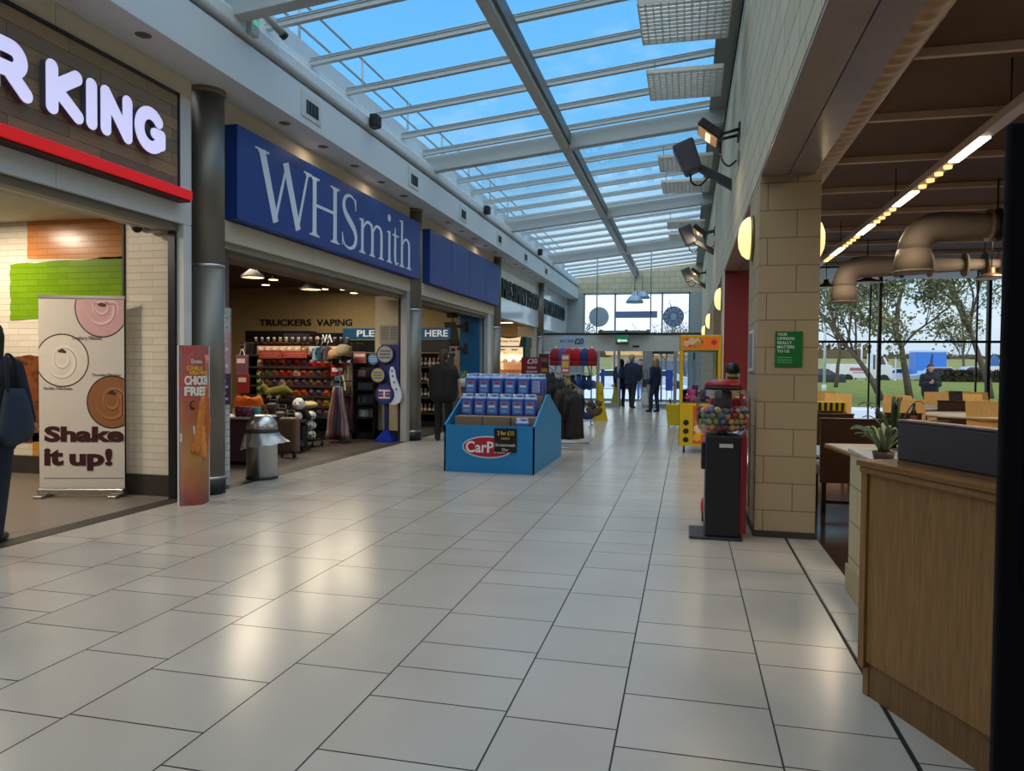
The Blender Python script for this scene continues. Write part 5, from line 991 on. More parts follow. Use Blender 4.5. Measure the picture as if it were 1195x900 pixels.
MB().box(-.06, .08, .0, .12, 1.05, 1.2).build('inner_display', M((70, 64, 70), .5), G, bevel=.02); MB().cyl((.01, .04, .83), (.01, .04, 1.06), .035).build('centre_tube', M((90, 90, 96), .4), G)
MB().box(.146, .195, -.09, .2, .05, .83).build('red_side_panel', M((130, 24, 34), .4), G); MB().tube([(.2, -.06, .75), (.203, -.05, .5), (.2, -.06, .28)], .008, 8).build('chain', STEELB, G)
bc = [(196, 160, 84), (140, 64, 70), (84, 156, 152), (200, 190, 174), (104, 84, 124), (206, 116, 120), (84, 116, 152), (130, 150, 88), (60, 56, 66), (172, 130, 104)]
cn = ['yellow', 'maroon', 'teal', 'white', 'purple', 'pink', 'blue', 'green', 'black', 'tan']; protos = {}; nb = 0; rb = random.Random(4)
for lay in range(4):
    z = gz0+.075+.046*lay; R_ = (.165, .185, .19, .185)[lay]
    for ringr, cnt in ((R_, 21), (R_-.05, 15)):
        for k in range(cnt):
            if nb >= 140: break
            a = 2*PI*k/cnt+lay*.2+rb.uniform(-.05, .05); ci = rb.randrange(10)
            pos = (.285+.01+ringr*math.cos(a)*.98, 6.28+.04+ringr*math.sin(a)*.98, z+rb.uniform(-.006, .006))
            if ci in protos: o = protos[ci].copy(); COL.objects.link(o); o.location = pos
            else:
                o = MB().ball((0, 0, 0), .024, 14, 10).build('bouncy_ball', M(bc[ci], .35, var=.45, scale=35)); o.location = pos; protos[ci] = o
            tag(o, '%s marbled bouncy ball inside the clear globe of the vending machine' % cn[ci], 'ball', 'bouncy balls in the globe'); o.rotation_euler = (rb.uniform(0, 6), rb.uniform(0, 6), 0); nb += 1
# second machine behind it
T = thing('toy_capsule_machine', 'red capsule machine with a black dome top behind the bouncy ball machine', 'vending machine', (.33, 6.95, 0))
MB().box(-.12, .14, -.15, .15, .1, 1.12).build('cabinet', M((150, 26, 38), .4), T, bevel=.015); 
p0 = atY(855, 447, 6.9).x-.33; MB().box(p0-.055, p0+.06, -.05, .06, 1.12, 1.34).build('topper_card', M((206, 184, 130), .5), T); MB().lathe([(.066, 1.335), (.066, 1.37), (.05, 1.415), (.02, 1.435), (.001, 1.437)], (p0, 0, 0), 20).build('dome_top', BLACK, T); MB().box(p0-.05, p0+.05, -.055, -.05, 1.285, 1.31).build('card_print', M((90, 70, 30), .5), T)
for x in (-.15, .16): MB().ball((x, -.08, .13), .07, sc=(.6, 1.2, 1.4)).build('wheel_guard', M((196, 50, 60), .4), T); MB().cyl((x-.03, -.1, .05), (x+.01, -.1, .05), .05, n=14).build('wheel', DARK, T)

# ------------------------------------------------------------------ bookshop interior
LETB = M((30, 24, 20), .6); wl = thing('wall_lettering', 'dark letters TRUCKERS on the cream rear wall of the bookshop', 'lettering', (atY(333, 376, 18.68).x, 18.69, 2.4))
def wtext(s, x0, x1, y0, y1, T): a = atY(x0, y1, 18.69); b2 = atY(x1, y0, 18.69); text(s, FRF(18.69), a.x, b2.x, a.z, b2.z, LETB, T, 0, .02, .015)
wtext('TRUCKERS', 303, 363.5, 372.5, 380.5, wl)
wl = thing('wall_lettering', 'dark letters VAPING on the cream rear wall of the bookshop', 'lettering', (atY(390, 376, 18.68).x, 18.69, 2.4)); wtext('VAPING', 370, 411, 372.5, 380.5, wl)
def boxsign(name, lb, x0, x1, y0, y1, Y, th, mat, cat='sign'):
    a = atY(x0, y1, Y); b2 = atY(x1, y0, Y); T = thing(name, lb, cat, ((a.x+b2.x)/2, Y, a.z)); MB().box(a.x, b2.x, Y, Y+th, a.z, b2.z).build('panel', mat, T, True, bevel=.006); return T, a, b2
T, a, b2 = boxsign('illuminated_sign', 'black lit sign with a pink logo and white letters VA in the bookshop', 361, 401, 388.5, 402, 16.2, .12, BLACK)
MB().disc((a.x+.17*(b2.x-a.x), (a.z+b2.z)/2), .06, FRF(16.2), 0, .004, 20).build('logo', M((206, 60, 110), .5, emit=.5), T, True); MB().disc((a.x+.24*(b2.x-a.x), (a.z+b2.z)/2+.01), .05, FRF(16.2), .001, .005, 20).build('logo', M((230, 190, 190), .5, emit=.4), T, True)
text('VA', FRF(16.2), a.x+.38*(b2.x-a.x), a.x+.68*(b2.x-a.x), a.z+.05, b2.z-.04, M((236, 238, 236), .5, emit=.7), T, 0, .006, .02)
T, a, b2 = boxsign('till_fascia', 'blue fascia with white letters over the tills ending in HERE', 400, 524, 382.5, 396, 15.6, .1, M((32, 110, 160), .5)); 
text('PLE', FRF(15.6), atY(416.5, 390, 15.6).x, atY(437, 390, 15.6).x, a.z+.06, b2.z-.05, M((236, 238, 236), .5, emit=.3), T, 0, .006, .02); text('HERE', FRF(15.6), atY(496, 390, 15.6).x, atY(522.5, 390, 15.6).x, a.z+.06, b2.z-.05, M((236, 238, 236), .5, emit=.3), T, 0, .006, .02)
MB().box(a.x, a.x+.1, 15.62, 15.75, atY(400, 412, 15.6).z, a.z+.01).build('side_post', M((32, 110, 160), .5), T, True)
T, a, b2 = boxsign('shelf_header', 'black shelf header reading Health and Beauty under the blue till fascia', 405, 524, 397, 411, 15.7, .06, BLACK); text('HEALTH &', FRF(15.7), atY(409, 400, 15.7).x, atY(424, 400, 15.7).x, b2.z-.12, b2.z-.06, CREAM, T, 0, .004, .01); text('BEAUTY', FRF(15.7), atY(410, 400, 15.7).x, atY(423, 400, 15.7).x, b2.z-.21, b2.z-.15, CREAM, T, 0, .004, .01)
T, a, b2 = boxsign('gantry_header', 'long black header box above the snack rack', 286, 362, 386, 399, 15.2, .3, BLACK, 'shelf header'); MB().box(atY(331, 390, 15.2).x, b2.x-.02, 15.19, 15.2, a.z+.03, b2.z-.06).build('grey_screen', M((70, 74, 82), .3), T, True); MB().box(a.x+.3, a.x+.36, 15.3, 15.36, 0, a.z+.01).build('post', BLACK, T, True); MB().box(b2.x-.36, b2.x-.3, 15.3, 15.36, 0, a.z+.01).build('post', BLACK, T, True)
# snack rack
RK = M((30, 26, 26), .6, .2); words = ['first', 'second', 'third', 'fourth', 'fifth', 'sixth', 'seventh', 'eighth', 'ninth', 'tenth', 'eleventh', 'twelfth', 'thirteenth', 'fourteenth', 'fifteenth', 'sixteenth']
def rack(name, lb, px0, px1, Y, ys, depth=.45, top=400, base=513):
    x0, x1 = atY(px0, 450, Y).x, atY(px1, 450, Y).x; zf = lambda py: max(0, atY((px0+px1)/2, py, Y).z)
    T = thing(name, lb, 'shelving', ((x0+x1)/2, Y+depth/2, 0)); MB().box(x0, x1, Y+depth-.03, Y+depth, 0, zf(top)).build('rear_panel', RK, T, True)
    for x in (x0, x1-.03): MB().box(x, x+.03, Y, Y+depth, 0, zf(top)).build('end_frame', RK, T, True)
    for py in ys: MB().box(x0, x1, Y+.04, Y+depth-.03, zf(py)-.015, zf(py)).build('shelf', RK, T, True); MB().box(x0, x1, Y+.03, Y+.04, zf(py)-.035, zf(py)+.002).build('price_strip', M((42, 36, 32), .7), T, True)
    MB().box(x0, x1, Y+.02, Y+depth, 0, .12).build('plinth', BLACK, T, True); return zf
PK = {}
def packet(c, T_loc, lb, group, wdt, hgt, rz=0):
    k = (c, round(wdt, 3), round(hgt, 3))
    if k in PK: return dup(PK[k], T_loc, rz, lb)
    T = thing('snack_packet', lb, 'packet', T_loc, rz, group); PK[k] = T; nx, nz_ = 5, 7; mb = MB()
    for s in (-1, 1):
        vs = []
        for i in range(nx+1):
            for j in range(nz_+1):
                u, v = i/nx, j/nz_; bul = (math.sin(PI*u)**.6)*(math.sin(PI*v)**.6); vs.append(((u-.5)*wdt*(1-.05*math.sin(PI*v)), s*(.002+.032*bul), v*hgt))
        mb.add(vs, [(i*(nz_+1)+j, (i+1)*(nz_+1)+j, (i+1)*(nz_+1)+j+1, i*(nz_+1)+j+1) for i in range(nx) for j in range(nz_)], True)
    mb.build('bag', M(c, .35, var=.25, scale=30), T); l2 = tuple(min(255, int(v*.5+120)) for v in c)
    MB().ball((0, -.026, hgt*.6), wdt*.25, 14, 6, (1, .35, .8)).build('print_patch', M(l2, .4), T); MB().ball((0, -.024, hgt*.32), wdt*.24, 14, 6, (1.2, .35, .4)).build('print_patch', M(tuple(int(v*.5) for v in c), .4), T); return T
ys = [414, 428, 439, 450, 462, 473.5, 485.5]
zf = rack('snack_rack', 'tall dark rack of snack packets facing the bookshop entrance', 281, 411, 12.62, ys)
nmc = lambda c: ('red' if c[0] > 110 and c[1] < 55 else 'yellow' if c[0] > 140 and c[1] > 100 and c[2] < 60 else 'orange' if c[0] > 130 and c[1] < 100 and c[2] < 60 else 'green' if c[1] > c[0] else 'beige' if c[0] > 120 else 'purple' if c[2] >= c[0]-4 else 'brown')
rs = random.Random(21); RED, ORG, YLW, BEI, BRN, PUR, GRN = (176, 34, 34), (190, 80, 30), (214, 152, 34), (196, 164, 142), (130, 84, 58), (90, 62, 92), (70, 94, 40)
pools = [[BRN, BEI, PUR, BEI], [BRN, RED, BEI, PUR, ORG], None, [BEI, BRN, PUR, BEI], [ORG, BRN, PUR, ORG, YLW], [YLW, ORG, BRN, BEI], [YLW, BRN, PUR, RED]]
for r_, py in enumerate(ys):
    n = 13; x0, x1 = atY(297, 450, 12.66).x, atY(410, 450, 12.66).x; st = (x1-x0)/n
    for k in range(n):
        if r_ == 2: c = [RED, GRN, BRN, RED, RED, BEI, RED, BRN, PUR, ORG, ORG, YLW, YLW][k]
        else: c = rs.choice(pools[r_])
        packet(c, (x0+st*(k+.5), 12.74, zf(py)+.002), '%s snack packet, %s from the left on the %s shelf down of the snack rack' % (nmc(c), words[k], words[r_]), 'snack packets on the rack', st*1.0, .163, rs.uniform(-.1, .1))
for k in range(16):
    x = atY(290+7.2*k, 410, 12.7).x; T = thing('jar', 'small white capped jar, %s from the left along the top of the snack rack' % words[k], 'jar', (x, 12.95, zf(400)+.001), 0, 'jars along the rack top')
    c = rs.choice([(70, 40, 28), (110, 80, 50), (50, 36, 30)]); MB().lathe([(.03, 0), (.034, .01), (.034, .07), (.024, .085)], n=14).build('glass_jar', M(c, .3), T); MB().cyl((0, 0, .085), (0, 0, .115), .028, n=14).build('jar_cap', M((196, 186, 170), .4), T)
sign_board(302, 409, 329, 418.5, 12.55, (150, 62, 46), [('-', .1, .9, .55, .75, (176, 96, 80)), ('-', .2, .8, .25, .4, (176, 96, 80))], 'red promotional board hung over the middle of the snack rack')
sign_board(330, 409.5, 358, 418, 12.56, (158, 66, 48), [('-', .1, .9, .55, .75, (182, 100, 84)), ('-', .2, .8, .25, .4, (182, 100, 84))], 'red promotional board hung beside the first red board on the snack rack')
sign_board(386, 424, 401, 439, 12.3, (150, 26, 40), [('-', .1, .9, .35, .65, (236, 230, 224))], 'square red price sign with white writing on the snack rack')
# magazine rack at the pier
ysm = [440, 455, 471, 487]; zm = rack('magazine_rack', 'dark magazine rack beside the cream pier', 412, 436.5, 12.75, ysm, .35, 412, 512)
for r_, py in enumerate(ysm):
    for k in range(7):
        x = atY(413.5+3.3*k, 450, 12.8).x+.02; c = rs.choice([(190, 184, 180), (226, 214, 204), (110, 110, 120), (220, 170, 160), (150, 176, 200)])
        T = thing('magazine', 'magazine, %s from the left on %s row of the rack by the cream pier' % (words[k], ('the top', 'the second', 'the third', 'the bottom')[r_]), 'magazine', (x, 12.86, zm(py)+.003), 0, 'magazines in the rack')
        rt = Matrix.Rotation(-.15, 4, 'X'); MB().box(-.05, .05, -.004, .004, 0, .17).xf(rt).build('pages', M((190, 186, 180), .6), T); MB().box(-.05, .05, -.0055, -.004, 0, .17).xf(rt).build('cover', M(c, .3), T); MB().box(-.045, .045, -.0065, -.0055, .13, .16).xf(rt).build('title_block', M(tuple(255-v for v in c), .4), T)
sign_board(412, 410.5, 427, 424, 12.6, (150, 100, 96), [('-', .1, .9, .55, .8, (220, 206, 200)), ('-', .1, .9, .2, .4, (200, 60, 60))], 'pinkish promotional board above the magazine rack')
# front table with soft toys and mugs
tb = thing('display_table', 'white topped display table behind the steel bin', 'table', (atY(313, 500, 8.95).x-.45, 9.2, 0)); tz = .66
MB().box(-.5, .25, -.3, .3, tz-.03, tz).build('table_top', M((206, 200, 192), .5), tb, bevel=.006); MB().box(-.48, .23, -.27, .27, .05, tz-.03).build('cabinet', M((74, 50, 62), .7), tb)
for sx in (-.46, .19):
    for sy in (-.26, .22): MB().box(sx, sx+.04, sy, sy+.04, 0, .06).build('leg', DARK, tb)
def tabx(px, py, Y=9.1): return atY(px, py, Y)
def mug(px, c, lb, Y=9.0):
    p = tabx(px, 484, Y); T = thing('mug', lb, 'mug', (p.x, Y, tz), .4, 'mugs on the display table'); MB().lathe([(.04, 0), (.055, .01), (.058, .14), (.052, .14), (.05, .02), (.001, .015)], n=24).build('mug_cup', M(c, .3), T); MB().tube(spl([(.055, 0, .11), (.1, 0, .1), (.1, 0, .05), (.055, 0, .035)]), .009, 8).build('handle', M(c, .3), T)
mug(285, (112, 44, 66), 'plum mug at the left of the display table'); mug(292, (140, 70, 110), 'mauve mug beside the teal mug'); mug(300.5, (70, 150, 146), 'teal mug on the display table'); mug(279, (96, 40, 52), 'dark red mug at the far left of the display table')
p = tabx(287, 478, 9.3); T = thing('fluffy_cushion', 'bright orange fluffy cushion on the display table', 'cushion', (p.x, 9.38, tz+.0), 0)
mb = MB(); mb.cap((-.14, 0, .16), .09, (.14, 0, .16), .08, 14); [mb.ball((rs.uniform(-.2, .2), rs.uniform(-.06, .06), .2+rs.uniform(-.03, .05)), .035, 8, 6) for _ in range(26)]; mb.build('fur', M((226, 104, 20), .9, var=.3, bump=.4), T, remesh=.02)
MB().box(-.22, .22, -.1, .1, 0, .09).build('cushion_base', M((190, 176, 160), .8), T, bevel=.03)
def teddy(loc, c, lb, s=1.0, rz=0, belly=None, grp=None, limb=None):
    T = thing('soft_toy', lb, 'soft toy', loc, rz, grp); m1 = M(c, .95, var=.2, bump=.3); m2 = M(belly or c, .95); m3 = M(limb or c, .95, var=.2, bump=.3)
    MB().ball((0, 0, .1*s), .095*s, 14, 10, (1, .85, 1.1)).build('toy_body', m1, T); MB().ball((0, -.06*s, .1*s), .055*s, 12, 8).build('belly_patch', m2, T); hd = MB().ball((0, -.01*s, .245*s), .075*s, 14, 10).build('toy_head', m2 if belly else m1, T)
    MB().ball((0, -.075*s, .235*s), .03*s, 10, 8).build('muzzle', m2, hd)
    for sx in (-1, 1):
        MB().ball((sx*.06*s, 0, .305*s), .026*s, 10, 8).build('ear', m3, T); MB().cap((sx*.085*s, -.02*s, .15*s), .032*s, (sx*.13*s, -.06*s, .09*s), .028*s, 10).build('toy_arm', m3, T); MB().cap((sx*.06*s, -.04*s, .035*s), .038*s, (sx*.085*s, -.13*s, .035*s), .036*s, 10).build('toy_leg', m3, T); MB().ball((sx*.026*s, -.072*s, .262*s), .009*s, 8, 6).build('eye', BLACK, hd)
    return T
p = tabx(310.5, 490, 9.1); teddy((p.x, 9.05, tz), (124, 84, 52), 'brown teddy bear at the right end of the display table', .55)
# suitcases
def suitcase(px, Y, lb, c, hgt, wdt=.17, rz=0):
    p = atY(px, 500, Y); T = thing('suitcase', lb, 'suitcase', (p.x, Y, 0), rz, 'suitcases by the bookshop entrance'); m1 = M(c, .55, var=.15, scale=20)
    MB().box(-wdt/2, wdt/2, -.07, .07, .07, hgt).build('shell', m1, T, bevel=.04, seg=3); mb = MB()
    for k in range(6): mb.box(-wdt/2+.03+k*(wdt-.06)/6, -wdt/2+.03+k*(wdt-.06)/6+.02, -.08, -.065, .12, hgt-.06)
    mb.build('shell_ridge', m1, T, bevel=.004)
    for sx in (-1, 1): MB().cyl((sx*(wdt/2-.05)-.012, -.04, .035), (sx*(wdt/2-.05)+.012, -.04, .035), .035, n=14).build('wheel', BLACK, T); MB().box(sx*(wdt/2-.05)-.02, sx*(wdt/2-.05)+.02, -.06, -.02, .045, .09).build('wheel_housing', DARK, T)
    MB().tube(spl([(-.07, 0, hgt-.01), (-.06, 0, hgt+.04), (.06, 0, hgt+.04), (.07, 0, hgt-.01)]), .012, 8).build('carry_handle', DARK, T)
    MB().tube([(-.06, .04, hgt-.02), (-.06, .04, hgt+.1), (.06, .04, hgt+.1), (.06, .04, hgt-.02)], .009, 8).build('telescopic_handle', STEEL, T)
suitcase(318, 10.35, 'dark taupe suitcase at the left of the three by the entrance', (76, 62, 56), .78); suitcase(328, 10.2, 'grey brown suitcase in the middle of the three by the entrance', (98, 82, 74), .66); suitcase(338, 9.9, 'brown ribbed suitcase at the front right of the three by the entrance', (112, 88, 72), .60, .3)
# black and white panda figure on a stand
p = atY(345, 500, 10.7); T = thing('hanging_rucksack_stand', 'short black stand carrying the striped panda toys', 'display stand', (p.x+.05, 10.75, 0)); MB().box(-.12, .12, -.12, .12, .0, .05).build('base', BLACK, T, bevel=.01); MB().box(-.09, .09, -.09, .09, .05, .42).build('pedestal', BLACK, T)
teddy((p.x+.05, 10.72, .42), (26, 26, 30), 'black and white panda toy on top of the short black stand', 1.35, .3, (226, 222, 214), 'pandas on the stand'); teddy((p.x+.10, 10.5, .0), (24, 24, 28), 'black and white panda toy on the floor before the short black stand', 1.1, .2, (210, 206, 200), 'pandas on the stand')
p = atY(321, 468, 10.9); T = thing('dump_stand', 'tall dark plinth under the olive plush in the bookshop', 'display stand', (p.x, 11.0, 0)); MB().box(-.25, .35, -.18, .18, 0, .8).build('plinth', M((58, 46, 40), .7), T, bevel=.01); MB().box(-.27, .37, -.2, .2, .78, .8).build('plinth_top', DARK, T)
T = thing('soft_toy', 'olive green plush dinosaur lying above the suitcases', 'soft toy', (p.x, 10.95, .80)); MB().cap((-.12, 0, .1), .09, (.12, 0, .14), .11, 14).cap((.15, 0, .16), .07, (.28, 0, .12), .04, 12).cap((-.18, 0, .1), .07, (-.22, -.02, .2), .06, 12).build('toy_body', M((92, 88, 26), .95, var=.25, bump=.3), T, remesh=.015)
for sx in (-.08, .1): MB().cap((sx, -.08, .06), .035, (sx, -.12, .03), .03, 10).build('toy_leg', M((80, 76, 22), .95), T)
# wire basket of plush
p = atY(358, 500, 11.3); bx, by = p.x, 11.35; zt_ = atY(358, 478, 11.3).z
T = thing('wire_basket', 'black wire dump basket of white cushions on castors', 'basket', (bx, by, 0)); mb = MB(); hw_ = .2
for z in [.12+.1*k for k in range(8) if .12+.1*k < zt_+.02]: mb.tube([(-hw_, -hw_, z), (hw_, -hw_, z), (hw_, hw_, z), (-hw_, hw_, z), (-hw_, -hw_, z)], .004, 6, False)
for k in range(4):
    q = -hw_+2*hw_*k/3
    for a, b2 in (((q, -hw_), 0), ((q, hw_), 0), ((-hw_, q), 0), ((hw_, q), 0)): mb.cyl((a[0], a[1], .1), (a[0], a[1], zt_), .0035, n=6)
mb.build('wire_cage', M((34, 34, 36), .4, .6), T); MB().box(-hw_, hw_, -hw_, hw_, .1, .12).build('base_tray', DARK, T)
for x in (-.17, .17):
    for y in (-.17, .17): MB().cyl((x-.012, y, .035), (x+.012, y, .035), .035, n=10).build('caster', BLACK, T); MB().cyl((x, y, .05), (x, y, .1), .008, n=6).build('caster_stem', BLACK, T)
for k in range(3):
    for j in range(2):
        T = thing('round_cushion', 'white round cushion, %s in the wire basket on the %s' % (('lowest', 'middle', 'topmost')[k], ('left', 'right')[j]), 'cushion', (bx-.09+.18*j, by-.09, .2+k*.165), 0, 'white cushions in the wire basket')
        MB().ball((0, 0, 0), .1, 18, 12, (.95, 1.05, .8)).build('cushion_ball', M((226, 226, 220), .9, var=.1, bump=.2), T); MB().ball((.05, -.09, 0), .03, 10, 6, (1, .6, 1)).build('face_patch', M((150, 160, 150), .9), T)
T = thing('fluffy_cushion', 'pale yellow cushion on top of the wire basket', 'cushion', (bx, by, .2+3*.165-.02)); MB().ball((0, 0, .03), .15, 18, 10, (1.1, 1.1, .4)).build('cushion_ball', M((196, 172, 120), .9, bump=.2), T)
# scarves and bags
def drape(px0, px1, py0, py1, Y, cols, lb, name='scarf_stand', cat='scarf display', grp=None, spread=1.0):
    a = atY(px0, py1, Y); b2 = atY(px1, py0, Y); T = thing(name, lb, cat, ((a.x+b2.x)/2, Y, max(0, a.z)), 0, grp); H3 = b2.z-max(0, a.z); W3 = (b2.x-a.x)/2
    n = len(cols)
    for k, c in enumerate(cols):
        x0 = -W3+2*W3*k/n; x1 = x0+2*W3/n; rings = []
        for i in range(9):
            t = i/8; f = spread+(1-spread)*(1-t)**1.3 if spread < 1 else 1
            f = (1-(1-spread)*t); wv_ = .02*math.sin(9*t+k)
            rings.append([(x0*f+.004, -.02+wv_, H3*t), (x1*f-.002, -.02+wv_*.5, H3*t), (x1*f-.002, .02+wv_*.5, H3*t), (x0*f+.004, .02+wv_, H3*t)])
        MB().loft(rings, True, True).build('cloth_fold', M(c, .9, var=.35, scale=50, bump=.2), T)
    MB().cyl((-W3*spread, 0, H3), (W3*spread, 0, H3), .012, n=8).build('top_bar', STEEL, T); return T
sst = thing('scarf_pole', 'dark T-shaped stand behind the striped scarves', 'display stand', (atY(394, 480, 12.0).x, 12.1, 0)); MB().cyl((0, 0, .02), (0, 0, 1.3), .016).build('pole', DARK, sst); MB().lathe([(.18, 0), (.18, .015), (.02, .03)], n=20).build('base', DARK, sst); MB().cyl((-.28, 0, 1.1), (.28, 0, 1.1), .012).build('arm', DARK, sst)
drape(379, 409, 452, 513, 11.9, [(126, 116, 116), (120, 62, 58), (34, 30, 52), (40, 34, 60), (104, 84, 104), (120, 110, 112)], 'striped grey red and navy scarves fanned out on a stand', 'scarf', 'scarf', None, .35)
drape(401, 412, 425, 460, 12.3, [(118, 102, 88), (150, 136, 116), (110, 98, 90)], 'long beige scarf hanging beside the blue bag', 'scarf', 'scarf', None, .8)
drape(402, 412, 462, 505, 12.3, [(70, 34, 44), (64, 30, 40)], 'dark maroon scarf hanging low beside the striped scarves', 'scarf', 'scarf', None, .9)
T = thing('shopping_bag', 'teal blue bag with a cream edge hanging among the scarves', 'bag', (atY(395, 448, 12.1).x, 12.15, atY(395, 456, 12.1).z)); MB().hexa([(-.13, -.04, 0), (.13, -.04, 0), (.13, .04, 0), (-.13, .04, 0)], [(-.09, -.03, .26), (.08, -.03, .26), (.08, .03, .26), (-.09, .03, .26)]).build('bag_body', M((36, 78, 112), .7, var=.15), T, bevel=.02); MB().tube(spl([(.13, -.045, 0), (.125, -.045, .1), (.1, -.045, .2), (.07, -.04, .27)]), .016, 8).build('cream_edge', M((200, 192, 160), .7), T); MB().tube(spl([(-.05, 0, .25), (-.04, 0, .34), (.04, 0, .34), (.05, 0, .25)]), .01, 8).build('handle', DARK, T)
def cap_hat(px, py, Y, c, lb, s=1.0):
    p = atY(px, py, Y); T = thing('cap', lb, 'hat', (p.x, Y, p.z-.03), .3, 'hats on top of the scarf stand'); prof = [(.12*s, 0), (.13*s, .05*s), (.12*s, .11*s), (.08*s, .155*s), (.02, .17*s), (.001, .171*s)]; MB().lathe(prof, n=24).build('crown', M(c, .85, var=.15), T)
    MB().prism([(-.12*s, 0), (-.13*s, .09*s), (0, .17*s), (.13*s, .09*s), (.12*s, 0)], (Vector((0, -.05*s, .005)), X1, -Y1), 0, .012).build('peak', M(tuple(int(v*.85) for v in c), .85), T); MB().cyl((0, 0, -.12), (0, 0, .0), .05, n=12).build('hat_support', DARK, T)
cap_hat(391, 416, 12.25, (156, 126, 84), 'tan cap on the scarf stand', 1.0); cap_hat(401, 413, 12.3, (140, 128, 104), 'grey beige sun hat beside the tan cap', 1.2)
for px, c, lb in ((370, (120, 150, 180), 'pale blue shirt hung left of the teal shirt'), (375.5, (20, 74, 80), 'teal shirt hung beside the caps'), (382, (90, 66, 84), 'dark plum shirt hung beside the teal shirt')):
    T = thing('shirt', lb, 'shirt', (atY(px, 415, 12.4).x, 12.4, atY(px, 404, 12.4).z), 1.2, 'shirts hung over the rack'); garment('shirt', M(c, .85), T, .28, .09, .03, px)
for k, (px, py, c, lb) in enumerate(((282.5, 424, (96, 60, 76), 'mauve bag hanging at the left end of the snack rack'), (284, 446, (120, 26, 30), 'red bag hanging at the left end of the snack rack'))):
    p = atY(px, py, 11.4); T = thing('gift_bag', lb, 'bag', (p.x, 11.4, p.z-.2), .2, 'bags on the left of the rack'); MB().box(-.1, .1, -.05, .05, 0, .34).build('bag_body', M(c, .5, var=.2), T, bevel=.01); MB().tube(spl([(-.05, 0, .33), (0, 0, .45), (.05, 0, .33)]), .006, 6).build('handle', CREAM, T); MB().box(-.07, .07, -.053, -.05, .2, .28).build('print', M((190, 170, 160), .5), T)
bgs = thing('bag_stand', 'thin dark stand holding the hanging gift bags', 'display stand', (atY(283, 440, 11.45).x, 11.5, 0)); MB().cyl((0, 0, 0), (0, 0, 1.75), .016).build('pole', DARK, bgs); MB().lathe([(.18, 0), (.18, .02), (.02, .03)], n=18).build('base', DARK, bgs); MB().cyl((0, 0, 1.72), (0, -.15, 1.72), .01).build('arm', DARK, bgs)
gst = thing('packet_strip_stand', 'narrow stand of green packets left of the snack rack', 'display stand', (atY(302, 450, 12.3).x, 12.35, 0)); MB().box(-.02, .02, 0, .03, 0, 1.3).build('pole', DARK, gst); MB().box(-.15, .15, -.1, .15, 0, .02).build('base', DARK, gst)
for k in range(6): packet((62, 82, 32), (atY(302, 450, 12.3).x, 12.3, .45+.135*k), 'green packet, %s from the bottom of the hanging strip by the snack rack' % words[k], 'green packets on the strip', .10, .125)
# pay area shelving beyond the pier
zp = rack('till_shelving', 'dark shelving seen through the second bookshop doorway', 478, 523, 15.75, [428, 446, 464, 482], .4, 412, 503)
for r_, py in enumerate([428, 446, 464, 482]):
    for k in range(9):
        c = rs.choice([(120, 100, 80), (70, 50, 44), (150, 60, 50), (60, 70, 96), (150, 140, 120)]); T = thing('bottle', '%s bottle, %s from the left on %s shelf through the second doorway' % (nmc(c), words[k], ('the top', 'the second', 'the third', 'the lowest')[r_]), 'bottle', (atY(480+4.9*k, 440, 15.8).x, 15.92, zp(py)+.002), 0, 'bottles on the till shelving')
        MB().lathe([(.035, 0), (.04, .01), (.04, .11), (.018, .15), (.018, .17)], n=14).build('flask', M(c, .3), T); MB().cyl((0, 0, .17), (0, 0, .195), .02, n=12).build('bottle_cap', M((200, 190, 180), .4), T); MB().cyl((0, 0, .04), (0, 0, .09), .041, n=14).build('label', M((200, 190, 170), .5), T)
T, a, b2 = boxsign('blue_panel', 'bright blue wall panel inside the second bookshop doorway', 536, 560, 366, 470, 17.9, .08, M((16, 100, 156), .5), 'panel')
for py, lb in ((381, 'upper black display bracket on the blue wall panel'), (407, 'lower black display bracket on the blue wall panel')):
    p = atY(542, py, 17.85); T = thing('wall_bracket', lb, 'bracket', (p.x, 17.9, p.z), 0, 'brackets on the blue panel'); MB().box(-.03, .05, -.05, 0, -.13, .13).build('plate', BLACK, T); MB().box(-.32, .0, -.06, -.02, -.04, .04).build('arm', BLACK, T); MB().box(-.05, .07, -.07, -.04, -.1, -.06).build('hook', DARK, T)
for (x0, y0, x1, y1, lb) in ((521, 364, 533, 371, 'black hanging panel under the lintel of the second doorway'), (521, 376, 534, 404, 'tilted black screen beside the blue wall panel')):
    a = atY(x0, y1, 16.9); b2 = atY(x1, y0, 16.9); T = thing('hanging_screen', lb, 'screen', ((a.x+b2.x)/2, 16.9, a.z)); sk_ = .12*(b2.z-a.z)
    MB().hexa([(a.x+sk_, 16.9, a.z), (b2.x+sk_, 16.9, a.z), (b2.x+sk_, 16.96, a.z), (a.x+sk_, 16.96, a.z)], [(a.x-sk_, 16.9, b2.z), (b2.x-sk_, 16.9, b2.z), (b2.x-sk_, 16.96, b2.z), (a.x-sk_, 16.96, b2.z)]).build('case', BLACK, T, True); MB().cyl(((a.x+b2.x)/2, 16.95, b2.z), ((a.x+b2.x)/2, 16.95, 3.5), .012, n=8).build('hanger_pole', DARK, T, True)
sign_board(524.5, 404, 533, 419, 16.6, (200, 196, 196), [('-', .2, .8, .6, .85, (150, 40, 70)), ('-', .2, .8, .2, .45, (70, 70, 80))], 'small white price card below the tilted black screen', .6)
pl = thing('potted_plant', 'small leafy green plant behind the person in black', 'plant', (atY(540, 432, 15.2).x, 15.2, .98)); MB().lathe([(.06, 0), (.09, .14), (.08, .14), (.001, .12)], n=18).build('pot', WHITE, pl); mb = MB()
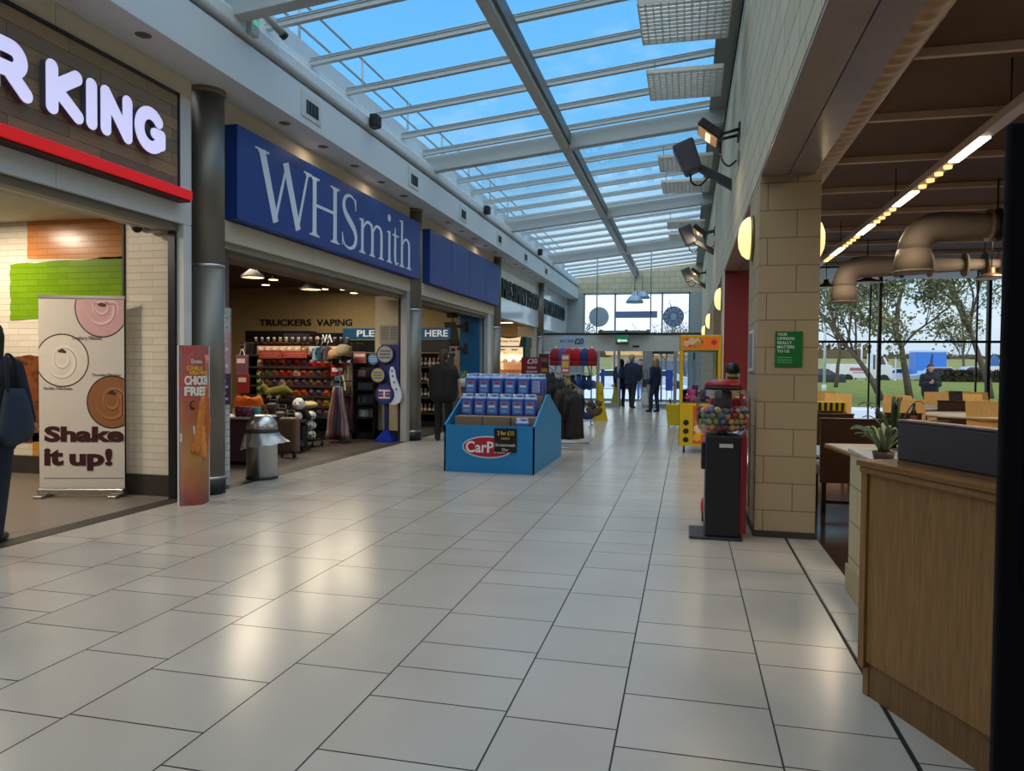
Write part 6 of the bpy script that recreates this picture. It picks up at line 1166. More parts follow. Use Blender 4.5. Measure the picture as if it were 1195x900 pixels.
for k in range(26):
    a = rs.uniform(0, 2*PI); r2 = rs.uniform(.05, .16); z = rs.uniform(.16, .32); mb.add([(0, 0, .14), (r2*math.cos(a-.2), r2*math.sin(a-.2), z), (1.35*r2*math.cos(a), 1.35*r2*math.sin(a), z-.02), (r2*math.cos(a+.2), r2*math.sin(a+.2), z)], [(0, 1, 2, 3)])
mb.build('foliage', M((104, 140, 50), .6), pl); cn_ = thing('counter_unit', 'dark low counter beneath the small leafy plant', 'counter', (atY(540, 432, 15.2).x, 15.25, 0)); MB().box(-.4, .4, -.2, .3, .08, .96).build('carcass', M((70, 70, 78), .6), cn_); MB().box(-.43, .43, -.23, .33, .94, .98).build('worktop', M((150, 150, 150), .4), cn_); MB().box(-.38, .38, -.17, .28, 0, .08).build('plinth', DARK, cn_)
# lamps of the bookshop ceiling
LAMP = M((255, 230, 190), .4, emit=3.0, ecol=(255, 222, 170)); 
for k, (px, py, lb) in enumerate(((295, 324, 'cone pendant lamp nearest the bookshop jamb'), (363, 338, 'cone pendant lamp in the middle of the bookshop entrance'))):
    Y = 10.4 if k == 0 else 11.6; p = atY(px, py, Y); T = thing('pendant_lamp', lb, 'pendant lamp', (p.x, Y, p.z), 0, 'cone pendants in the bookshop'); MB().lathe([(.19, 0), (.19, .015), (.05, .13), (.03, .16), (.001, .165)], n=28).build('shade', DARK, T); MB().cyl((0, 0, .0), (0, 0, .006), .17, n=28).build('diffuser', LAMP, T); MB().cyl((0, 0, .16), (0, 0, 3.56-p.z), .008, n=6).build('cord', BLACK, T); light('pendant_glow', (p.x, Y, p.z-.02), .3, 14, (1, .85, .62))
for k, (px, py, Y) in enumerate(((319, 327, 12.5), (310, 333, 14.5), (378, 338, 13.5), (402, 338.5, 13.5), (424, 337.5, 13.5), (413, 342.5, 15.5))):
    p = atY(px, py, Y); T = thing('spot_lamp', 'lit ceiling spot in the bookshop, %s of six counted from the jamb' % words[k], 'ceiling spot', (p.x, Y, p.z), 0, 'ceiling spots in the bookshop'); MB().cyl((0, 0, .01), (0, 0, .1), .09, .06, 20).build('can', DARK, T); MB().cyl((0, 0, 0), (0, 0, .012), .085, n=20).build('lens', LAMP, T); MB().cyl((0, 0, .1), (0, 0, 3.55-p.z), .015, n=8).build('stem', BLACK, T)
    light('spot_glow', (p.x, Y, p.z-.02), .2, 10, (1, .84, .62))
ac = thing('ceiling_projector', 'dark bracketed unit hanging inside the bookshop ceiling', 'ceiling unit', (atY(336, 322, 11.2).x, 11.2, 3.1)); MB().box(-.15, .15, -.15, .15, -.1, .12).build('case', BLACK, ac, bevel=.01); MB().cyl((0, 0, .12), (0, 0, .44), .03).build('pole', BLACK, ac); MB().box(-.05, .25, -.05, .05, .0, .06).build('arm', BLACK, ac)
# posters on the jamb
for (x0, y0, x1, y1, c, lb, pr_) in ((266.5, 361, 278, 388, (176, 184, 190), 'pale grey notice at the top of the white tiled jamb', (130, 140, 150)), (266.5, 389, 278, 436, (196, 150, 164), 'pink poster in the middle of the white tiled jamb', (226, 206, 216)), (266.5, 437, 278, 472, (70, 40, 72), 'dark purple poster low on the white tiled jamb', (190, 170, 200))):
    a = atX(x0, y1, -5.05); b2 = atX(x1, y0, -5.05); T = thing('poster', lb, 'poster', (-5.06, (a.y+b2.y)/2, a.z)); ya, yb = 7.06, 7.42; MB().box(-5.068, -5.05, ya, yb, a.z, b2.z).build('sheet', M(c, .3), T, True); MB().box(-5.07, -5.045, ya-.01, ya, a.z, b2.z).build('frame', M((170, 150, 100), .4, .5), T, True); MB().box(-5.07, -5.045, yb, yb+.012, a.z, b2.z).build('frame', M((170, 150, 100), .4, .5), T, True)
    for k in range(4): MB().box(-5.05, -5.048, ya+.05, yb-.05-.04*(k % 2), a.z+(.15+.2*k)*(b2.z-a.z), a.z+(.23+.2*k)*(b2.z-a.z)).build('text_line', M(pr_, .5), T, True)
a = atY(443, 401, 12.94); b2 = atY(468, 379.5, 12.94); T = thing('notice_board', 'grey printed notice on the cream pier above the blue sign stand', 'notice', ((a.x+b2.x)/2, 12.94, a.z)); MB().box(a.x, b2.x, 12.935, 12.95, a.z, b2.z).build('sheet', M((146, 146, 146), .5), T, True)
for k in range(7):
    for u in (0, 1): MB().box(a.x+.03+u*.19, a.x+.18+u*.18, 12.933, 12.935, b2.z-.06-.035*k, b2.z-.045-.035*k).build('text_line', M((92, 92, 94), .5), T, True)
# blue stand of round badges
sp0 = atZ(451, 515); NB = M((22, 34, 92), .45); NB2 = M((20, 40, 140), .85, spec=.1); T = thing('badge_stand', 'navy blue sign stand carrying round badges in front of the cream pier', 'sign stand', (sp0.x, sp0.y, 0)); SY = sp0.y
sx_ = lambda px: atY(px, 450, SY).x-sp0.x
sz = lambda py: atY(451, py, SY).z
MB().loft([[(.17, -.17, 0), (-.17, -.17, 0), (-.17, .17, 0), (.17, .17, 0)], [(.17, -.17, .02), (-.17, -.17, .02), (-.17, .17, .02), (.17, .17, .02)], [(.04, -.04, .2), (-.04, -.04, .2), (-.04, .04, .2), (.04, .04, .2)]], True, False).build('base', NB2, T)
MB().box(-.035, .035, -.025, .025, .15, sz(470)).build('post', NB, T)
FS_ = FRF(0); mb = MB(); mb.box(sx_(444), sx_(466), -.0, .05, sz(470), sz(402)); mb.build('back_panel', NB, T, bevel=.01)
for k, (px, py, r_, c, c2) in enumerate(((436, 419, .115, (70, 120, 170), (150, 180, 206)), (450, 413.5, .17, (150, 150, 148), (90, 96, 110)), (442, 438, .145, (170, 150, 90), (70, 110, 150)), (450, 460, .185, (40, 60, 130), (206, 190, 196)))):
    x, z = sx_(px), sz(py); y = -.02-.012*k; d = MB().disc((x, z), r_, FRF(y), -.03, .0, 32).build('round_badge', NB, T); MB().disc((x, z), r_*.86, FRF(y), 0, .004, 32).build('badge_face', M(c, .4), d)
    mm_ = MB()
    for q in (-.35, 0, .35): mm_.box(x-r_*.6, x+r_*.6, y-.008, y-.004, z+q*r_-r_*.09, z+q*r_+r_*.09)
    mm_.build('badge_stripe', M(c2, .4), d)
    if k == 3: MB().box(x-r_*.65, x+r_*.65, y-.010, y-.008, z-.01, z+.012).build('badge_stripe', M((170, 40, 50), .4), d); MB().box(x-.012, x+.012, y-.011, y-.008, z-.07, z+.07).build('badge_stripe', M((220, 220, 224), .4), d)
WP = M((196, 208, 226), .4); pts = [(456.5, 428), (459.5, 428), (461.5, 433), (463, 441), (466, 449), (469, 457), (469.5, 464), (467, 470), (462, 472.5), (456, 472), (458.5, 464), (458.5, 455), (456.5, 445), (455, 435)]
MB().prism([(sx_(a), sz(b2)) for a, b2 in pts], FRF(-.03), -.03, .01).build('white_bottle_sign', WP, T, bevel=.006)
mb = MB(); [mb.disc((sx_(a), sz(b2)), .022, FRF(-.04), 0, .003, 12) for a, b2 in ((458.5, 433), (459.5, 439), (461, 446), (463.5, 454))]; mb.build('sign_mark', M((60, 100, 180), .4), T)

# ------------------------------------------------------------------ cafe: counter, low wall, kiosk
crz = math.atan2(-.918, .396)
T = thing('service_counter', 'long light oak counter with a moulded top set at an angle to the concourse', 'counter', (.72, 3.37, 0), crz)
MB().box(.0, 1.5, .02, .55, .15, .955).build('front_panel', OAK, T); MB().box(-.004, .035, .008, .55, .12, .955).build('corner_post', OAK, T, bevel=.004); MB().box(.03, 1.49, .035, .53, 0, .15).build('kick_board', wood_mat('oak_dark', (92, 64, 32), (124, 90, 48), 2, .5, 5, 14), T); MB().box(.005, .04, .03, .53, 0, .13).build('kick_post', OAK, T)
MB().box(-.012, 1.52, -.012, .6, .975, 1.0).build('counter_top', wood_mat('oak_top', (104, 70, 36), (140, 98, 54), 0, .18, 5, 12), T, bevel=.006); MB().box(-.006, 1.51, -.002, .56, .945, .975).build('top_moulding', OAK, T, bevel=.01)
G2 = M((52, 50, 58), .6, var=.08)
U = thing('upholstered_screen', 'low dark grey padded screen standing along the top of the oak counter', 'screen', (.72+.165*.918+.01*.396, 3.37+.165*.396-.01*.918, 1.0), crz)
MB().box(0, 1.5, 0, .06, .0, .162).build('padded_panel', G2, U, bevel=.008); MB().box(-.002, 1.5, -.003, .063, .162, .172).build('top_trim', M((112, 92, 84), .4), U, bevel=.004)
T = thing('low_wall', 'low cream blockwork planter wall with a pale tiled top behind the counter end', 'low wall', (1.1, 4.3, 0)); 
MB().box(1.0, 1.22, 3.95, 4.95, 0, .87).build('blockwork', brick_mat('planter_block', .45, .2225, .006, (188, 172, 136), (178, 162, 126), (140, 126, 98), .8, .3), T, True, bevel=.004); MB().box(.985, 1.0, 3.95, 4.96, 0, .17).build('skirting', M((168, 148, 112), .6), T, True, bevel=.004)
MB().box(.99, 1.24, 3.94, 4.97, .87, .89).build('tiled_top', M((186, 182, 176), .2, var=.08), T, True, bevel=.004)
def strap_plant(loc, lb, n, H3, spread, cols, wd=.018, seed=1, pot=(70, 40, 40)):
    r = random.Random(seed); T = thing('potted_plant', lb, 'plant', loc); MB().lathe([(.04, 0), (.055, .07), (.048, .07), (.045, .06), (.001, .06)], n=20).build('pot', M(pot, .5), T)
    for k in range(n):
        a = 2*PI*k/n*1.618+r.uniform(-.3, .3); s_ = spread*r.uniform(.5, 1.1); h = H3*r.uniform(.6, 1.1); mb = MB(); rings = []; ca, sa = math.cos(a), math.sin(a)
        for i in range(9):
            t = i/8; rad = .02+s_*t**1.3; z = .06+h*(1.15*t-.55*t**3) if spread > .12 else .06+h*(1.7*t-1.35*t**2); w3 = wd*math.sin(PI*min(1, .12+.88*t))**.7+.001
            c = Vector((rad*ca, rad*sa, z)); sd = Vector((-sa, ca, 0))*w3; rings.append([c+sd, c+Vector((0, 0, .004)), c-sd, c-Vector((0, 0, .003))])
        mb.loft(rings).build('leaf', M(cols[k % len(cols)], .45, var=.2), T)
p = atY(1031, 530, 4.15); strap_plant((p.x-.0, 4.15, .89), 'pale variegated trailing plant on the low wall beside the grey screen', 30, .22, .14, [(132, 150, 92), (92, 112, 60), (160, 170, 120), (84, 98, 66)], .009, 2)
p = atY(1043, 500, 4.3); tp = thing('planter_pedestal', 'dark slim pedestal carrying the tall pointed plant', 'pedestal', (atY(1042, 500, 5.3).x, 5.3, 0)); MB().box(-.1, .1, -.1, .1, 0, .80).build('pedestal_body', M((60, 38, 40), .6), tp, bevel=.01); MB().box(-.11, .11, -.11, .11, .78, .80).build('pedestal_top', DARK, tp, bevel=.004)
strap_plant((atY(1042, 500, 5.3).x, 5.3, .80), 'tall dark green plant with stiff pointed leaves behind the grey screen', 13, .5, .18, [(44, 74, 36), (58, 92, 44), (70, 84, 50)], .015, 5)
K = thing('order_kiosk', 'tall black kiosk slab cropped by the right edge beside the counter', 'kiosk', (1.0, 1.86, 0)); MB().box(.677, 1.25, 1.83, 1.855, .02, 1.925).build('slab', M((14, 12, 18), .75, var=.1, spec=.2), K, True, bevel=.008); MB().box(.66, 1.28, 1.65, 1.94, 0, .02).build('base', DARK, K, True); MB().box(.72, 1.22, 1.826, 1.83, .9, 1.88).build('screen_face', M((16, 14, 20), .25), K, True)

# ------------------------------------------------------------------ cafe furniture
def chair(loc, rz, lb, first=[None]):
    if first[0] is not None: return dup(first[0], loc, rz, lb)
    T = thing('cafe_chair', lb, 'chair', loc, rz, 'plywood cafe chairs'); first[0] = T
    rings = [[(-.2, y, z), (.2, y, z), (.2, y+.012, z-.012), (-.2, y+.012, z-.012)] for y, z in ((.22, .44), (.15, .455), (0, .45), (-.15, .455))]; MB().loft(rings, True, False).build('seat', PLY, T)
    rings = [[(-w3, y, z), (w3, y, z), (w3, y-.013, z), (-w3, y-.013, z)] for y, z, w3 in ((-.15, .455, .2), (-.2, .5, .2), (-.22, .62, .205), (-.245, .82, .215), (-.27, .96, .215), (-.272, .975, .2))]; MB().loft(rings, True, False).build('backrest', PLY, T, bevel=.004)
    for sx in (-1, 1):
        MB().tube([(sx*.15, .15, .44), (sx*.19, .2, .0)], .012, 8).build('leg', STEELB, T); MB().tube([(sx*.15, -.12, .44), (sx*.19, -.22, .0)], .012, 8).build('leg', STEELB, T)
    MB().tube([(-.15, .0, .435), (.15, 0, .435)], .012, 8).build('seat_rail', STEELB, T); return T
def cpos(px, py_top, Y): p = atY(px, py_top, Y); return (p.x, Y, 0)
for px, Y, rz, lb in ((959, 14.6, 2.9, 'plywood chair half hidden by the near pillar'), (979, 13.2, 3.0, 'golden plywood chair beside the near pillar seen from behind'), (1041, 12.8, 2.6, 'plywood chair left of the window mullion by the tall plant'), (1072, 11.0, 3.3, 'pale plywood chair in front of the person outside'), (1098, 15.2, 3.1, 'plywood chair by the window to the right of the person outside'), (1117, 16.2, 2.8, 'plywood chair by the window behind the dark booth'), (1139, 14.2, 3.2, 'plywood chair between the dark booth and the right table'), (1156, 11.0, 3.1, 'golden plywood chair at the right end beside the black kiosk'), (1151, 15.5, 3.4, 'plywood chair by the window at the right end')): chair(cpos(px, 455, Y), rz, lb)
def table(x, y, w, d, rz, lb, round_=False, col=None):
    T = thing('cafe_table', lb, 'table', (x, y, 0), rz, None); m1 = col or TABLETOP
    if round_: MB().lathe([(.001, .72), (w/2, .72), (w/2+.004, .735), (w/2, .75), (.001, .75)], n=36).build('table_top', m1, T)
    else: MB().box(-w/2, w/2, -d/2, d/2, .725, .75).build('table_top', m1, T, bevel=.008); MB().box(-w/2-.004, w/2+.004, -d/2-.004, d/2+.004, .715, .726).build('edge_band', M((150, 100, 60), .4), T)
    MB().cyl((0, 0, .03), (0, 0, .72), .035).build('column', STEELB, T); MB().lathe([(.22, 0), (.22, .015), (.05, .035), (.035, .05)], n=28).build('base', STEELB, T); return T
table(1.62, 6.45, .85, .7, .12, 'small white cafe table nearest the pillar in front of the dark bench')
table(2.42, 9.6, .75, .75, .1, 'cafe table with a plate and a bottle beyond the dark bench', col=M((176, 140, 106), .35))
p = atZ(1140, 484, .75); table(p.x, p.y, 1.5, .9, .1, 'round white cafe table in front of the dark booth', True)
p = atZ(1080, 468.5, .75); table(p.x*.82, p.y*.82, 1.0, .6, .05, 'cafe table by the pale plywood chair below the person outside')
p = atZ(1108, 468, .75); table(p.x*.86, p.y*.86, 1.0, .6, .05, 'white cafe table edge in front of the black open laptop case')
table(1.95, 12.4, .8, .7, .1, 'cafe table behind the near pillar beside the golden chair')
def booth(x0, x1, y, h, lb, leg=True, dp=.5):
    T = thing('booth_bench', lb, 'bench', ((x0+x1)/2, y, 0), 0); MB().box(x0, x1, y, y+.04, .3, h).build('back_panel', WENGE, T, True, bevel=.006); MB().box(x0, x1, y+.04, y+dp, .36, .45).build('seat', M((46, 30, 24), .5), T, True, bevel=.015); MB().box(x0-.01, x1+.01, y-.01, y+.05, h, h+.02).build('top_rail', WENGE, T, True, bevel=.006)
    for x in (x0+.02, x1-.06):
        for yy in (y+.01, y+dp-.05): MB().box(x, x+.04, yy, yy+.04, 0, .36).build('leg', BLACK, T, True)
    MB().box(x0+.02, x1-.02, y+.02, y+.04, .1, .13).build('stretcher', BLACK, T, True); return T
booth(1.25, 2.35, 7.5, .90, 'dark wooden booth bench beside the near pillar'); booth(2.45, 3.0, 10.6, .80, 'dark wooden booth back behind the bottle')
booth(1.5, 2.3, 11.2, .74, 'dark wooden booth bench farther behind the near pillar')
a = atY(1095, 465, 13.2).x; b2 = atY(1137, 465, 13.2).x; booth(a, b2, 13.2, .88, 'dark wooden booth in the middle of the cafe');
a = atY(1105, 460, 14.2).x; booth(a, a+1.0, 15.6, .80, 'dark wooden booth near the window behind the middle booth')
bt = thing('sauce_bottle', 'dark brown sauce bottle on the cafe table beyond the dark bench', 'bottle', (2.6, 9.5, .75)); MB().lathe([(.032, 0), (.036, .01), (.036, .13), (.015, .18), (.014, .22)], n=18).build('flask', M((40, 18, 14), .15), bt); MB().cyl((0, 0, .22), (0, 0, .245), .018).build('bottle_cap', DARK, bt); MB().cyl((0, 0, .04), (0, 0, .1), .0367, n=18).build('label', M((120, 40, 36), .5), bt)
pt = thing('plate', 'pale plate stack on the cafe table beyond the dark bench', 'plate', (2.3, 9.6, .75)); MB().lathe([(.07, 0), (.14, .02), (.142, .028), (.07, .014), (.001, .012)], n=30).build('dish', M((190, 196, 206), .3), pt); MB().lathe([(.10, .016), (.10, .03), (.001, .04)], n=24).build('napkin_fold', M((150, 160, 176), .8), pt)
a = atY(1116, 462, 13.23); lp = thing('till_screen', 'small black tilted screen standing on the middle booth', 'screen', (a.x, 13.23, .90)); MB().box(-.1, .1, 0, .02, 0, .16).xf(Matrix.Rotation(-.25, 4, 'X')).build('case', BLACK, lp, bevel=.006); MB().box(-.09, .09, -.003, 0, .012, .15).xf(Matrix.Rotation(-.25, 4, 'X')).build('screen_face', M((22, 22, 28), .2), lp); MB().box(-.08, .08, -.03, .06, -.0, .012).build('stand_foot', BLACK, lp)
a = atY(963, 470, 12.1); tr = thing('hazard_tray', 'yellow and black striped tray on the table behind the near pillar', 'tray', (a.x+.05, 12.1, .75)); MB().box(-.18, .22, -.15, .15, 0, .14).build('tray_box', M((206, 176, 30), .5), tr, bevel=.01); [MB().box(-.17+.08*k, -.13+.08*k, -.154, -.15, .01, .13).build('stripe', BLACK, tr) for k in range(5)]

# ducts, strip light, pendants
DUCT = M((134, 122, 110), .6, 0, var=.06, scale=4, spec=.3)
def duct(pxv, ybot, Y, ypipe, pxr, lb, r=.18):
    c = atY(pxv, ybot, Y); z1 = atY(pxv, ypipe, Y).z; xe = atY(pxr, ypipe, Y).x+1.5; T = thing('ventilation_duct', lb, 'duct', (c.x, Y, c.z), 0, 'cafe ventilation ducts')
    zr_ = z1-c.z; B = r*1.5; pts = [(0, 0, .26)]+[(B-B*math.cos(math.radians(a)), 0, zr_-B+B*math.sin(math.radians(a))) for a in range(0, 91, 18)]
    pts += [(xe-c.x, 0, zr_)]; MB().tube(pts, r, 24).build('duct_pipe', DUCT, T)
    MB().lathe([(r*1.15, 0), (r*1.15, .16), (r, .27)], n=28).build('nozzle', DUCT, T); MB().lathe([(r*1.18, -.01), (r*1.3, 0), (r*1.3, .012), (r*1.16, .02)], n=28).build('nozzle_flange', DUCT, T)
    for k in range(1, 6): MB().cyl((B+.5*k, 0, zr_), (B+.5*k+.03, 0, zr_), r+.008, n=24).build('seam_ring', DUCT, T)
    for k in (1, 3): MB().cyl((B+.6*k, 0, zr_+r), (B+.6*k, 0, 3.6-c.z), .01, n=6).build('hanger_rod', DARK, T); MB().cyl((B+.6*k-.015, 0, zr_), (B+.6*k+.015, 0, zr_), r+.015, n=24).build('hanger_strap', DARK, T)
duct(1066, 318, 9.6, 266, 1165, 'large tan ventilation duct bending down over the middle of the cafe'); duct(985, 353, 13.2, 312, 1165, 'tan ventilation duct bending down nearer the window beside the pillar')
mb = MB(); n = 24; L = []
for i in range(0, 480):
    z = .160 if i % 4 else .169; L.append([(1.2+z*math.cos(2*PI*k/n), -3+.036*i, 3.4+z*math.sin(2*PI*k/n)) for k in range(n)])
mb.loft(L); T = thing('spiral_duct', 'long spiral wound duct running beside the beam above the near pillar', 'duct', (1.2, 0, 3.4)); mb.build('duct_pipe', M((190, 160, 118), .45, .4, var=.06), T, True)
for y in (2, 5, 8, 11): MB().cyl((1.2, y, 3.5), (1.2, y, 3.62), .01, n=6).build('hanger_rod', DARK, T, True)
sl = thing('strip_light', 'long grey track light with lit tubes and small spots along the cafe ceiling', 'strip light', (2.23, 9, 3.2)); MB().box(2.18, 2.28, 1, 14.2, 3.2, 3.27).build('track', M((206, 190, 184), .4, .1), sl, True, bevel=.006)
TUBE = M((255, 240, 220), .4, emit=5, ecol=(255, 236, 206)); sy_ = lambda x: atX(x, 115+(1195-x)*(305-115)/235, 2.23).y
for k, (x0, x1) in enumerate(((1113, 1150), (1046, 1068), (1003, 1018), (972, 983))):
    ya, yb = sy_(x1), sy_(x0); MB().box(2.19, 2.27, ya, yb, 3.188, 3.2).build('tube', TUBE, sl, True); light('tube_glow', (2.23, (ya+yb)/2, 3.17), .1, 16, (1, .82, .6), (0, 0, 0), yb-ya)
    y2 = sy_((1068, 1018, 983, 962)[k])
    for j in range(4): yy = yb+(y2-yb)*(j+.6)/4.6; MB().cyl((2.23, yy, 3.175), (2.23, yy, 3.2), .035, n=14).build('spot', M((255, 214, 140), .4, emit=1.6, ecol=(255, 206, 130)), sl, True)
for y in (2.5, 6, 9, 12): MB().cyl((2.23, y, 3.27), (2.23, y, 3.62), .006, n=6).build('hanger_wire', DARK, sl, True)
for px, py, Y, lb in ((1012, 330, 13.8, 'dark saucer pendant lamp between the two ducts'), (964, 336, 15.5, 'dark saucer pendant lamp beside the near pillar'), (1157, 325, 12.5, 'long dark pendant lamp by the black kiosk')):
    p = atY(px, py, Y); T = thing('saucer_lamp', lb, 'pendant lamp', (p.x, Y, p.z), 0, 'saucer pendants in the cafe'); MB().lathe([(.22, 0), (.21, .025), (.09, .07), (.05, .09), (.05, .16), (.001, .165)], n=28).build('shade', M((110, 84, 62), .35, .6), T); MB().cyl((0, 0, .004), (0, 0, .016), .16, n=24).build('diffuser', M((255, 222, 160), .4, emit=1.5, ecol=(255, 214, 150)), T); MB().cyl((0, 0, .16), (0, 0, 3.62-p.z), .008, n=6).build('cord', BLACK, T)
cs = thing('ceiling_speaker', 'small black speaker on a cafe ceiling rib', 'loudspeaker', (atY(1006, 198, 5.9).x, 7.0, 3.38)); MB().box(-.08, .08, -.06, .06, -.04, .08).build('case', BLACK, cs, bevel=.012); MB().cyl((0, 0, .08), (0, 0, .13), .02).build('bracket', BLACK, cs); MB().box(-.06, .06, -.064, -.06, -.03, .07).build('grille', DARK, cs)

# ------------------------------------------------------------------ outside
og = sgroup('ground_outside', 'pale paving and asphalt outside the building', 'ground'); MB().box(-70, 120, 17.1, 31.05, -.3, -.2).build('paving', M((190, 194, 200), .8), og); MB().box(-70, 160, 31.05, 400, -.3, -.21).build('asphalt', M((206, 212, 220), .7), og)
MB().box(-5.6, 1.0, 26, 31.3, -.2, -.002).build('lobby_floor', M((150, 148, 146), .35), og)
GRS = M((112, 122, 62), .95, var=.35, scale=1.5, bump=.5, spec=.1)
MB().add([(3, 34, -.19), (90, 34, -.19), (110, 66, .55), (6, 66, .55), (110, 72, .0), (6, 72, .0)], [(0, 1, 2, 3), (3, 2, 4, 5)]).build('grass', GRS, None); tag(bpy.data.objects['grass'], 'green grass bank rising outside the cafe window', 'grass', kind='stuff')
MB().add([(-30, 95, 0), (220, 95, 0), (260, 230, 4.6), (-40, 230, 4.6), (260, 260, 4.0), (-40, 260, 4.0)], [(0, 1, 2, 3), (3, 2, 4, 5)]).build('field', M((128, 130, 84), .95, var=.2, scale=.1, spec=.1), None); struct(bpy.data.objects['field'])
def leafmass(name, lb, cat, boxes, n, size, col, seed, kind=None):
    r = random.Random(seed); mb = MB()
    for (x0, x1, y0, y1, z0, z1) in boxes:
        for _ in range(n):
            c = Vector((r.uniform(x0, x1), r.uniform(y0, y1), z0+(z1-z0)*r.random()**.8)); d = Vector((r.gauss(0, 1), r.gauss(0, 1), r.gauss(0, 1))).normalized(); e = d.cross(Vector((r.gauss(0, 1), r.gauss(0, 1), r.gauss(0, 1)))).normalized(); s = size*r.uniform(.5, 1.2)
            mb.add([c+d*s, c+e*s*.5, c-d*s, c-e*s*.5], [(0, 1, 2, 3)])
        if kind == 'core': mb.box(x0+.1, x1-.1, y0+.1, y1-.1, z0-.3, z0+(z1-z0)*.7)
    return tag(mb.build(name, M(col, .9, var=.35, scale=3), None), lb, cat)
hx0 = atY(1094, 440, 64).x; hx1 = atY(1200, 440, 64).x
leafmass('hedge', 'dark clipped hedge along the top of the grass bank', 'hedge', [(hx0, hx1, 64, 66, .3, 1.35)], 2600, .28, (44, 40, 30), 3, 'core')
leafmass('hedgerow', 'distant brown hedgerow along the top of the field', 'hedge', [(-30+40*k, 12+40*k, 232, 238, 3.8, 7.2+1.8*math.sin(k*2.1)) for k in range(7)], 420, 1.4, (92, 84, 66), 4, 'core')
def tree(px, Y, Hh, lb, seed, leaf=1600, lean=0.0, cr=3.2, trunk=.17, dens=(104, 108, 70), z0=.0, lsz=.10):
    r = random.Random(seed); b = atY(px, 440, Y); T = thing('tree', lb, 'tree', (b.x, Y, z0), 0, 'trees outside the cafe'); tips = []; wood = MB(); 
    def grow(p, d, L, rad, dep):
        pts = [p]; q = p.copy(); dd = d.copy()
        for i in range(4): dd = (dd+Vector((r.gauss(0, .13), r.gauss(0, .13), r.gauss(.02, .08)))).normalized(); q = q+dd*L/4; pts.append(q.copy())
        wood.tube(pts, [rad*(1-.12*i) for i in range(5)], 8 if dep < 2 else 5)
        tips.extend(pts[2:] if dep >= 2 else [])
        if dep >= 4: return
        for k in range(4 if dep < 3 else 3):
            a = r.uniform(0, 2*PI); sp_ = r.uniform(.08, .22) if k == 0 else r.uniform(.5, 1.0); kr = .74 if k == 0 else .4; ax = dd.orthogonal().normalized(); ax.rotate(Matrix.Rotation(a, 3, dd)); nd = (dd*math.cos(sp_)+ax*math.sin(sp_)+Vector((0, 0, .25 if dep < 2 else 0))).normalized(); grow(pts[-1] if k < 1 else pts[r.choice((2, 3, 4)) if dep else r.choice((3, 4))], nd, L*(r.uniform(.7, .85) if k == 0 else r.uniform(.55, .75)), rad*kr, dep+1)
    grow(Vector((0, 0, 0)), Vector((lean, 0, 1)).normalized(), Hh*.40, trunk, 0); wood.build('trunk', M((84, 74, 60), .9, var=.3), T)
    fo = MB()
    for _ in range(leaf):
        c = r.choice(tips)+Vector((r.gauss(0, .22), r.gauss(0, .22), r.gauss(0, .22))); d = Vector((r.gauss(0, 1), r.gauss(0, 1), r.gauss(0, 1))).normalized(); e = d.cross(Vector((r.gauss(0, 1), r.gauss(0, 1), r.gauss(0, 1)))).normalized(); s = lsz*r.uniform(.6, 1.3); fo.add([c+d*s, c+e*s*.55, c-d*s, c-e*s*.55], [(0, 1, 2, 3)])
    fo.build('foliage', M(dens, .8, var=.4, scale=2), T)
tree(1062, 40, 8.5, 'leafy straight tree in the middle of the cafe window', 11, 7500, 0, trunk=.19); tree(1030, 37, 7.5, 'leaning bare branched tree left of the window mullion', 12, 2600, -.28, trunk=.16); tree(1156, 42, 9, 'sparse tree by the black kiosk at the right of the cafe window', 13, 1800, -.05, trunk=.2); tree(975, 52, 8.5, 'pale far tree beside the near pillar', 15, 900, .1, trunk=.14, dens=(96, 96, 76)); tree(1126, 96, 9, 'dense tree behind the blue lorry', 16, 1600, 0, trunk=.2)
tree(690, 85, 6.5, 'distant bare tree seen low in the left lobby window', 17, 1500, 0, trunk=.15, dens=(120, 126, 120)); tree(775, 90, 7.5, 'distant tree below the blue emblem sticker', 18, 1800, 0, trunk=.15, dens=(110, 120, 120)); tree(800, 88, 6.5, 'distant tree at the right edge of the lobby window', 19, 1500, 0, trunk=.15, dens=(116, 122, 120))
# vehicles
def wheels(T, xs, w, r_, z=0):
    for x in xs:
        for y in (0, w): MB().cyl((x, y-.1, r_+z), (x, y+.1, r_+z), r_, n=20).build('wheel', M((24, 24, 26), .7), T)
def car(px, Y, lb, c, z0, L=4.2, flip=1):
    b = atY(px, 440, Y); T = thing('car', lb, 'car', (b.x, Y, z0), 0, 'cars outside the cafe'); h = L/2; pr_ = [(-h, .3), (-h, .75), (-h+.9, .92), (-h+1.5, 1.42), (h-1.3, 1.44), (h-.5, .98), (h, .9), (h, .3)]
    fr_ = (Vector((0, 0, 0)), X1*flip, Z1); MB().prism([(x*1, z) for x, z in pr_], (Vector((0, 0, 0)), X1, Z1), -1.7, 0).build('car_body', M(c, .25, .3), T, bevel=.06)
    MB().prism([(-h+1.05, .94), (-h+1.55, 1.36), (h-1.35, 1.38), (h-.75, .98)], (Vector((0, -.005, 0)), X1, Z1), -.01, .01).build('side_window', M((40, 52, 66), .1), T); wheels(T, (-h+.8, h-.8), 1.7, .31)
car(1098, 70, 'silver car parked in front of the blue lorry', (160, 176, 196), .25); car(1141, 72, 'pale silver car behind the dark hedge', (180, 190, 204), .35, 4.4); car(1050, 82, 'white car beside the flatbed lorry', (210, 216, 224), .15, 4.0); car(953, 60, 'dark car half hidden by the near pillar', (40, 48, 60), .0)
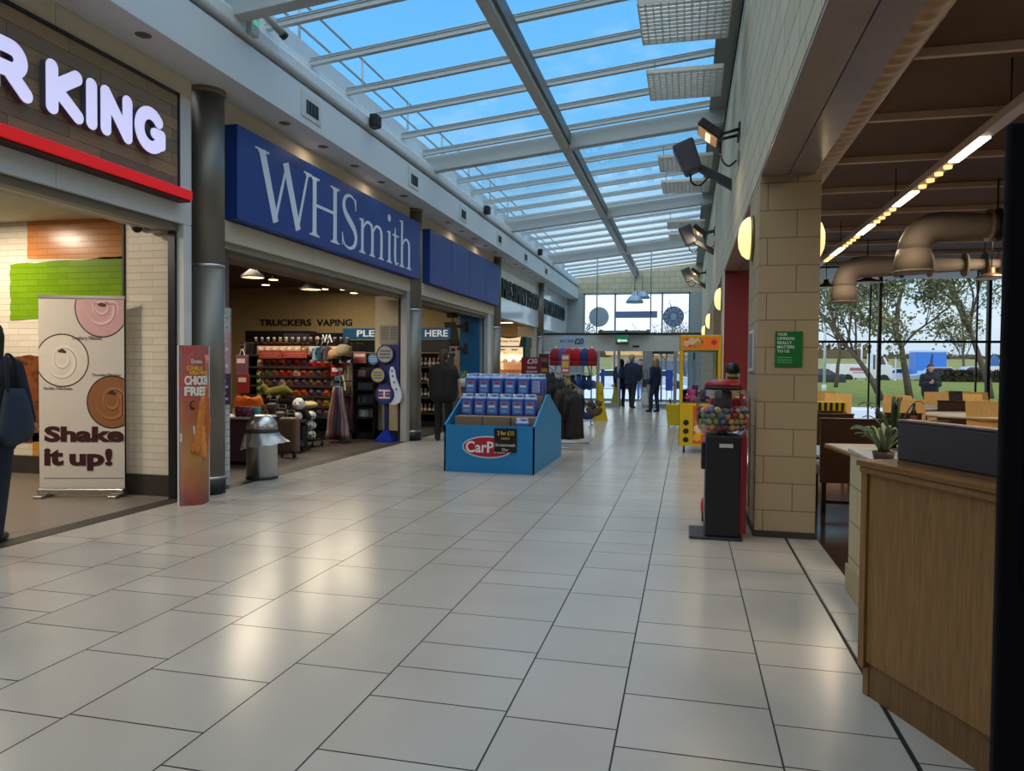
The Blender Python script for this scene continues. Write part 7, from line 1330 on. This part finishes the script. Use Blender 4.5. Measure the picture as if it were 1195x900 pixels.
fb = atY(968, 446, 72); fe = atY(1040, 446, 72); L_ = fe.x-fb.x; T = thing('flatbed_lorry', 'long white flatbed recovery lorry parked beyond the grass', 'lorry', (fb.x, 72, .15)); VW = M((206, 212, 220), .3)
MB().box(0, L_*.72, 0, 2.4, .5, 1.75).build('side_panel', VW, T, bevel=.03); MB().prism([(L_*.70, .45), (L_*.70, 2.75), (L_*.86, 2.75), (L_*.95, 1.75), (L_*1.02, 1.55), (L_*1.02, .45)], (Vector((0, 0, 0)), X1, Z1), -2.3, 0).build('cab', VW, T, bevel=.05)
MB().prism([(L_*.78, 1.7), (L_*.78, 2.5), (L_*.85, 2.5), (L_*.91, 1.75)], (Vector((0, -.01, 0)), X1, Z1), -.01, .01).build('cab_window', M((40, 52, 66), .1), T); MB().box(L_*.705, L_*.74, -.01, 0, 1.3, 2.6).build('dark_pillar', M((60, 66, 76), .4), T); wheels(T, (L_*.2, L_*.3, L_*.88), 2.4, .42); MB().box(L_*.33, L_*.56, -.02, 0, 1.15, 1.42).build('text_line', M((150, 90, 110), .5), T); MB().box(L_*.38, L_*.62, -.02, 0, .95, 1.03).build('text_line', M((150, 110, 130), .5), T)
a = atY(1069, 430, 78); b2 = atY(1105, 411, 78); T = thing('box_lorry', 'bright blue box lorry parked behind the person on the grass', 'lorry', (a.x, 78, 0)); W3 = b2.x-a.x; zt_ = b2.z
MB().box(0, W3, 0, 2.4, .75, zt_).build('box_body', M((40, 110, 196), .4), T, bevel=.03); MB().box(-.03, W3+.03, -.03, 2.43, zt_-.02, zt_+.14).build('roof_cap', M((160, 190, 220), .4), T); MB().box(.1, W3-.1, -.02, 0, .95, 1.35).build('white_band', M((150, 190, 230), .4), T); MB().prism([(W3*.42, 1.4), (W3*.5, zt_-.15), (W3*.56, zt_-.3), (W3*.52, 1.4)], FRF(0), 0, .02).build('dark_emblem', M((30, 50, 90), .5), T); wheels(T, (.5, W3-.6), 2.4, .42)
T = thing('totem_sign', 'white totem sign with a blue top at the right of the cafe window', 'sign', (atY(1160, 440, 68).x, 68, .3)); MB().box(-.35, .35, -.1, .1, 0, 1.5).build('white_panel', WHITE, T, bevel=.02); MB().prism([(-.4, 1.5), (.4, 1.5), (.25, 2.1), (.05, 2.5), (-.2, 2.1)], FRF(-.1), -.2, 0).build('blue_top', M((40, 100, 180), .4), T)
T = thing('sign_board', 'small white sign board beside the blue topped totem sign', 'sign', (atY(1150, 440, 68).x, 68, .3)); MB().box(-.3, .3, -.05, .05, .7, 1.4).build('panel', WHITE, T); MB().box(-.04, .04, -.03, .03, 0, .7).build('post', GREYM, T)
fn = thing('field_fence', 'dark post and rail fence along the foot of the field', 'fence', (40, 92, .2)); fx0, fx1 = atY(940, 440, 92).x, atY(1200, 440, 92).x
for zz in (.7, 1.1, 1.45): MB().box(fx0, fx1, 92, 92.06, zz-.04, zz+.04).build('rail', M((60, 62, 58), .8), fn, True)
for k in range(22): x = fx0+(fx1-fx0)*k/21; MB().box(x-.06, x+.06, 92.06, 92.18, .0, 1.6).build('post', M((56, 56, 52), .8), fn, True)
for px, Y, hh_, lb in ((962, 46, 6, 'white lamp post seen beside the near pillar'), (1005, 75, 5, 'thin white lamp post beyond the flatbed lorry'), (1045, 80, 4.5, 'thin lamp post right of the window mullion')):
    b = atY(px, 440, Y); T = thing('lamp_post', lb, 'lamp post', (b.x, Y, .0), 0, 'lamp posts outside'); MB().cyl((0, 0, 0), (0, 0, hh_), .09, .05, 12).build('post', M((200, 206, 212), .4, .3), T); MB().box(-.1, .5, -.1, .1, hh_-.05, hh_+.05).build('lamp_head', M((190, 196, 200), .4), T, bevel=.02); MB().cyl((0, 0, 0), (0, 0, .5), .13, n=12).build('sleeve', M((200, 206, 212), .4), T)
# things beyond the lobby doors
for k, (x0, x1, y0, y1, lb) in enumerate(((701, 705.5, 431, 452, 'dark blue board outside the left lobby pane'), (776.5, 785.5, 432, 456, 'dark blue board outside the right lobby pane'))):
    a = atY(x0, y1, 35); b2 = atY(x1, y0, 35); T = thing('display_board', lb, 'board', ((a.x+b2.x)/2, 35, -.2), 0, 'blue boards outside the lobby'); MB().box(a.x, b2.x, 35, 35.06, a.z, b2.z).build('panel', M((26, 46, 120), .5), T, True)
    for x in (a.x+.03, b2.x-.08): MB().box(x, x+.05, 35.01, 35.05, -.2, a.z).build('leg', GREYM, T, True)
for px, Y, lb, c in ((712, 55, 'white car outside seen through the left sliding door', (220, 226, 232)), (735, 62, 'pale car outside seen through the open sliding door', (200, 206, 214)), (770, 58, 'silver car outside seen through the right lobby pane', (190, 200, 212))): car(px, Y, lb, c, -.2)
T = thing('kiosk_building', 'low tan fuel kiosk far beyond the lobby doors', 'building', (-2.5, 95, -.2)); MB().box(-7, 5, 0, 6, 0, 3.2).build('walls', M((170, 150, 120), .8), T); MB().box(-7.6, 5.6, -.6, 6.6, 3.2, 3.8).build('roof_edge', M((214, 170, 110), .6), T); MB().box(-5, 3, -.05, 0, .9, 2.5).build('window_glass', M((90, 110, 130), .2), T)

# ------------------------------------------------------------------ room lamps and added fill lights
BKL = M((255, 244, 226), .4, emit=4, ecol=(255, 240, 216))
for k, (x, y) in enumerate(((-6.75, 5.0), (-8.2, 6.6), (-8.5, 4.0), (-6.6, 2.6))):
    T = thing('ceiling_light', 'lit round ceiling light in the burger shop, %s' % ('nearest the shop front', 'over the green wall patch', 'deeper in the room', 'towards the left edge')[k], 'ceiling light', (x, y, 3.12), 0, 'burger shop ceiling lights'); MB().lathe([(.16, 0), (.16, -.012), (.14, -.018)], n=28).build('trim_ring', WHITE, T); MB().cyl((0, 0, -.02), (0, 0, -.012), .135, n=28).build('lens', BKL, T); light('downlight_glow', (x, y, 3.08), .28, 48, (1, .84, .64))
for k, (px, py) in enumerate(((592, 379), (603, 386), (612, 380), (596, 391))):
    p = atY(px, py, 22.5); x, y = p.x, (20.5, 21.6, 22.8, 23.8)[k]; p = atZ(px, py, 2.86)
    T = thing('tube_light', 'bright ceiling tube light in the food shop, %s' % ('nearest the column', 'second in', 'third in', 'deepest')[k], 'ceiling light', (max(-12, p.x), min(24, p.y), 2.86), 0, 'food shop tube lights'); MB().box(-.5, .5, -.06, .06, 0, .05).build('tray', WHITE, T); MB().box(-.48, .48, -.04, .04, -.012, 0).build('tube', LAMP, T)
light('foodshop_glow', (-8, 21.5, 2.8), 2.5, 60, (1, .8, .55)); light('foodshop_glow', (-6, 20.5, 2.8), 1.0, 20, (1, .8, .55))
light('bookshop_fill', (-8.5, 16.6, 3.4), 1.5, 40, (1, .8, .55)); light('bookshop_fill', (-7, 10.4, 3.4), 1.2, 90, (1, .84, .64))  # added fill over the stock and rack front, no fittings modelled
light('cafe_fill', (6, 6, 3.45), 1.0, 90, (1, .82, .62)); light('cafe_fill', (5, 12, 3.45), 1.0, 80, (1, .82, .62)); light('cafe_fill', (2.6, 3.5, 3.45), 1.0, 70, (1, .82, .62))  # added fill to lift the dim cafe, no fittings at these spots
for y in (8.9, 10.8, 15.1, 17.0): light('fascia_downlight', (-4.71, y, 4.24), .12, 1.6, (1, .82, .6))
for y, z in ((9.06, 4.0), (17.1, 4.3), (24.6, 4.3)): light('flood_beam', (.24, y, z), .2, 8, (1, .78, .5), (0, math.radians(38), 0))
